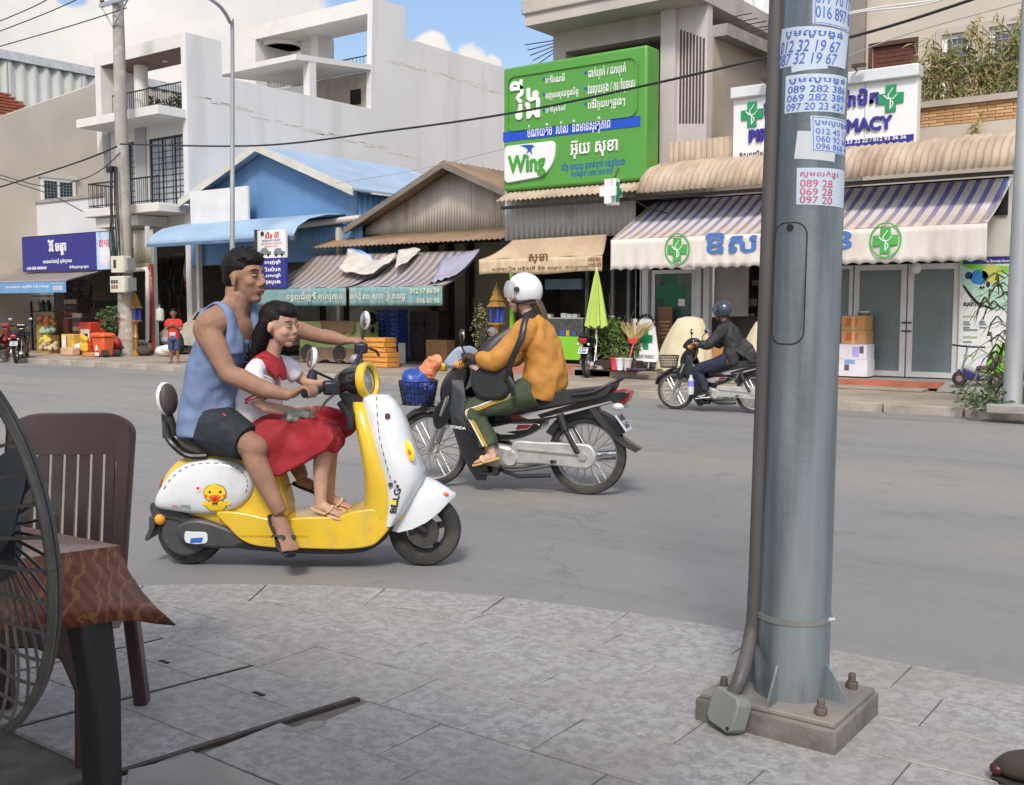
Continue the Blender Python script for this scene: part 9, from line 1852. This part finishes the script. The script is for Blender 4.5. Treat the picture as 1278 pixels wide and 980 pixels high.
T=MB(); T.tube([V((0,0,.64)),V((0,0,.82)),V((-.005,0,1.02)),V((-.01,0,1.15))],[(.125,.165),(.118,.155),(.11,.16),(.06,.085)],20,True,0,3,up=(1,0,0))
for s in (-1,1): T.tube([V((-.01,s*.08,1.12)),V((-.01,s*.16,1.09)),V((.025,s*.19,.97))],[.065,.066,.066],12,True,0,3)
ts=fuse(T,'t_shirt',P('red shirt',(190,45,42),.85,bump=.3,bs=12),by,.009,3); mb=MB(); 
for k in range(3): mb.cbox((.128,0,.80-.05*k),(.006,.16-.02*k,.03))
tag(mb.build('white_print',M_SWHITE,ts,world=False),kind='stuff'); MB().ell((.115,-.05,1.0),(.008,.035,.03),8,6).build('white_badge',M_SWHITE,ts,world=False)
S=MB(); S.tube([V((0,0,.60)),V((0,0,.74))],[(.105,.145),(.115,.15)],16)
for s in (-1,1): S.tube([V((0,s*.075,.70)),V((.012,s*.083,.50)),V((.018,s*.085,.36))],[.09,.08,.076],14,True,0,2)
fuse(S,'shorts',P('blue shorts',(58,72,108),.85),by,.009,3); Hh=MB(); el(Hh,hb2,(-.028,0,.05),(.10,.083,.085)); el(Hh,hb2,(.03,0,.085),(.055,.06,.04)); el(Hh,hb2,(-.05,0,.0),(.06,.07,.06)); fuse(Hh,'hair',M_HAIR,BB,.007,1)
# ================================================================== foreground left: table, chair, fan
CT0=gz(147,683,.85); fa_=gz(29,660,.85); nb_=gz(8,701,.85)
du=(fa_-CT0).normalized(); dv=(nb_-CT0).normalized(); du=V((du.x,du.y,0)); 
dv=V((dv.x,dv.y,0)); 
TL=.75
if abs(du.dot(dv))>.55: # keep the table square
    b_=(du+dv).normalized(); s_=V((-b_.y,b_.x,0)); s_=s_ if s_.dot(du)>0 else -s_; du=(b_+s_).normalized(); dv=(b_-s_).normalized()
C4=[CT0,CT0+du*TL,CT0+(du+dv)*TL,CT0+dv*TL]; tcx=CT0+(du+dv)*TL/2
tbl=thing('table','dark square table whose black leg stands at the lower left, under a patterned cloth','table',(tcx.x,tcx.y,PZ))
M_BPL=mat('black-brown plastic',(.018,.016,.017),.5,var=.2,vs=5,st=(1,1,.3),dirt=(.06,.052,.045),ds=3,da=.4)
def q4(z,ins): return [V((p.x,p.y,z))+((tcx-p).normalized()*ins-V((0,0,(tcx-p).normalized().z*ins))) for p in C4]
MB().rings([q4(.80,.012),q4(.842,.012)]).build('tabletop',M_BPL,tbl,bevel=.01)
for p in C4:
    d=(tcx-p); d.z=0; d=d.normalized(); a=V((p.x,p.y,0))+d*.09; b=V((p.x,p.y,0))+d*.055
    mb=MB(); L4=lambda c,w,z:[V((c.x,c.y,z))+du*i*w+dv*j*w for i,j in ((-1,-1),(1,-1),(1,1),(-1,1))]; mb.rings([L4(b,.031,PZ),L4(b,.035,.5),L4(a,.039,.80)]); mb.build('leg',M_BPL,tbl,bevel=.012)
mb=MB()
for i in range(4):
    p,q=C4[i],C4[(i+1)%4]; d=(tcx-(p+q)/2); d.z=0; d=d.normalized()*.06; mb.rings([[V((p.x,p.y,z))+d for z in (.72,.80)]+[V((q.x,q.y,z))+d for z in (.80,.72)],[V((p.x,p.y,z))+d*1.4 for z in (.72,.80)]+[V((q.x,q.y,z))+d*1.4 for z in (.80,.72)]])
    mb.build('apron_rail',M_BPL,tbl); mb=MB()
def cloth(n):
    v=n.new('ShaderNodeTexVoronoi'); v.feature='DISTANCE_TO_EDGE'; v.inputs['Scale'].default_value=11; n.t.links.new(n.tc.outputs['Object'],v.inputs['Vector'])
    w=n.new('ShaderNodeTexWave'); w.wave_type='RINGS'; w.inputs['Scale'].default_value=9; w.inputs['Distortion'].default_value=11; w.inputs['Detail'].default_value=4; w.inputs['Detail Scale'].default_value=1.6; n.t.links.new(n.tc.outputs['Object'],w.inputs['Vector'])
    l=n.rng(n.math('ADD',w.outputs['Fac'],n.math('MULTIPLY',n.noise(60,3),.25)),.98,1.06); st_=n.new('ShaderNodeTexWave'); st_.inputs['Scale'].default_value=16; st_.bands_direction='DIAGONAL'; n.t.links.new(n.tc.outputs['Object'],st_.inputs['Vector'])
    o=n.mix(n.rng(st_.outputs['Fac'],.4,.6),(.115,.030,.019),(.165,.048,.028)); return n.mix(n.math('MULTIPLY',l,.55),o,(.26,.16,.06))
M_TCL=mat('patterned oilcloth',(.2,.06,.03),.32,base=cloth,coat=.25,bump=.15,bs=25)
tc_=thing('tablecloth','shiny red-brown tablecloth with a gold pattern hanging over the table edge','tablecloth',(tcx.x,tcx.y,.85))
per=[]; NS=24
for i in range(4):
    for k in range(NS): per.append((C4[i].lerp(C4[(i+1)%4],k/NS),k,i))
def outdir(p): d=p-tcx; d.z=0; return d.normalized()
rs=[]
N_=len(per)
def ring_(f):
    out=[]
    for (p,k,i) in per:
        e=min(k,NS-k)/NS; corner=max(0,1-e/.16); nrm=outdir(p); hang=.165+.012*math.sin(k*.9+i)+.03*corner; flare=.012+.014*math.sin(k*1.3+i*2)*f+.115*corner**1.5*f
        out.append(V((p.x,p.y,.852))+nrm*(flare*f+.004)-V((0,0,hang*f-.006*math.sin(PI*f))))
    return out
cen=[[V((tcx.x+(p.x-tcx.x)*s,tcx.y+(p.y-tcx.y)*s,.852)) for p,k,i in per] for s in (.02,.35,.7,.97)]
MB().rings(cen+[ring_(f) for f in (0.0,.12,.35,.6,.8,1.)],cap=False).build('cloth',M_TCL,tc_,sharp=50,solid=.003,recalc=False)
# chair ------------------------------------------------------------------
M_CHR=mat('dark brown plastic chair',(.043,.018,.018),.35,var=.12,vs=4,coat=.1,dirt=(.10,.07,.065),ds=3,da=.3)
cp=gz(84,885,PZ); cc_=gz(62,915,PZ); tocam=V((-cc_.x,-cc_.y,0)).normalized(); ang=math.atan2(tocam.y,tocam.x)-R(20)
chr_=thing('chair','dark brown plastic chair with a slatted back, tucked behind the table','chair',(cc_.x,cc_.y,PZ),ang)
kw=dict(world=False)
def bk(y,z): # point on the reclined, slightly curved back; x is to the chair's front
    return V((-.19-.20*(z-.42)+.10*(abs(y)/.22)**2*.35,y,z))
HB=.985; WB=.205
def outl(w,z0,z1,r,n=8):
    o=[(-w*.93,z0)]+[(w*.93,z0)]
    o=[(w*.90,z0)]+[(w,z1-r)]+[(w-r+r*math.cos(R(90*k/n)),z1-r+r*.62*math.sin(R(90*k/n))) for k in range(1,n+1)]+[(-(w-r)+r*math.cos(R(90+90*k/n)),z1-r+r*.62*math.sin(R(90+90*k/n))) for k in range(0,n+1)]+[(-w,z1-r),(-w*.90,z0)]
    return o
O=outl(WB,.43,HB+.03,.11); I=outl(WB-.052,.47,HB-.13,.045)
mb=MB(); off=V((-.035,0,0))
f=lambda p,o_=V((0,0,0)),rim=0.:bk(p[0],p[1])+o_
n_=len(O)
mb.rings([[f(p,V((-.05,0,-.005))) for p in O],[f(p,V((-.012,0,0))) for p in O],[f((p[0]*.965,p[1]-.006)) for p in O],[f(p) for p in I],[f(p,V((-.03,0,0))) for p in I]],cap=False)
bf=mb.build('backrest',M_CHR,chr_,**kw,sharp=35)
for k in range(7):
    y=-.130+.0435*k; w=.0155; z0,z1=.455,HB-.118-.02*abs(k-3)/3
    MB().rings([[bk(y-w,z)+V((.001,0,0)),bk(y+w,z)+V((.001,0,0)),bk(y+w,z)+V((-.016,0,0)),bk(y-w,z)+V((-.016,0,0))] for z in [z0+(z1-z0)*j/6 for j in range(7)]]).build('slat',M_CHR,bf,**kw)
MB().tube([bk(-.04,.93)+V((.001,0,.004)),bk(0,.925)+V((.002,0,0)),bk(.04,.93)+V((.001,0,.004))],[.003]*3,5).build('moulded_mark',M_CHR,bf,**kw)
mb=MB(); mb.rings([[V((x,y,z)) for x,y in ((-.20,-.20),(.22,-.225),(.235,-.19),(.235,.19),(.22,.225),(-.20,.20))] for z in (.405,.435)]); mb.build('seat',M_CHR,chr_,**kw,bevel=.02)
ap=[(-.225,.415),(-.225,.30),(-.19,.02),(-.15,.02),(-.155,.22),(-.12,.31),(-.05,.345),(.05,.345),(.12,.31),(.155,.22),(.15,.02),(.19,.02),(.225,.30),(.225,.415)]
MB().prism(ap,lambda a,b,d:V((.205+d+.12*(.42-b),a*(1+.25*(.42-b)),b-.02 if b<.05 else b)),0,.022).build('front_legs',M_CHR,chr_,**kw,bevel=.006)
for s in (-1,1):
    MB().rings([[V((-.19-.10*(.42-z)-.0,s*(.195+.06*(.42-z)),z))+V((i*.030,j*.022,0)) for i,j in ((-1,-1),(1,-1),(1,1),(-1,1))] for z in (0.0,.22,.43)]).build('rear_leg',M_CHR,chr_,**kw,bevel=.008)
    MB().rings([[V((x,s*.205,.42)),V((x,s*.222,.41)),V((x,s*.222,.33+.05*abs(x)/.2)),V((x,s*.205,.33+.05*abs(x)/.2))] for x in (-.2,-.1,0,.1,.22)]).build('side_rail',M_CHR,chr_,**kw)
# pedestal fan ------------------------------------------------------------
D_=1.14; r0=ray(-80,676); fwd_h=V((-cSA,cCA,0)); FC=V((0,0,CAMH))+r0*D_
nf=(M4.Rotation(R(-35),3,'Z')@fwd_h+V((0,0,.05))).normalized(); sdv=nf.cross(V((0,0,1))).normalized(); upv=sdv.cross(nf).normalized()
fan=thing('fan','pedestal fan with a grey wire guard, cut off by the left edge of the frame','fan',(FC.x,FC.y,PZ))
M_WIRE=mat('grey fan wire',(.095,.092,.085),.45,metal=.3,var=.15,vs=20,dirt=(.2,.17,.13),ds=12,da=.4); M_FPL=P('bluish grey fan plastic',(70,74,84),.45)
RG=.218
def fp(a,r,d): return FC+(sdv*math.cos(a)+upv*math.sin(a))*r+nf*d
pts=[fp(2*PI*k/72,RG,0) for k in range(73)]; rim=MB().tube(pts,[.0048]*73,10,False).build('guard_rim',M_WIRE,fan); 
pts=[fp(2*PI*k/72,RG-.006,.011) for k in range(73)]; MB().tube(pts,[.0035]*73,6,False).build('rim_band',M_WIRE,rim)
w0=None
for side in (-1,1):
    for k in range(42):
        a=2*PI*(k+.5*(side>0))/42
        b=a+(.18 if side<0 else -.0)
        MB().tube([fp(a,RG-.002,.004*side),fp(a+.02,RG-.02,.022*side),fp(a*.6+b*.4,RG*.66,.045*side),fp(b,.055,.058*side)],[.0019]*4,5,False,0,3).build('guard_wire',M_WIRE,fan)
for side in (-1,1): MB().cyl(fp(0,0,.055*side),fp(0,0,.063*side),.06,n=20).build('guard_badge',M_FPL,fan)
MB().tube([fp(0,0,-.065),fp(0,0,-.12),fp(0,0,-.23)],[.07,.07,.05],18).build('motor_housing',M_FPL,fan); MB().cyl(fp(0,0,-.05),fp(0,0,.06),.035,n=16).build('blade_hub',M_FPL,fan)
for k in range(3):
    a0=2*PI*k/3+.4; rows=[]
    for j in range(6):
        r=.03+.165*j/5; w=.28+.42*math.sin(PI*min(1,(j+.7)/6)); rows.append([fp(a0-w*.6,r,-.022),fp(a0,r,0.002),fp(a0+w*.6,r,.024),fp(a0+w*.6,r,.027),fp(a0,r,.005),fp(a0-w*.6,r,-.019)])
    MB().rings(rows).build('blade',P('blue-grey blade',(44,47,53),.4),fan,sharp=60)
pb_=fp(0,0,-.15); MB().tube([V((pb_.x,pb_.y,PZ+.03)),V((pb_.x,pb_.y,.7)),V((pb_.x,pb_.y,pb_.z))],[.018,.018,.014],12).build('pole',M_GALV2,fan); MB().lathe([(.20,0),(.20,.02),(.06,.045),(.03,.06)],24,M4.Translation(V((pb_.x,pb_.y,PZ)))).build('base',M_FPL,fan)
# unseen canvas awning added behind the viewer to shade the table and chair
ca0=thing('shade_awning','unseen canvas awning added beside the viewer to shade the table and chair','awning',(-3,-1.4,PZ))
sheetmb((-6.5,-3.2,3.15),(.2,-3.2,3.15),(-6.5,.45,2.75),(.2,.45,2.75),16,10,.06,.01).build('canvas',M_CANV,ca0,solid=.01,recalc=False)
for x in (-6.4,.1): MB().tube([V((x,-3.1,PZ)),V((x,-3.1,3.15))],[.03]*2,8).build('post',M_GALV2,ca0); MB().tube([V((x,-3.1,3.12)),V((x,.45,2.73))],[.02]*2,8).build('rafter',M_GALV2,ca0)
# scraps and dry leaves on the ground
mb=MB()
for k in range(150):
    if k<70: x=rnd.uniform(-4.5,1); y=rnd.uniform(1.5,4.6); z=(PZ+.003 if y<ye(x,.02) else .004); s_=rnd.uniform(.004,.012)
    else: x=rnd.uniform(-30,-1); y=14.55-abs(rnd.gauss(0,.25)); z=.006; s_=rnd.uniform(.01,.04)
    if y>4.7 and k<70: continue
    a=rnd.uniform(0,6.3); d=V((math.cos(a),math.sin(a),.1))*s_; n=V((-math.sin(a),math.cos(a),rnd.uniform(0,.4)))*s_*.5; p=V((x,y,z)); mb.add([p-d,p+n,p+d,p-n],[(0,1,2,3)])
tag(mb.build('litter',mat('dry scraps',(.30,.26,.20),.9,var=.5,vs=3),None,sharp=0,recalc=False),kind='stuff')
